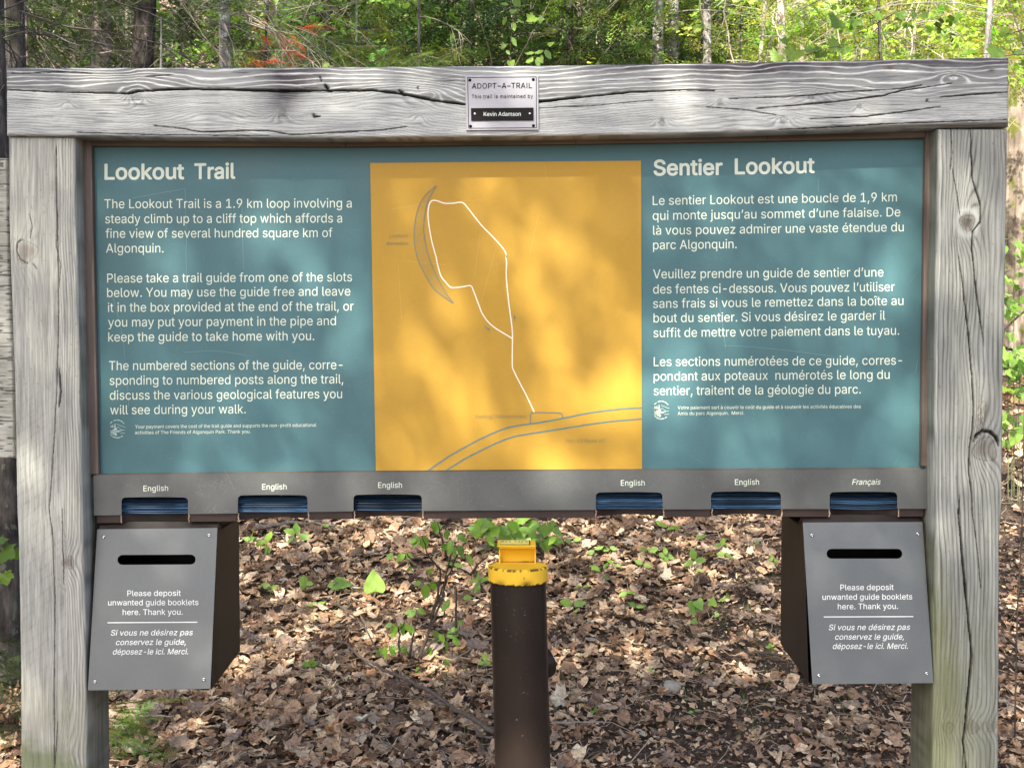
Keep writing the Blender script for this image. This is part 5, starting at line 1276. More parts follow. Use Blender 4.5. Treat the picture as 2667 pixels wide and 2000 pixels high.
LP = [leaf_proto('maple', 1, .4), leaf_proto('maple', 2, .8), leaf_proto('maple', 9, .6)] + [leaf_proto('oval', s, c) for s, c in ((4, .4), (5, .9), (10, .6))] + [leaf_proto('broad', s, c) for s, c in ((11, .4), (12, .7), (13, 1.0))] + [leaf_proto('torn', s, c) for s, c in ((6, .5), (7, .7), (8, .35))]
LPF = [fan(p) for p in LP]
DEAD = np.array([(.40, .29, .215), (.30, .205, .15), (.23, .15, .11), (.45, .35, .27), (.15, .095, .07), (.07, .045, .035), (.34, .26, .22), (.27, .155, .10), (.19, .14, .125), (.50, .42, .34)])
DW = np.array([.17, .18, .17, .09, .15, .11, .08, .05, .06, .03]); DW /= DW.sum()

def litter_batch(n, xr, yr, smin, smax, seed, tilt=.45, zmax=.035, fine=False, keep=None):
    r = np.random.default_rng(seed)
    x = r.uniform(*xr, n); y = yr[0] + (yr[1] - yr[0]) * r.random(n)
    fp = lambda: None
    z = hill(x, y) + r.uniform(0.0, zmax, n)
    if keep is not None:
        k = keep(x, y, r); x, y, z = x[k], y[k], z[k]; n = len(x)
    nr = np.stack([r.normal(0, tilt, n), r.normal(0, tilt, n) - .17, np.ones(n)], 1)
    a = r.uniform(0, 2 * math.pi, n); fw = np.stack([np.cos(a), np.sin(a), r.normal(0, .2, n)], 1)
    pick = r.choice(12, n, p=[.08, .07, .07, .10, .08, .08, .12, .11, .09, .08, .07, .05] if not fine else [.02, .02, .02, .07, .07, .07, .07, .07, .07, .20, .17, .15])
    sc = smin + (smax - smin) * r.random(n) ** 1.6 * 1.25
    c = DEAD[r.choice(len(DEAD), n, p=DW)] * r.uniform(.8, 1.4, (n, 1)) * np.array([1.24, 1.17, 1.02])
    return [LPF if fine or smax > .11 else LP, pick, np.stack([x, y, z], 1), basis(nr, fw), sc, c]

in_view = lambda m: (lambda x, y, r: (np.abs(x) < (0.42 + m) * y + .1))
shred = lambda x, y, r: (np.abs(x) < 0.44 * y + .1) & (r.random(len(x)) < .48 + .52 * smooth((x * .9 + .1 + (5.7 - y) * .8) / 1.1))
notshred = lambda x, y, r: (np.abs(x) < 0.44 * y + .1) & (r.random(len(x)) > .86 * smooth((x * .9 + .1 + (5.7 - y) * .8) / 1.1))
parts = [litter_batch(9500, (-2.4, 2.4), (4.1, 5.6), .045, .09, 21, keep=notshred, tilt=.27),
         litter_batch(34000, (-2.9, 2.9), (4.1, 7.2), .012, .042, 22, fine=True, keep=shred, tilt=.36, zmax=.05),
         litter_batch(9500, (-3.3, 3.3), (5.5, 8.0), .05, .10, 23, keep=notshred, tilt=.27),
         litter_batch(6500, (-5, 5), (8, 11.5), .06, .12, 24, keep=in_view(.03), tilt=.33)]
Vs, fs3, fs4, Cs, n0 = [], [], [], [], 0
for b in parts:
    V, fs, C_ = scatter(*b)
    Vs.append(V); Cs.append(C_)
    for f in fs: (fs3 if f.shape[1] == 3 else fs4).append(f + n0)
    n0 += len(V)
lit = meshobj('leaf_litter', np.concatenate(Vs), [np.concatenate(fs3), np.concatenate(fs4)], M['litter'], ground, np.concatenate(Cs))
lit['kind'] = 'stuff'

# the large fallen leaves one can pick out, each its own piece of the ground
def litter_single_mat():
    m, nt, b, out = nodemat('fallen_leaf')
    oi = N(nt, 'ShaderNodeObjectInfo')
    c = ramp(nt, oi.outputs['Random'], [(i / 9.0, tuple(v)) for i, v in enumerate([(.18, .12, .09), (.40, .29, .21), (.24, .16, .115), (.46, .36, .27), (.13, .085, .06), (.33, .24, .19), (.28, .165, .10), (.52, .44, .34), (.21, .15, .13), (.36, .26, .18)])])
    f = noise(nt, coords(nt), 5, 5, .65)
    c = mult(nt, c, ramp(nt, f, [(.3, (.72,) * 3), (.7, (1.42,) * 3)]))
    nt.links.new(c, b.inputs['Base Color']); b.inputs['Roughness'].default_value = .7; b.inputs['Specular IOR Level'].default_value = .3
    bump(nt, b, f, .5, .05)
    return m
M['fallen'] = litter_single_mat()
LM = [npmesh('fallen_leaf', V, [Ft, Fq], M['fallen']) for V, Ft, Fq in [leaf_proto('maple', 31, .5), leaf_proto('maple', 32, .9), leaf_proto('maple', 33, .35), leaf_proto('oval', 34, .6), leaf_proto('oval', 35, 1.0), leaf_proto('torn', 36, .7), leaf_proto('broad', 37, .5), leaf_proto('broad', 38, .9), leaf_proto('broad', 39, .7)]]
def place_mesh(me, name, parent, pos, nrm, fwd, sc):
    o = bpy.data.objects.new(name, me)
    B = basis(np.asarray(nrm, float)[None], np.asarray(fwd, float)[None])[0]
    o.matrix_world = Matrix.Translation(Vector(pos)) @ Matrix(B.tolist()).to_4x4() @ Matrix.Scale(sc, 4)
    COL.objects.link(o)
    if parent is not None: o.parent = parent
    return o
r_ = np.random.default_rng(41)
cnt = 0
while cnt < 290:
    px, py = r_.uniform(235, 2440), 1345 + 650 * r_.random()
    if 1270 < px < 1440: continue
    if px > 1500 and py > 1650 and r_.random() < .72: continue
    g = ground_at(px, py)
    a = r_.uniform(0, 6.28)
    place_mesh(LM[r_.integers(9)], 'fallen_leaf', ground, g + [0, 0, .030 + .014 * r_.random()], (r_.normal(0, .26), r_.normal(0, .26) - .25, 1), (math.cos(a), math.sin(a), .1), r_.uniform(.06, .10) * (1.25 if r_.random() < .15 else 1))
    cnt += 1

# needles, stalks and small sticks in the litter
tw = Acc(); r_ = np.random.default_rng(43)
for i in range(2600):
    y = 4.1 + 4.2 * r_.random() ** 1.3; x = r_.uniform(-.44, .44) * y + (r_.random() < .4) * .5
    L = r_.uniform(.03, .16) * (1 + 1.5 * (r_.random() < .08)); a = r_.uniform(0, math.pi)
    t = np.linspace(-.5, .5, 4)[:, None]
    p = np.array([x, y, 0]) + t * L * np.array([math.cos(a), math.sin(a), 0]) + r_.normal(0, L * .05, (4, 3))
    p[:, 2] = hill(p[:, 0], p[:, 1]) + .038 + r_.uniform(-.01, .02, 4)
    V, F = tube(p, r_.uniform(.0007, .0022), 3, False)
    tw.add(V, F, np.array([.30, .23, .17]) * r_.uniform(.25, 1.5))
so = tw.build('twig_litter', M['twig'], ground); so['kind'] = 'stuff'
# thin grass blades
gb = Acc()
for i in range(260):
    px = r_.choice([2010, 1930, 1480, 2230, 880, 1960, 1800, 600, 1160]) + r_.normal(0, 40); py = r_.uniform(1500, 1950)
    g = ground_at(px, py); h = r_.uniform(.03, .09); d = r_.normal(0, .03, 2)
    p = np.array([g, g + [d[0] * .4, d[1] * .4, h * .6], g + [d[0], d[1], h]]); w = .0012
    V = np.array([p[0] - [w, 0, 0], p[0] + [w, 0, 0], p[1] + [w, 0, 0], p[1] - [w, 0, 0], p[2]])
    gb.add(V, [np.array([[0, 1, 2, 3]]), np.array([[3, 2, 4]])], np.array([.12, .2, .05]) * r_.uniform(.5, 1.3))
gb = gb.build('grass', M['leaf'], None); tag(gb, 'sparse thin grass blades among the dead leaves', 'grass', kind='stuff')

# ------------------------------------------------------------------ trees
MARKS = [(120, 'behind the far left end of the beam'), (250, 'beside the pinkish birch trunk'), (400, 'behind the broad blackish trunk'), (520, 'between the blackish trunk and the fir'), (640, 'behind the slim pale-edged trunk'), (760, 'behind the orange dead branch'), (880, 'right of the orange dead branch'),
         (1010, 'midway between orange branch and plaque'), (1140, 'behind the bright young fir'), (1270, 'above the left edge of the plaque'), (1400, 'above the right edge of the plaque'), (1520, 'right of the leaning bare stem'), (1650, 'left of the mottled pair of trunks'), (1790, 'behind the mottled pair of trunks'), (1920, 'right of the lichen-grey trunk'),
         (2010, 'behind the slim pale brown trunk'), (2120, 'behind the twiggy pale trunk'), (2250, 'left of the thin dark sapling stem'), (2350, 'right of the thin dark sapling stem'), (2450, 'behind the short pale stem'), (2570, 'left of the big furrowed trunk'), (9999, 'beyond the big furrowed trunk at the right edge')]
def near_mark(px): return next(t for x, t in MARKS if px < x)
def needle_proto(seed, L=.30, pairs=8, sub=.13, spacing=.0045, nl=.02, nw=.0022, droop=.1, flat=.25, forked=False):
    """a flat conifer spray, axis along +y: stem, side twigs, and needles on both sides of each"""
    r = np.random.default_rng(seed); V, F3, F4, C_ = [], [], [], []
    n = 0
    def twig(p0, d, ln, nrm):
        nonlocal n
        m = max(3, int(ln / spacing)); t = np.linspace(0, 1, m)
        pts = p0 + d * ln * t[:, None] - np.array([0, 0, 1]) * droop * ln * (t[:, None] ** 2)
        side = np.cross(d, nrm); side /= np.linalg.norm(side)
        for s in (-1, 1):
            ang = .95 + r.normal(0, .16, m)
            dirs = d * np.cos(ang)[:, None] + side * s * np.sin(ang)[:, None] + nrm * (r.normal(.12, flat, m))[:, None]
            dirs = norm(dirs); l = nl * r.uniform(.75, 1.1, m) * np.minimum(1, (1 - t) * 6 + .5)
            b = np.cross(dirs, nrm); b = norm(b) * nw / 2
            tip = pts + dirs * l[:, None]
            V.append(np.stack([pts - b, pts + b, tip], 1).reshape(-1, 3))
            F3.append(np.arange(m * 3).reshape(m, 3) + n); n += m * 3
            C_.append(np.repeat(r.uniform(.7, 1.25, (m, 1)), 3, 0) * np.ones(3))
        ns_ = 4 if spacing < .01 else 2
        w = np.linspace(.0018, .0008, ns_) * (ln / .12) ** .4
        Vt, Ft = tube(pts[np.linspace(0, m - 1, ns_).astype(int)], w, 3, False)
        V.append(Vt); F4.append(Ft[0] + n); n += len(Vt); C_.append(np.ones((len(Vt), 3)) * np.array([1.5, .75, .8]))
    up = np.array([0, 0, 1.0])
    twig(np.zeros(3), np.array([0, 1.0, 0]), L, up)
    for k in range(pairs):
        f = (k + .6) / (pairs + .5)
        for s in (-1, 1):
            a = .95 + r.normal(0, .1); ln = sub * (1.05 - f * .8) * r.uniform(.8, 1.15)
            twig(np.array([0, L * f, -droop * L * f * f]), np.array([s * math.sin(a), math.cos(a), r.normal(0, .08)]), ln, up)
    V = np.concatenate(V); 
    return V, np.concatenate(F3), np.concatenate(F4), np.concatenate(C_)
NEAR = [needle_proto(s, .26, 6, .12, .0055, .021, .0024, .1, .30) for s in (51, 52, 53)]
FARP = [needle_proto(s, .42, 7, .20, .046, .036, .022, .25, .3) for s in (61, 62, 63)]
FARX = [needle_proto(s, .42, 6, .22, .08, .055, .040, .25, .3) for s in (64, 65)]
def leafspray(seed, n=14, R=.16, ls=.055):
    """a loose flat spray of small broad leaves"""
    r = np.random.default_rng(seed); V, F, C_ = [], [], []
    for i in range(n):
        p = np.array([r.normal(0, R * .5), r.uniform(0, R * 2), r.normal(0, R * .22)])
        a = r.uniform(-1, 1) * 1.3; d = np.array([math.sin(a), math.cos(a), r.normal(-.15, .25)]); d /= np.linalg.norm(d)
        s = np.cross(d, np.array([r.normal(0, .35), r.normal(0, .35), 1])); s /= np.linalg.norm(s); l = ls * r.uniform(.7, 1.25)
        nn = np.cross(s, d)
        V += [p, p + d * l * .35 + s * l * .33 + nn * l * .06, p + d * l * .75 + s * l * .22, p + d * l - nn * l * .08, p + d * l * .75 - s * l * .22, p + d * l * .35 - s * l * .33 + nn * l * .06]
        b = i * 6; F += [[b, b + 1, b + 5], [b + 2, b + 3, b + 4]]; 
        C_ += [[q] * 3 for q in [r.uniform(.7, 1.3)] * 6]
    V = np.array(V); F4 = np.array([[i * 6 + 1, i * 6 + 2, i * 6 + 4, i * 6 + 5] for i in range(n)])
    return V, np.array(F), F4, np.array(C_)
BROAD = [leafspray(s) for s in (71, 72, 73)]
BROADM = [leafspray(s, 9, .16, .085) for s in (74, 75)]

def trunk(parent, base, topp, r0, r1, mat, bend=.05, rough=.08, sides=20, seed=0, segs=40, name='trunk'):
    r = np.random.default_rng(seed + 900); t = np.linspace(0, 1, segs)[:, None]
    b = np.asarray(base, float); e = np.asarray(topp, float)
    ph = r.uniform(0, 6, 2)
    off = np.stack([np.sin(t[:, 0] * 4 + ph[0]) - math.sin(ph[0]), np.sin(t[:, 0] * 3.1 + ph[1]) - math.sin(ph[1]), 0 * t[:, 0]], 1) * bend
    pts = b + (e - b) * t + off * np.minimum(1, t * 3)
    rad = (r0 + (r1 - r0) * t[:, 0]) * (1 + .35 * np.exp(-t[:, 0] * 18))
    V, F = tube(pts, rad, sides, False)
    q = np.tile(np.arange(sides), segs); l = np.repeat(np.arange(segs), sides)
    cen = np.repeat(pts, sides, 0)
    k = 1 + rough * 2 * (fbm(q * .9 + seed, l * .5, seed + 5, 3) - .5)
    if sides > 100:      # deep bark furrows on the big trunk
        k = 1 + .05 * (fbm(q * .06, l * .02, seed, 2) - .5) + .075 * (np.abs(fbm(q * .45 + 3 * vnoise(q * .1, l * .03, 3), l * .055, seed + 9, 4) - .5) * 2.2) ** .6
    V = cen + (V - cen) * k[:, None]
    return meshobj(name, V, F, mat, parent, None, True), pts

def limb_tangle(parent, origin_fn, n, seed, col=(.30, .25, .2), L=(.3, .8), rad=.003, name='dead_twigs', down=.2, wig=.16, sub=2):
    r = np.random.default_rng(seed); a = Acc()
    def walk(p, d, ln, rd, lev):
        m = 7; pts = [p]
        for i in range(m):
            d = d + r.normal(0, wig, 3) + np.array([0, 0, -down * .12]); d = d / np.linalg.norm(d)
            p = p + d * ln / m; pts.append(p)
        V, F = tube(pts, np.linspace(rd, rd * .4, m + 1), 4 if lev == 0 else 3, False)
        a.add(V, F, np.array(col) * r.uniform(.5, 1.4))
        if lev < sub:
            for i in range(2 + (lev == 0) * 2):
                j = r.integers(1, m); dd = pts[j + 1] - pts[j] if j < m else d
                dd = dd / np.linalg.norm(dd) + r.normal(0, .6, 3); walk(np.array(pts[j]), dd / np.linalg.norm(dd), ln * r.uniform(.3, .6), rd * .55, lev + 1)
    for i in range(n):
        p, d = origin_fn(r); walk(np.array(p, float), np.array(d, float) / np.linalg.norm(d), r.uniform(*L), rad * r.uniform(.6, 1.3), 0)
    o = a.build(name, M['twig'], parent); o['kind'] = 'stuff'
    return o

def sprays(parent, protos, pos, out, col, sc, seed, name='crown', colvar=.35, tilt=.35, mat='needle'):
    r = np.random.default_rng(seed); n = len(pos)
    fw = norm(np.asarray(out) + r.normal(0, .35, (n, 3)) + np.array([0, 0, -.15]))
    nr = np.stack([r.normal(0, tilt, n), r.normal(0, tilt, n), np.ones(n)], 1); nr = nr - fw * (nr * fw).sum(1)[:, None]
    B = basis(nr, fw)
    c = np.asarray(col) * (1 + colvar * r.uniform(-1, 1, (n, 1))) * (1 + .12 * r.normal(0, 1, (n, 3)) * np.array([1, .4, .6]))
    V, fs, C_ = scatter(protos, r.integers(0, len(protos), n), np.asarray(pos), B, sc * r.uniform(.7, 1.25, n), np.clip(c, .005, 1))
    o = meshobj(name, V, fs, M[mat], parent, C_)
    o['kind'] = 'stuff'
    return o

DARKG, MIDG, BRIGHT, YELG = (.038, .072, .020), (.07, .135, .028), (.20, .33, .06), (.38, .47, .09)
def band_positions(cx, cy, R, n, r, lo=-90, hi=210, spread=.9):
    """points of a crown around an upright axis, most of them between the heights the photograph shows at that distance, the rest above and below"""
    a = r.uniform(0, 2 * math.pi, n); rr = R * np.sqrt(r.random(n))
    x = cx + rr * np.cos(a); y = cy + rr * np.sin(a)
    z = np.empty(n); k = r.random(n) < spread
    f = r.random(n)
    z[k] = P(0, lo + (hi - lo) * f[k], y[k])[:, 2]
    z[~k] = hill(x[~k], y[~k]) + .8 + r.uniform(0, 6.0, (~k).sum())
    return np.stack([x, y, z], 1), np.stack([np.cos(a), np.sin(a), np.full(n, -.25)], 1)

def tree(name, label, cat, px, w, d, mat, lean=0.0, group=None, fol=None, twigs=0, twcol=(.3, .25, .2), zt=6.2, seed=0, bend=.04, crownR=1.3, tw_down=.4):
    """a tree whose trunk stands w pixels wide at column px, at distance d"""
    at = P(px, 90, d); gx_, gy_ = at[0] - lean * (at[2] - hill(at[0], d)), d
    gz = float(hill(gx_, gy_)); top_ = np.array([at[0] + lean * (zt - at[2] + gz * 0), d, max(zt, at[2] + 1.5)])
    rad = w * d / FPX / 2
    t = thing(name, label, cat, group, (gx_, gy_, gz))
    t.location = (0, 0, 0)
    _, pts = trunk(t, (gx_, gy_, gz - .15), top_, rad * 1.12, rad * .8, mat, bend=bend * rad * 8, seed=seed, sides=120 if w > 120 else (24 if w > 40 else 14), segs=260 if w > 120 else 40)
    r = np.random.default_rng(seed + 100)
    if fol:
        kind, n, col, sc = fol[:4]; kw = fol[4] if len(fol) > 4 else {}
        lo, hi = kw.get('lo', -90), kw.get('hi', 210)
        p, o_ = band_positions(at[0] + kw.get('dx', 0), d + kw.get('dy', 0), crownR, n, r, lo, hi, kw.get('spread', .85))
        sprays(t, kind, p, o_, col, sc, seed + 5, mat=kw.get('mat', 'needle'))
    if twigs:
        def of(r):
            z = P(0, r.uniform(-60, 190), d)[2]; k = np.interp(z, pts[:, 2], np.arange(len(pts))); q = pts[int(k)]
            a = r.uniform(0, 6.28); return (q[0], q[1], z), (math.cos(a), math.sin(a), r.normal(-.1, .3))
        limb_tangle(t, of, twigs, seed + 7, twcol, (.35, 1.1), .004, down=tw_down)
    return t

g_con = 'conifers in the wood behind the sign'; g_br = 'leafy trees in the wood behind the sign'
# left group, near
tree('spruce_tree', 'dark rough-barked trunk rising at the far left behind the beam end', 'tree', 30, 50, 5.6, M['bark_dark'], -.03, None, (NEAR, 26, (.05, .10, .022), 1.0, dict(lo=-60, hi=160)), 10, (.13, .11, .10), seed=1, crownR=.55)
tree('spruce_tree', 'thin pale brown stem with hanging green needle sprays at upper left', 'tree', 68, 13, 6.6, M['bark_pink'], -.02, None, (NEAR, 46, (.055, .10, .022), 1.0, dict(lo=-40, hi=250, dx=.12)), 8, (.26, .22, .18), seed=2, crownR=.36)
tree('birch_tree', 'pinkish peeling birch trunk behind a tangle of dead twigs', 'tree', 266, 52, 7.2, M['bark_pink'], .03, None, None, 14, (.24, .2, .16), seed=3)
tree('spruce_tree', 'broad blackish trunk leaning behind crossed bare twigs', 'tree', 388, 56, 6.8, M['bark_black'], .06, None, None, 12, (.2, .17, .14), seed=4)
tree('fir_tree', 'slim pale-edged trunk with green fir sprays hanging beside it', 'tree', 577, 30, 7.6, M['bark_lichen'], -.01, None, (NEAR, 60, (.055, .105, .022), 1.05, dict(lo=-70, hi=60, dx=-.15, dy=-.6)), 9, (.26, .22, .18), seed=5, crownR=.62)
tree('fir_tree', 'young fir with dark needle sprays in front of an orange dead branch', 'tree', 690, 8, 7.7, M['bark_dark'], .05, None, (NEAR, 46, (.05, .095, .03), .9, dict(lo=60, hi=260, dx=0)), 7, (.26, .23, .19), seed=6, crownR=.42)
sn = thing('snag', 'pointed pale broken snag between the dark leaning trunk and twigs', 'dead tree')
at = P(412, 110, 6.3); tipz = P(412, 46, 6.3)
trunk(sn, (at[0] - .03, 6.3, float(hill(at[0], 6.3)) - .1), (tipz[0] + .01, 6.3, tipz[2]), .036, .003, M['snag'], bend=.004, seed=9, segs=60)

# dead orange branch
br_ = thing('dead_branch', 'dead conifer branch with rusty orange foliage above the left half of the beam', 'branch')
r_ = np.random.default_rng(77)
def orange(c0, c1, n, seed, sc=.8):
    r = np.random.default_rng(seed); t = r.random(n); p = P(c0[0] + (c1[0] - c0[0]) * t + r.normal(0, 14, n), c0[1] + (c1[1] - c0[1]) * t + r.normal(0, 9, n), 7.2 + r.normal(0, .12, n))
    o_ = np.tile(np.array([[c1[0] - c0[0], 20, -(c1[1] - c0[1])]], float) / 100, (n, 1))
    return p, o_
ps, os_ = zip(*[orange(*q) for q in (((640, 85), (700, 90), 5, 1), ((728, 82), (775, 140), 9, 2), ((788, 70), (830, 75), 5, 3), ((620, 170), (660, 165), 4, 4), ((660, 165), (720, 160), 8, 5), ((700, 100), (690, 120), 3, 6), ((775, 100), (770, 135), 3, 7))])
sprays(br_, NEAR, np.concatenate(ps), np.concatenate(os_), (.50, .155, .07), .42, 78, name='dead_foliage', colvar=.3)
def of(r):
    return P(r.uniform(560, 640), r.uniform(0, 60), 7.15), (1, 0, -.35)
limb_tangle(br_, of, 6, 79, (.42, .36, .30), (.5, 1.0), .0035, down=.5)
tw_ = thing('bare_shrub', 'tangle of grey leafless twigs above the left part of the beam', 'shrub')
def of(r):
    px = r.uniform(20, 900); return P(px, r.uniform(-60, 200), r.uniform(5.6, 7.4)), (r.normal(0, .6), r.normal(0, .4), r.normal(-.1, .7))
limb_tangle(tw_, of, 50, 80, (.25, .215, .175), (.25, .9), .0021, down=.5, wig=.13)
tw_ = thing('bare_shrub', 'pale sunlit tangle of bare twigs above the right part of the beam', 'shrub')
def of(r):
    px = r.choice([1500, 2080, 2100, 2200, 2390, 2420, 2360, 1900]) + r.normal(0, 60); return P(px, r.uniform(-60, 200), r.uniform(7.5, 9.5)), (r.normal(0, .5), r.normal(0, .4), r.normal(-.1, .7))
limb_tangle(tw_, of, 34, 81, (.45, .39, .31), (.3, 1.0), .0034, down=.4, wig=.15)

# middle: dark hemlocks with one bright young fir
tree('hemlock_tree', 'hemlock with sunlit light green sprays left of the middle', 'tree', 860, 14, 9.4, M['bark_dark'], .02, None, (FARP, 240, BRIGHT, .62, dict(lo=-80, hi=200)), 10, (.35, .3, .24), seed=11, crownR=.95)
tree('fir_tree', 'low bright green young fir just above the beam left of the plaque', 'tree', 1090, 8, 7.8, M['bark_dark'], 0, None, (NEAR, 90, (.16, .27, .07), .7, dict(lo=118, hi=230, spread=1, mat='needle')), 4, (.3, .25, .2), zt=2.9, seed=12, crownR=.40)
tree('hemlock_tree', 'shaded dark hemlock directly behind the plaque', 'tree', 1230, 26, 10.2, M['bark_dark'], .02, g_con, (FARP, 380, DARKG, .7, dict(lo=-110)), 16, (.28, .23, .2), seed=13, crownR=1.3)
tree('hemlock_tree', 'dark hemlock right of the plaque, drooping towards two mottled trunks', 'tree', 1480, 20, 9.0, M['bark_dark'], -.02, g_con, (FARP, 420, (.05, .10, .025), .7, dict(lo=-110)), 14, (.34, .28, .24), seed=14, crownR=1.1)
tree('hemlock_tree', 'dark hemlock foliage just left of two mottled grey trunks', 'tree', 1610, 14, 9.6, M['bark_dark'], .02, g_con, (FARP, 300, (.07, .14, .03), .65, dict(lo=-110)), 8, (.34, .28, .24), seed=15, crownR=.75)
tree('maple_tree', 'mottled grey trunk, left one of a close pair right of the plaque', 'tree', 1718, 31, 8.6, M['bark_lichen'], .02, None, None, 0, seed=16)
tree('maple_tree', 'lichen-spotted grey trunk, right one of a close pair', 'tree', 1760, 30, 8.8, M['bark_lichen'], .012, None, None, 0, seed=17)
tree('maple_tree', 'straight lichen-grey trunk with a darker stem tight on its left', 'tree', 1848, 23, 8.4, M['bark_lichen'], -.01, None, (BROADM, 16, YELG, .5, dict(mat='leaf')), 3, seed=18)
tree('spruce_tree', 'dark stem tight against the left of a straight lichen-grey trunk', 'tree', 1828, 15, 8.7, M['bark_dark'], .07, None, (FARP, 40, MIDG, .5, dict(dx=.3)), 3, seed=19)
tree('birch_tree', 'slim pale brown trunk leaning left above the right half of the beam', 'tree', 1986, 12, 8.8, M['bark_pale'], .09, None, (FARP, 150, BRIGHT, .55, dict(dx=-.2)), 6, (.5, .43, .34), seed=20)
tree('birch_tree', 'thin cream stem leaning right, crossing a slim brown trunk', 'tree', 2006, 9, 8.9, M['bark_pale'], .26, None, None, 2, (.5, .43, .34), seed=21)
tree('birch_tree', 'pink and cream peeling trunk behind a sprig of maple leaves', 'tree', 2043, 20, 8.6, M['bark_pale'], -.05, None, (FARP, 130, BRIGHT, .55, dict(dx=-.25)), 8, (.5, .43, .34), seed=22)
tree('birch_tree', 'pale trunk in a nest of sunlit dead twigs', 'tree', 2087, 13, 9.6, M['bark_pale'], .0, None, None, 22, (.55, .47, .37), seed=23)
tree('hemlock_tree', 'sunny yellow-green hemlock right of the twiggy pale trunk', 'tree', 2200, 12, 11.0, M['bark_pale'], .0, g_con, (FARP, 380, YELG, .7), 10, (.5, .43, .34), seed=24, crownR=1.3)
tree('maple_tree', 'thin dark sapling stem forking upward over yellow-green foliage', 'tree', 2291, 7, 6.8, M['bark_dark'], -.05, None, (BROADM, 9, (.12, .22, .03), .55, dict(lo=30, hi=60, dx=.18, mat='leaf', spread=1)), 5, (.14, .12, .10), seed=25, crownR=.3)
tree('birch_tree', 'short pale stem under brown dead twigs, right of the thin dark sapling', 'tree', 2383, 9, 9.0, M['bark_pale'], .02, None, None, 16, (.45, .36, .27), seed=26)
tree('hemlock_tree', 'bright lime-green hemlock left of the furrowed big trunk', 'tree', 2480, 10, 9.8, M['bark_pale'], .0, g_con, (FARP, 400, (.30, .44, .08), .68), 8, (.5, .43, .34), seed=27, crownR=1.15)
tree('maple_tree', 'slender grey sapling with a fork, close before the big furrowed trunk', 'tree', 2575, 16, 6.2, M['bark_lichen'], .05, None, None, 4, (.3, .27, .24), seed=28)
tree('maple_tree', 'big furrowed maple trunk with moss patches behind the right post', 'tree', 2662, 165, 12.0, M['bark_maple'], -.01, None, None, 0, seed=29, zt=9, bend=.003)
tree('spruce_tree', 'dark trunk low at the left edge behind the neighbouring board', 'tree', -14, 78, 5.2, M['bark_dark'], .0, None, None, 6, (.1, .09, .08), seed=30)

for px, d_, n_, col_, lab_, sd in ((1930, 9.2, 120, (.32, .46, .09), 'sunlit beech sapling filling the gap right of the lichen-grey trunk', 61), (2150, 9.6, 130, (.36, .48, .09), 'sunlit beech sapling behind the sprig of maple leaves', 62),
                                   (2420, 8.9, 130, (.34, .48, .08), 'lime-green beech sapling left of the slender forked sapling', 63), (930, 9.0, 90, (.22, .36, .07), 'bright leafy beech sapling left of the low young fir', 64), (720, 9.4, 70, (.18, .30, .06), 'leafy beech sapling behind the orange dead branch', 65)):
    tree('beech_tree', lab_, 'tree', px, 6, d_, M['bark_lichen'], .01, None, (BROADM, n_, col_, .62, dict(lo=-80, hi=220, mat='leaf', spread=.92)), 2, (.4, .35, .28), seed=sd, crownR=.8)
# deeper rows of the wood
r_ = np.random.default_rng(90)
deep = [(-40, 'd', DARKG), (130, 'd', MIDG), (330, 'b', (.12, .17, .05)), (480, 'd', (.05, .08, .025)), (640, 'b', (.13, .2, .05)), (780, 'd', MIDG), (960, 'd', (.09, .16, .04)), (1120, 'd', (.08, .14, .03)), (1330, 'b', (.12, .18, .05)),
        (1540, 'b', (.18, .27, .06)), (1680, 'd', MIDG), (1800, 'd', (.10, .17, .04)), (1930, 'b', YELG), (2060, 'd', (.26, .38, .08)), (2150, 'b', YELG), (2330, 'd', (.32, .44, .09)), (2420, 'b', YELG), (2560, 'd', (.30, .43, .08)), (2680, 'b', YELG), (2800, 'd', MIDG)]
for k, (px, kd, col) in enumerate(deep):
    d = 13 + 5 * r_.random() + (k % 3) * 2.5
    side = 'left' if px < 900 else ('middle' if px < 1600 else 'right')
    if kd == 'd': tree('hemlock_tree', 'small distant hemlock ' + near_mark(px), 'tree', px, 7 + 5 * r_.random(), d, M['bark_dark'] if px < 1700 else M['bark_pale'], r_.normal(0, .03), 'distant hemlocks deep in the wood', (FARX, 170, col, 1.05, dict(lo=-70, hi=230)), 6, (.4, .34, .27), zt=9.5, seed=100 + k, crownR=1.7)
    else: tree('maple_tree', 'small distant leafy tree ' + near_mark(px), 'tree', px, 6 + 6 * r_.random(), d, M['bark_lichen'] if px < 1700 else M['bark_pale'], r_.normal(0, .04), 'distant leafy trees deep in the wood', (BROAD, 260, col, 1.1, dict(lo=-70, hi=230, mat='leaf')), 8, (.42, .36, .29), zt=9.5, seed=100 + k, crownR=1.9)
# thin far trunks
for k in range(22):
    px = [60, 190, 330, 460, 585, 700, 820, 950, 1080, 1205, 1335, 1460, 1585, 1735, 1880, 1965, 2065, 2185, 2310, 2400, 2510, 2640][k]; d = r_.uniform(12, 24)
    tree('birch_tree', 'thin pale trunk far back ' + near_mark(px), 'tree', px, r_.uniform(4, 9), d, M['bark_pale'] if k % 3 else M['bark_lichen'], r_.normal(0, .05), 'thin pale trunks far back in the wood', None, 2, (.5, .43, .34), zt=11, seed=200 + k)
far = Acc()
r_ = np.random.default_rng(95)
n = 1500
y = r_.uniform(15, 30, n); px = r_.uniform(-150, 2850, n)
pz = P(px, r_.uniform(-80, 260, n), y)
pz[:, 2] = np.maximum(pz[:, 2], hill(pz[:, 0], pz[:, 1]) + .3)
colf = np.where((px < 1000)[:, None], np.array([.08, .12, .03]), np.where((px < 1700)[:, None], np.array([.05, .09, .025]), np.array([.36, .45, .10])))
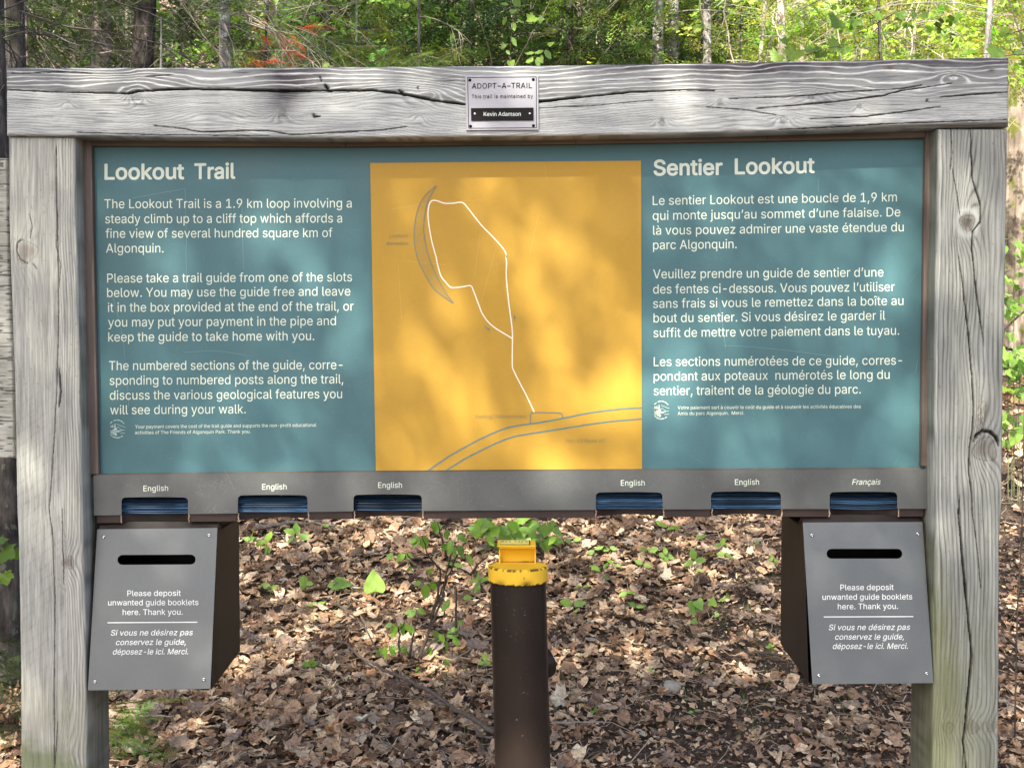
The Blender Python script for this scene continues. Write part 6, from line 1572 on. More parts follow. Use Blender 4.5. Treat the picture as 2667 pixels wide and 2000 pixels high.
uf = sprays(None, BROAD, pz, np.tile([[0, -1.0, 0]], (n, 1)), colf, 1.7, 96, 'undergrowth', .5, .5, 'leaf')
tag(uf, 'far leafy undergrowth covering the slope behind the trees', 'undergrowth', kind='stuff')

# ------------------------------------------------------------------ broad-leaved sprigs close behind the beam and at the edges
def leaf_mat(name, col, trans=.45):
    m, nt, b, out = nodemat(name)
    oi = N(nt, 'ShaderNodeObjectInfo')
    c = ramp(nt, oi.outputs['Random'], [(0, tuple(v * .72 for v in col)), (.5, col), (1, (col[0] * 1.35, col[1] * 1.2, col[2]))])
    f = noise(nt, coords(nt), 4, 4); c = mult(nt, c, ramp(nt, f, [(.3, (.85,) * 3), (.7, (1.12,) * 3)]))
    nt.links.new(c, b.inputs['Base Color']); b.inputs['Roughness'].default_value = .45; b.inputs['Specular IOR Level'].default_value = .4
    t = N(nt, 'ShaderNodeBsdfTranslucent'); nt.links.new(mult(nt, c, (1.35, 1.45, .7)), t.inputs['Color'])
    mx = N(nt, 'ShaderNodeMixShader'); mx.inputs[0].default_value = trans
    nt.links.new(b.outputs[0], mx.inputs[1]); nt.links.new(t.outputs[0], mx.inputs[2]); nt.links.new(mx.outputs[0], out.inputs['Surface'])
    return m
M['lf'] = leaf_mat('fresh_leaf', (.22, .39, .065)); M['lf_maple'] = leaf_mat('young_maple_leaf', (.15, .26, .045)); M['lf_pale'] = leaf_mat('pale_young_leaf', (.24, .40, .10))
PM = {}
for key, kd, mt, cr in (('oval', 'oval', 'lf', .25), ('oval2', 'oval', 'lf', .45), ('maple', 'maple', 'lf_maple', .3), ('maple2', 'maple', 'lf_maple', .55), ('heart', 'heart', 'lf_pale', .2), ('pale', 'oval', 'lf_pale', .3)):
    V, Ft, Fq = leaf_proto(kd, hash_seed := sum(map(ord, key)), cr)
    PM[key] = npmesh('leaf', V, [Ft, Fq], M[mt], None, True)

def sprig(name, label, cat, stems, leaves, stemcol=(.10, .075, .055), rad=.003, group=None, seed=0, root=None, back=0.0):
    """stems: lists of (px, py, depth); leaves: (px, py, depth, length in px, mesh key, direction deg on picture, facing)"""
    t = thing(name, label, cat, group); r = np.random.default_rng(seed)
    stems = [[(x, y, d + back) for x, y, d in s] for s in stems]; leaves = [(l[0], l[1], l[2] + back, *l[3:]) for l in leaves]
    sa = []
    for k_, s in enumerate(stems):
        p = np.array([P(x, y, d) for x, y, d in s])
        if root is not None and k_ == 0:      # carry the stem down to the ground
            b = P(root, 1000, s[0][2]); b[2] = hill(b[0], b[1]) - .03
            p = np.concatenate([[b], [b * .5 + p[0] * .5 + [0, 0, .0]], p])
        tt = np.linspace(0, 1, len(p)); q = np.linspace(0, 1, len(p) * 4)
        pp_ = np.stack([np.interp(q, tt, p[:, i]) for i in range(3)], 1) + r.normal(0, .0015, (len(q), 3))
        V, F = tube(pp_, np.linspace(rad, rad * .35, len(q)), 6); me = meshobj('stem', V, F, M['twig'], t, np.tile(stemcol, (len(V), 1)), True)
        sa.append(pp_)
    allp = np.concatenate(sa) if sa else None
    pet = Acc()
    for (x, y, d, ln, key, ang, fac) in leaves:
        base = P(x, y, d); L = ln * d / FPX
        a = math.radians(ang); fw = np.array([math.cos(a), r.normal(0, .25), math.sin(a)])
        nr = np.array([r.normal(0, .3), -fac, (1 - fac) + .15]) + r.normal(0, .12, 3)
        nr = nr - fw * (nr @ fw) / (fw @ fw)
        place_mesh(PM[key], 'leaf', t, base, nr, fw, L)
        if allp is not None:
            k = np.argmin(((allp - base) ** 2).sum(1)); V, F = tube([allp[k], (allp[k] + base) / 2 + [0, 0, .004], base], .0009, 3, False); pet.add(V, F, (.14, .16, .05))
    if allp is not None and len(leaves): pet.build('leaf_stalks', M['twig'], t)
    return t
D1 = 5.0
sprig('maple_sprig', 'maple twig with fresh green leaves just above the right half of the beam', 'sapling',
      [[(2020, 175, 5.1), (2080, 150, 5.0), (2150, 128, 4.95), (2230, 110, 5.0)]],
      [(2040, 135, 5, 44, 'maple', 215, .6), (2075, 118, 5, 52, 'maple2', 250, .75), (2135, 125, 5, 50, 'maple', 195, .55), (2150, 122, 5, 40, 'maple2', 230, .6), (2195, 105, 5, 46, 'maple', 215, .65), (2205, 112, 4.98, 36, 'maple2', 255, .7), (2060, 118, 5, 36, 'maple', 150, .6), (2190, 42, 5, 46, 'maple', 230, .8), (2230, 38, 5, 36, 'maple2', 260, .7)], root=2140, seed=1)
sprig('maple_sprig', 'maple twig with hanging leaves over lime-green foliage, upper right', 'sapling',
      [[(2291, 175, 5.2), (2288, 90, 5.2), (2282, 20, 5.1), (2300, -20, 5.1)], [(2288, 60, 5.2), (2340, 28, 5.1), (2400, 28, 5.1)]],
      [(2298, 28, 5.1, 30, 'maple', 235, .7), (2335, 24, 5.1, 38, 'maple2', 290, .8), (2355, 34, 5.1, 30, 'maple', 215, .6), (2372, 28, 5.1, 30, 'maple', 300, .5), (2395, 34, 5.1, 26, 'maple2', 320, .7), (2300, 130, 5.2, 34, 'maple', 200, .35), (2325, 132, 5.2, 28, 'maple2', 340, .4), (2284, 95, 5.2, 34, 'maple', 185, .35), (2290, 92, 5.2, 30, 'maple', 20, .3), (2400, 148, 5.0, 40, 'maple2', 185, .25)], root=2291, seed=2)
sprig('maple_sprig', 'large maple leaves in front of the big furrowed trunk at upper right', 'sapling',
      [[(2700, 140, 4.7), (2620, 146, 4.6), (2560, 140, 4.6)], [(2700, 60, 4.7), (2650, 85, 4.7), (2620, 88, 4.7)]],
      [(2560, 133, 4.6, 52, 'maple', 190, .3), (2556, 140, 4.6, 60, 'maple2', 180, .25), (2600, 112, 4.6, 46, 'maple', 250, .8), (2640, 78, 4.7, 40, 'maple', 200, .6), (2665, 84, 4.7, 34, 'maple2', 260, .8), (2690, 128, 4.6, 62, 'maple', 195, .35), (2650, 105, 4.6, 36, 'maple2', 195, .4), (2680, 150, 4.6, 36, 'maple', 250, .5)], root=2655, seed=3)
sprig('sapling', 'upright young sapling with small fresh leaves above the plaque', 'sapling',
      [[(1322, 200, 5.2), (1330, 120, 5.2), (1336, 40, 5.2), (1340, -20, 5.2)]],
      [(1325, 12, 5.2, 22, 'pale', 180, .6), (1342, -2, 5.2, 26, 'heart', 300, .7), (1318, 44, 5.2, 24, 'pale', 250, .7), (1328, 34, 5.2, 20, 'heart', 20, .6), (1336, 58, 5.2, 24, 'pale', 280, .8), (1345, 52, 5.2, 22, 'pale', 345, .6), (1333, 98, 5.2, 26, 'pale', 300, .8), (1316, 116, 5.2, 18, 'heart', 230, .7), (1330, 158, 5.2, 22, 'heart', 280, .8), (1318, 132, 5.2, 16, 'pale', 310, .7)], (.10, .085, .05), .0016, back=2.6, root=1350, seed=4)
sprig('sapling', 'leaning bare stem with one maple leaf right above the plaque', 'sapling',
      [[(1338, 180, 5.0), (1362, 135, 5.0), (1390, 80, 5.0), (1436, 0, 5.0), (1446, -20, 5.0)]],
      [(1404, 42, 5.0, 40, 'maple', 205, .55), (1398, 40, 5.0, 26, 'maple2', 290, .6)], (.20, .16, .12), .0042, back=2.6, root=1350, seed=5)
sprig('sapling', 'thin dark stem slanting above the left edge of the plaque', 'sapling',
      [[(1284, 190, 5.1), (1277, 140, 5.1), (1262, 90, 5.1), (1243, 40, 5.1), (1222, -20, 5.1)]], [], (.16, .12, .09), .0036, back=2.6, root=1350, seed=6)
sprig('sapling', 'cluster of small green leaves on thin stems right of the plaque', 'sapling',
      [[(1405, 180, 5.0), (1408, 140, 5.0), (1415, 110, 5.0)], [(1432, 170, 5.0), (1425, 120, 5.0)]],
      [(1392, 138, 5.0, 26, 'pale', 185, .6), (1388, 148, 5, 24, 'pale', 235, .7), (1398, 152, 5, 24, 'pale', 285, .8), (1384, 158, 5, 20, 'heart', 210, .7), (1416, 132, 5, 26, 'pale', 200, .6), (1420, 130, 5, 30, 'pale', 300, .8), (1428, 120, 5, 18, 'heart', 30, .7), (1404, 148, 5, 20, 'heart', 300, .8)], (.12, .10, .06), .0014, back=2.6, root=1350, seed=7)

# lower edges of the picture
sprig('maple_sprig', 'maple leaves at the left edge beside the left post', 'sapling',
      [[(-40, 1440, 4.4), (-10, 1425, 4.4), (20, 1418, 4.4)]],
      [(-12, 1432, 4.4, 56, 'maple', 340, .65), (2, 1478, 4.4, 52, 'maple2', 290, .8), (-20, 1418, 4.4, 44, 'maple', 20, .5), (30, 1425, 4.45, 40, 'maple2', 300, .6)], root=-45, seed=8)
fn = thing('young_fir', 'shaded low fir seedling at the left edge by the foot of the left post', 'fir seedling')
r_ = np.random.default_rng(111)
pos = P(r_.uniform(-60, 40, 34), r_.uniform(1660, 1960, 34), 4.8 + r_.normal(0, .12, 34))
sprays(fn, NEAR, pos, np.tile([[1.0, -.2, -.1]], (34, 1)), (.045, .085, .02), .62, 112, 'foliage')
fn = thing('young_fir', 'bright green fir seedling beside the left post, under the deposit box', 'fir seedling')
g = ground_at(255, 1960)
pos = P(np.array([262, 275, 290, 300, 285, 270, 268, 290, 300, 262, 280, 310]), np.array([1845, 1825, 1850, 1870, 1885, 1900, 1870, 1835, 1895, 1915, 1905, 1850]), g[1] - .15 + r_.normal(0, .05, 12))
sprays(fn, NEAR, pos, np.tile([[1.0, -.2, .25]], (12, 1)), (.16, .30, .055), .85, 113, 'foliage', .3)
V, F = tube([g - [0, 0, .05], P(272, 1860, g[1] - .12), P(282, 1820, g[1] - .12)], [.004, .003, .001], 5); meshobj('stem', V, F, M['twig'], fn, np.tile((.14, .1, .07), (len(V), 1)))

# the leafy shrub left of the pipe
zz = lambda x, y: (880 + x / 2.4578, 1325 + y / 2.4578)
DS = float(ground_at(*zz(500, 1010))[1]) - .02; DC = float(ground_at(*zz(1150, 335))[1]) - .02
def S(*pts, d0=None, d1=None):
    d0 = d0 or DS; d1 = d1 or DS
    n = len(pts); return [(*zz(*p), d0 + (d1 - d0) * i / max(1, n - 1)) for i, p in enumerate(pts)]
Lf = []
r_ = np.random.default_rng(121)
for x, y, ln, key, ang in [(510, 170, 66, 'oval', 250), (555, 170, 80, 'oval', 265), (430, 290, 62, 'oval', 215), (350, 280, 50, 'oval2', 235), (440, 280, 50, 'oval', 300), (500, 200, 40, 'pale', 200), (610, 80, 58, 'oval2', 280), (650, 90, 60, 'oval', 250), (700, 130, 58, 'pale', 265),
    (760, 170, 70, 'oval2', 330), (730, 200, 78, 'oval', 255), (700, 220, 56, 'oval', 235), (770, 230, 70, 'oval', 290), (745, 240, 60, 'oval2', 270), (820, 290, 56, 'pale', 310), (850, 310, 46, 'pale', 280), (565, 480, 80, 'oval', 265), (600, 460, 62, 'oval', 285), (530, 460, 44, 'pale', 220),
    (500, 640, 60, 'pale', 230), (510, 640, 48, 'oval', 330), (470, 650, 44, 'pale', 210), (380, 740, 84, 'oval', 245), (400, 730, 74, 'oval2', 285), (430, 740, 66, 'oval', 320), (350, 735, 44, 'pale', 200), (460, 770, 36, 'oval', 285), (310, 880, 70, 'oval', 262), (325, 880, 72, 'oval', 300), (290, 890, 60, 'oval2', 230), (345, 885, 40, 'oval', 345),
    (420, 870, 72, 'oval', 275), (490, 1000, 78, 'oval', 215), (505, 1010, 80, 'oval', 290), (520, 1000, 66, 'oval2', 320), (570, 890, 40, 'pale', 250), (590, 880, 60, 'oval', 265), (620, 780, 66, 'pale', 290), (650, 800, 50, 'oval', 300), (700, 840, 66, 'oval', 262), (690, 800, 70, 'pale', 350), (740, 820, 56, 'oval2', 300), (720, 780, 50, 'pale', 20),
    (570, 970, 40, 'pale', 280), (700, 950, 56, 'oval', 270), (590, 940, 44, 'oval', 240), (760, 740, 44, 'pale', 30), (800, 570, 50, 'pale', 5), (710, 580, 56, 'pale', 250), (690, 620, 44, 'pale', 235), (600, 380, 44, 'oval2', 240), (480, 380, 40, 'oval', 200)]:
    Lf.append((*zz(x, y), DS + r_.normal(0, .05), ln / 2.4578 * 1.25, key, ang, .55 + .2 * r_.random()))
sprig('leafy_shrub', 'thin-stemmed shrub with fresh oval leaves left of the payment pipe', 'shrub',
      [S((500, 1000), (560, 860), (620, 640), (680, 480), (720, 300), (740, 260)), S((505, 990), (590, 760), (660, 600), (700, 440), (770, 280), (820, 250)), S((460, 950), (480, 820), (515, 680)), S((590, 700), (640, 560), (660, 400), (580, 300), (540, 180)), S((700, 320), (660, 180), (640, 90)),
       S((385, 1000), (395, 900), (390, 780), (430, 720)), S((520, 960), (600, 850), (700, 800), (760, 800)), S((850, 420), (900, 350), (960, 300)), S((480, 330), (440, 290)), S((760, 760), (755, 600), (760, 500))], Lf, (.07, .055, .045), .0068, seed=11)
Lf = []
for i in range(50):
    x = r_.uniform(890, 1400); y = r_.uniform(60, 260) if x > 950 else r_.uniform(60, 170)
    if x > 1290: y = r_.uniform(90, 240)
    Lf.append((*zz(x, y - 20), DC + r_.normal(0, .08), r_.uniform(60, 110) / 2.4578, r_.choice(['oval', 'oval2', 'pale', 'pale', 'heart', 'oval']), r_.uniform(180, 360), .5 + .3 * r_.random()))
sprig('leafy_shrub', 'dense low clump of fresh leaves behind the yellow pipe cap', 'shrub',
      [S((1150, 330), (1130, 200), (1080, 90), d0=DC, d1=DC), S((1160, 330), (1200, 180), (1300, 110), d0=DC, d1=DC), S((1150, 320), (1060, 220), (940, 190), (850, 240), d0=DC, d1=DC), S((1170, 330), (1290, 220), (1390, 180), d0=DC, d1=DC), S((1150, 330), (1000, 180), (900, 90), d0=DC, d1=DC), S((1280, 300), (1380, 350), (1560, 385), d0=DC, d1=DC)], Lf, (.09, .08, .05), .003, seed=12)

# seedlings
def seed_label(px, py, nl, s):
    lead = ('little ' if s < 21 else '') + {2: 'two-leaved green', 3: 'three-leaved green', 4: 'four-leaved green'}.get(nl, 'small green')
    col = 'right of the left deposit box' if px < 800 else 'left of the shrub' if px < 1010 else 'by the leafy shrub' if px < 1270 else 'just right of the pipe' if px < 1560 else 'midway from pipe to right box' if px < 1700 else 'nearer the right box than the pipe' if px < 1880 else 'close by the right deposit box'
    row = 'right under the shelf' if py < 1405 else 'just under the shelf line' if py < 1440 else 'a bit above cap level' if py < 1470 else 'level with the yellow cap' if py < 1500 else 'just below cap level' if py < 1540 else 'well below cap level' if py < 1580 else 'halfway down the slope' if py < 1720 else 'low in the picture'
    return f'{lead} seedling {col}, {row}'
def seedling(px, py, h, kinds, label=None, group='seedlings sprouting from the leaf litter', key='pale', name='seedling'):
    g = ground_at(px, py); d = g[1]
    y0 = py; leaves = []
    for (dx, dy, ln, ang) in kinds:
        leaves.append((px + dx, py - h + dy, d - .02 + rnd.uniform(-.03, .03), ln, rnd.choice(['pale', 'oval', 'pale']) if key == 'pale' else key, ang, .35 + .4 * rnd.random()))
    return sprig(name, label or seed_label(px, py, len(kinds), kinds[0][2]), 'seedling', [[(px, py, d), (px + rnd.uniform(-3, 3), py - h, d - .02)]], leaves, (.22, .27, .12), .0016, None if label else group, seed=int(px))
one = lambda s: [(0, 0, s, rnd.uniform(150, 210)), (0, 2, s * .95, rnd.uniform(-25, 30))]
Z1 = lambda x, y: (x / 2.4578, 1325 + y / 2.4578); Z3 = lambda x, y: (1767 + x / 2.4578, 1325 + y / 2.4578)
seedling(*zz(235, 600), 46, [(0, 20, 62, 95)], 'seedling with one big heart-shaped leaf left of the shrub', key='heart')
seedling(*zz(20, 560), 34, [(-20, 2, 52, 0), (-20, 2, 20, 200)], 'seedling with a broad pale leaf far left under the booklet shelf', key='heart')
seedling(*zz(1505, 740), 52, [(-2, 0, 36, 160), (2, 0, 34, 10), (0, 20, 14, 20)], 'two-leaved seedling standing right of the pipe')
seedling(*Z3(105, 850), 75, [(0, -30, 38, 260), (4, -34, 32, 300), (6, 20, 20, 200)], 'tall seedling with a drooping round leaf between pipe and right deposit box', key='heart')
seedling(*Z3(215, 720), 26, [(0, -14, 26, 85), (6, 8, 16, 0)], 'small seedling with one round leaf close left of the right deposit box', key='heart')
seedling(*zz(1690, 480), 34, [(-4, 0, 34, 155), (4, -2, 24, 60), (2, 12, 22, 330)], 'seedling with a long side leaf up the slope right of the pipe')
seedling(*Z3(100, 400), 30, [(0, 0, 34, 100), (0, 4, 30, 200), (2, 4, 30, 10)], 'bushy pale seedling up the slope near the right deposit box')
seedling(*Z1(1700, 330), 50, [(0, 0, 30, 200), (0, 4, 34, 60), (0, 8, 30, 300), (4, 14, 26, 250)], 'leafy seedling under the shelf right of the left deposit box')
seedling(*Z1(1900, 260), 44, [(0, 0, 36, 170), (0, 4, 34, 100), (4, 6, 32, 340), (8, 14, 26, 20), (-6, 10, 26, 220)], 'spreading seedling with many leaves under the shelf')
seedling(*Z1(1950, 560), 36, [(0, -20, 42, 260), (2, 0, 24, 350)], 'seedling with one pointed upright leaf')
seedling(*Z1(1980, 1060), 22, [(0, 0, 30, 170), (0, 0, 28, 20), (0, 2, 26, 60), (0, 2, 24, 130)], 'star-shaped seedling low in the dead leaves right of the left box')
for (x, y, s) in [(*zz(1640, 300), 26), (*zz(1500, 230), 22), (*zz(1960, 370), 26), (*zz(2110, 160), 34), (*zz(1560, 500), 20), (*zz(1850, 560), 24), (*zz(2100, 330), 24), (*zz(1740, 270), 26), (*zz(1980, 290), 28), (*zz(900, 520), 34), (*zz(940, 990), 24), (*zz(1990, 1050), 18),
                  (*zz(170, 640), 16), (*zz(740, 380), 24), (*Z3(150, 210), 20), (*Z3(280, 250), 24), (*Z3(300, 310), 26), (*Z3(600, 330), 18), (*Z3(300, 590), 18), (*Z3(590, 890), 16), (*Z3(100, 1310), 18), (*Z3(480, 220), 16), (*Z3(140, 400), 18), (*Z1(1600, 200), 26), (*Z1(2110, 120), 18), (*Z1(1730, 520), 26), (*Z1(2030, 640), 26), (*zz(1650, 1290), 14), (*zz(1770, 380), 22), (*zz(1910, 640), 24)]:
    nl = rnd.choice([2, 2, 3, 4])
    seedling(x, y + 14, s * rnd.uniform(.7, 1.2), [(rnd.uniform(-3, 3), rnd.uniform(-3, 5), s * rnd.uniform(.8, 1.1), a) for a in [rnd.uniform(150, 210), rnd.uniform(-30, 30), rnd.uniform(60, 120), rnd.uniform(200, 320)][:nl]])
# leafy ground plants right of the right post
for k, (x, y, lab) in enumerate([(2640, 640, 'leafy understory plant beside the foot of the big furrowed trunk'), (2625, 720, 'round-leaved plant right of the right post at mid height'), (2640, 800, 'understory plant with broad leaves below the round-leaved one'), (2625, 960, 'pale green plant in the litter right of the right post'),
                                (2650, 1020, 'dense green plant clump at the right picture edge'), (2635, 1110, 'lowest leafy plant of the clump at the right edge'), (2655, 920, 'small leafy plant at the very right edge')]):
    ls = [(x + rnd.uniform(-34, 34), y + rnd.uniform(-34, 26), 7.6 + rnd.uniform(-.25, .25), rnd.uniform(22, 42), rnd.choice(['pale', 'heart', 'oval', 'maple']), rnd.uniform(150, 390), .3 + .5 * rnd.random()) for i in range(13)]
    sprig('understory_plant', lab, 'plant', [[(x, y + 60, 7.7), (x + 4, y, 7.6), (x - 8, y - 40, 7.6)]], ls, (.16, .18, .09), .0028, seed=300 + k, root=x + 6)
# branches at the right edge
sprig('fallen_branch', 'dark dead branch slanting up the slope at the right edge', 'branch', [[(2600, 870, 8.5), (2630, 845, 8.5), (2680, 800, 8.4)], [(2612, 905, 8), (2640, 912, 8), (2690, 930, 7.9)]], [], (.05, .04, .035), .012, seed=321)

# sticks, stone and bark on the ground
def stick(label, pts, r0, col, lift=.03, name='stick'):
    lift += .025; r0 *= 1.25
    P_ = []
    for x, y in pts:
        g = ground_at(x, y); P_.append(g + [0, 0, lift])
    P_ = np.array(P_); q = np.linspace(0, 1, len(P_) * 5); t = np.linspace(0, 1, len(P_))
    pp_ = np.stack([np.interp(q, t, P_[:, i]) for i in range(3)], 1) + RG.normal(0, r0 * .35, (len(q), 3))
    V, F = tube(pp_, np.linspace(r0, r0 * .45, len(q)), 7)
    o = meshobj(name, V, F, M['twig'], None, np.tile(col, (len(V), 1)), True); tag(o, label, 'stick'); return o
stick('long dark fallen twig running down to the foot of the pipe', [zz(-10, 900), zz(130, 1050), zz(300, 1140), zz(440, 1210), zz(640, 1310), zz(760, 1400), zz(1000, 1550)][::-1], .008, (.13, .10, .08), .05)
stick('thin twig branching off the long one left of the pipe', [zz(440, 1230), zz(500, 1300), zz(700, 1370)], .004, (.12, .09, .07), .04)
stick('thin curved twig left of the shrub', [zz(0, 710), zz(160, 830), zz(240, 1000), zz(360, 1160)], .0035, (.12, .10, .085), .05)
stick('grey stick lying up the slope right of the left deposit box', [Z1(1640, 180), Z1(1850, 150), Z1(2150, 160)], .011, (.24, .2, .17), .03)
stick('pale bare stick under the fir seedling', [Z1(900, 1428), Z1(1115, 1432)], .004, (.45, .37, .28), .04)
stick('dark stick close left of the right deposit box', [Z3(440, 995), Z3(600, 1010), Z3(740, 1020)], .007, (.09, .07, .06), .03)
stick('light twig at the right edge below the right post', [Z3(2050, 1340), Z3(2130, 1370), Z3(2220, 1410)], .006, (.42, .34, .27), .05)
stick('yellowish curved root stem left of the pipe', [zz(620, 1040), zz(740, 1070), zz(860, 995)], .004, (.36, .27, .17), .045)
stick('thin twig to the right of the pipe foot', [zz(1370, 1475), zz(1600, 1470), zz(1750, 1470)], .004, (.28, .24, .2), .04)
stick('dark stick crossing the slope above the pipe cap', [zz(1330, 290), zz(1480, 370), zz(1640, 390)], .004, (.07, .055, .045), .05)
stick('broken pale stick near the lower picture edge left', [Z1(800, 1630), Z1(850, 1650), Z1(880, 1665)], .012, (.5, .42, .32), .04)

def lump(name, label, cat, px, py, w, h, col, seed, mat=None):
    g = ground_at(px, py); s = w * g[1] / FPX / 2
    bm = __import__('bmesh').new(); __import__('bmesh').ops.create_icosphere(bm, subdivisions=3, radius=1)
    V = np.array([v.co[:] for v in bm.verts]); F = np.array([[v.index for v in f.verts] for f in bm.faces]); bm.free()
    r = 1 + .35 * (fbm(V[:, 0] * 1.3 + seed, V[:, 1] * 1.3 + V[:, 2], seed, 3) - .5)
    V = np.sign(V) * np.abs(V) ** .85 * r[:, None] * np.array([s, s * .8, s * h]) + g + [0, 0, s * h * .7 + .02]
    o = meshobj(name, V, [F], mat, None, None, True); return tag(o, label, cat)
g = ground_at(*zz(115, 558)); V, F = tube([g + [-.02, .0, .045], g + [.012, -.004, .042]], .0045, 8); o = meshobj('cigarette_end', V, F, plain('white_paper', (.75, .74, .70), .7), None, None, True); tag(o, 'white cigarette end with yellow filter lying below the heart-shaped leaf', 'cigarette end')
V, F = tube([g + [.0122, -.004, .042], g + [.022, -.006, .041]], .0046, 8); meshobj('filter', V, F, plain('yellow_filter', (.7, .45, .1), .7), o, None, True)
lump('stone', 'pale grey stone in the litter between pipe and right deposit box', 'stone', 1744, 1815, 58, .6, None, 3, plain('pale_stone', (.34, .30, .25), .9, .2, var=(30, .7, 1.2), bmp=.6))
lump('stone', 'small dark purplish stone up the slope by the right deposit box', 'stone', *Z3(262, 385), 40, .5, None, 5, plain('purple_stone', (.12, .09, .09), .8, .2, var=(30, .7, 1.2), bmp=.6))
lump('stone', 'brown earthy clod on the bare ground below the right box', 'clod', *Z3(245, 1385), 50, .45, None, 7, plain('earth_clod', (.11, .065, .045), .95, .1, var=(30, .5, 1.3), bmp=.8))
# white curls of birch bark
Mb = plain('birch_bark_curl', (.62, .58, .48), .6, .3, var=(20, .8, 1.1))
for (x, y, s, lab) in [(*zz(200, 1430), .085, 'cream curl of birch bark lying left of the pipe foot'), (*zz(560, 265), .06, 'pale fallen bark flake up the slope behind the shrub'), (*Z3(560, 905), .04, 'white bark chip left of the right deposit box')]:
    V, Ft, Fq = leaf_proto('torn' if s > .07 else 'oval', int(s * 1000), 1.3); V = V * s * np.array([.8, 1, .8]); g = ground_at(x, y)
    a = rnd.uniform(1.2, 1.9); R_ = np.array([[math.cos(a), math.sin(a), 0], [-math.sin(a), math.cos(a), 0], [0, 0, 1]])
    o = meshobj('bark_curl', V @ R_ + g + [0, 0, .05], [Ft, Fq], Mb, None, None, True); tag(o, lab, 'bark piece')

# ------------------------------------------------------------------ unseen maples added behind the camera, leaves placed to a wanted shade pattern
SPOTS = [(1620, 985, 75, 75, .98), (1560, 1025, 110, 42, .85), (1655, 900, 30, 90, .8), (1454, 900, 42, 62, .55), (1445, 650, 115, 95, .48), (1190, 1010, 85, 110, .50), (1290, 1075, 70, 60, .38), (1048, 930, 42, 150, .26), (1190, 480, 75, 50, .38), (1040, 470, 50, 55, .30), (1610, 780, 60, 40, .3), (1390, 1010, 50, 60, .35), (1590, 1130, 40, 80, .35),
         (860, 830, 58, 170, .55), (700, 590, 80, 45, .38), (850, 560, 60, 60, .32), (930, 700, 30, 120, .3), (1860, 850, 75, 90, .85), (1760, 960, 48, 140, .80), (1740, 1110, 50, 60, .6), (2260, 450, 150, 50, .50), (2340, 700, 60, 140, .52), (2350, 1060, 55, 100, .48), (1950, 1150, 90, 80, .42), (1400, 1275, 60, 22, .5), (700, 1240, 110, 60, .45), (560, 1150, 140, 60, .34), (2240, 560, 90, 60, .35), (1760, 560, 70, 50, .25),
         (100, 1860, 90, 120, .6), (2180, 300, 60, 60, .45), (880, 330, 200, 60, .35), (1900, 330, 400, 50, .3), (400, 290, 200, 70, .3), (2500, 640, 60, 200, .35), (1350, 1480, 100, 60, .5), (2140, 1620, 60, 160, .38), (420, 1730, 60, 60, .3), (1240, 300, 150, 40, .35), (100, 800, 60, 160, .3), (110, 1280, 60, 100, .35), (2520, 1250, 50, 180, .3)]
def transmission(px, py):
    L = .03 + .16 * smooth((fbm((px - .35 * py) / 95, (py + .2 * px) / 240, 601, 3) - .46) * 7)
    for x, y, a, b, k in SPOTS:
        L = np.maximum(L, k * np.exp(-(((px - x) / a) ** 2 + ((py - y) / b) ** 2) ** 1.3))
    L = L * (1 - .85 * np.exp(-(((px - 1492) / 26) ** 2 + ((py - 925) / 40) ** 2)))
    L = L * (1 - .8 * np.exp(-((px - 1145 - (py - 430) * .30) / 16) ** 2) * (py < 1000) * (py > 350))
    L = L * (1 - .7 * np.exp(-((px - 2010 - (py - 800) * .42) / 12) ** 2) * (py < 1000) * (py > 700))
    return L
r = np.random.default_rng(131)
CANSCALE = 1.0
# shade on the sign
n = 36000
px = r.uniform(-150, 2800, n); py = r.uniform(20, 2150, n)
tr = transmission(px, py); keep = r.random(n) < (-np.log(np.clip(tr, .03, .98)) / 7.4)
px, py = px[keep], py[keep]
q1 = P(px, py, 3.05) + SUNDIR * r.uniform(7.5, 10.5, len(px))[:, None]
# shade on the slope behind
def back_clear(p):
    """False for ground points the sign itself keeps from the sun"""
    t = (p[:, 1] - 3.05) / -SUNDIR[1]
    h = p + SUNDIR * t[:, None]
    return ~((h[:, 2] > .95) & (h[:, 2] < 2.25) & (np.abs(h[:, 0]) < 1.2))
n = 21000
gx_ = r.uniform(-6, 5.5, n); gy_ = r.uniform(3.6, 13.5, n)
base = np.stack([gx_, gy_, hill(gx_, gy_) + 2.2 * r.random(n) * smooth((gy_ - 7) / 3)], 1)
n3 = 15000
fy = r.uniform(11, 27, n3); fx = r.uniform(-.5, .18, n3) * fy
base = np.concatenate([base, np.stack([fx, fy, hill(fx, fy) + r.random(n3) * np.interp(fy, [11, 27], [3.5, 4.5])], 1)])
gx_, gy_ = base[:, 0], base[:, 1]
sunny = smooth((gx_ / gy_ - .13) * 9) * smooth((gy_ - 6.5) / 2)          # the right-hand wood stands in the sun
tr = np.clip(.05 + .10 * (gy_ > 10) + (.14 + .3 * (gy_ > 10)) * smooth((fbm(gx_ * 1.5, gy_ * 1.2, 603, 3) - .5) * 6) + .12 * smooth((gy_ - 5.5) / 2) * (gy_ < 9) * smooth((fbm(gx_ * 2.2, gy_ * 1.5, 605, 3) - .45) * 5) + sunny, 0, .99)
keep = (r.random(len(tr)) < (-np.log(tr) / 2.3)) & back_clear(base)
q2 = base[keep] + SUNDIR * r.uniform(9, 13, keep.sum())[:, None]
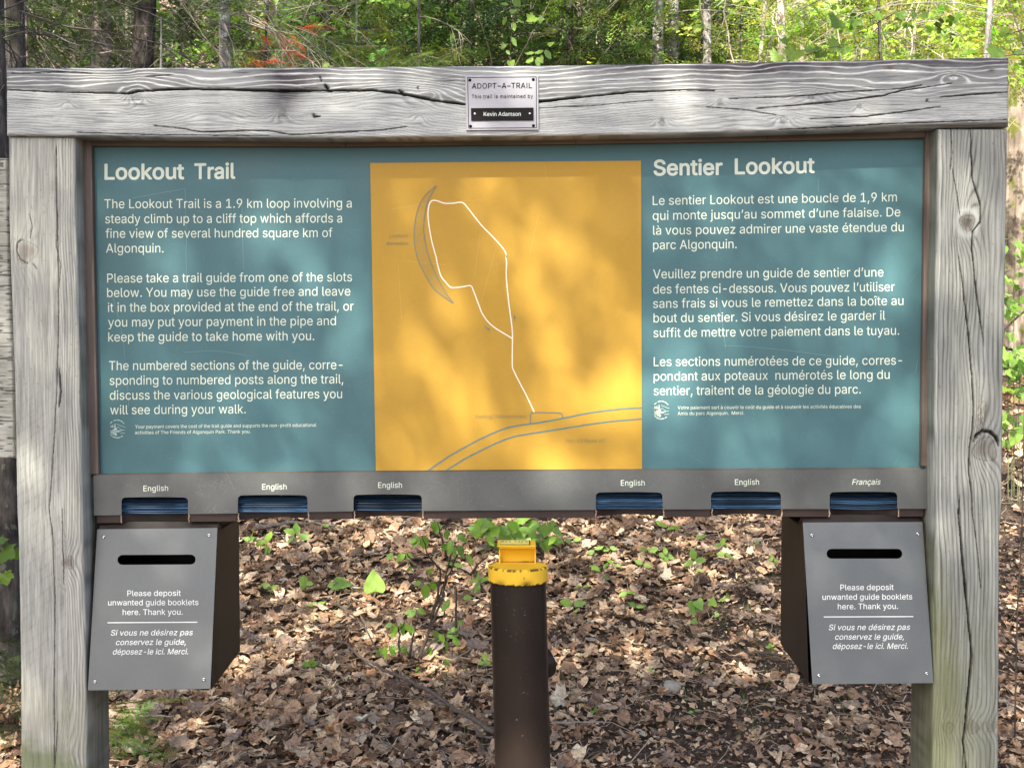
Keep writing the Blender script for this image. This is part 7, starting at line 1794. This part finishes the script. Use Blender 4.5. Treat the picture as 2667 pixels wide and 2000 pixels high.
def canopy(parent, pts, ls, seed):
    r = np.random.default_rng(seed); n = len(pts)
    nr = norm(SUNDIR[None] * .8 + r.normal(0, .5, (n, 3))); fw = norm(r.normal(0, 1, (n, 3)))
    V = np.array([[0, -.5, 0], [.42, 0, .05], [0, .5, 0], [-.42, 0, .05]])
    pr = [(V, np.zeros((0, 3), int), np.array([[0, 1, 2, 3]]))]
    Vv, fs, C_ = scatter(pr, np.zeros(n, int), pts, basis(nr, fw), np.full(n, ls) * r.uniform(.8, 1.2, n), np.tile([.09, .17, .03], (n, 1)))
    o = meshobj('crown', Vv, fs, M['leaf'], parent, C_); o['kind'] = 'stuff'; return o
both = np.concatenate([q1, q2]); szs = np.concatenate([np.full(len(q1), 0), np.full(len(q2), 1)])
for side, lab in ((-1, 'tall unseen maple left behind the photographer, its crown laid out to dapple the sign with shade'), (1, 'tall unseen maple right behind the photographer, added to shade the sign and slope')):
    sel = (both[:, 0] < -2.0) if side < 0 else (both[:, 0] >= -2.0)
    t = thing('maple_tree', lab, 'tree')
    bx = -4.6 if side < 0 else 1.8
    trunk(t, (bx, -6.2, -.1), (bx - .1, -5.4, 8.5), .2, .1, M['bark_maple'], seed=700 + side)
    for k, (sz, ls) in enumerate(((0, .050), (1, .15))):
        m_ = sel & (szs == sz)
        if m_.any():
            o = canopy(t, both[m_], ls, 710 + k)
    r2 = np.random.default_rng(720 + side); a = Acc()
    for i in range(14):
        j = r2.choice(np.nonzero(sel)[0]); e = both[j]; s = np.array([bx, -5.8, r2.uniform(4, 7)])
        V, F = tube([s, (s + e) / 2 + r2.normal(0, .25, 3), e], [.04, .02, .006], 6); a.add(V, F, (.2, .17, .15))
    if side > 0:  # limbs added across the sun's path to lay shade streaks on the panels
        for pts, w_, s_ in (([(1115, 400), (1150, 500), (1195, 640), (1240, 800), (1290, 1000), (1310, 1120)], 26, 5.5), ([(1070, 400), (1085, 520), (1120, 640)], 14, 5.8), ([(2150, 380), (2165, 480), (2190, 560)], 13, 5.2), ([(2180, 440), (2280, 500), (2420, 540)], 12, 5.4), ([(1950, 700), (2000, 800), (2040, 920), (2050, 1000)], 13, 5.0), ([(880, 560), (868, 720), (850, 900)], 18, 5.6), ([(1340, 700), (1300, 860), (1330, 1000)], 16, 6)):
            q = np.array([P(x, y, 3.07) + SUNDIR * s_ for x, y in pts]); V, F = tube(q, w_ * 3.07 / FPX / 2, 6); a.add(V, F, (.2, .17, .15))
    a.build('limbs', M['twig'], t)
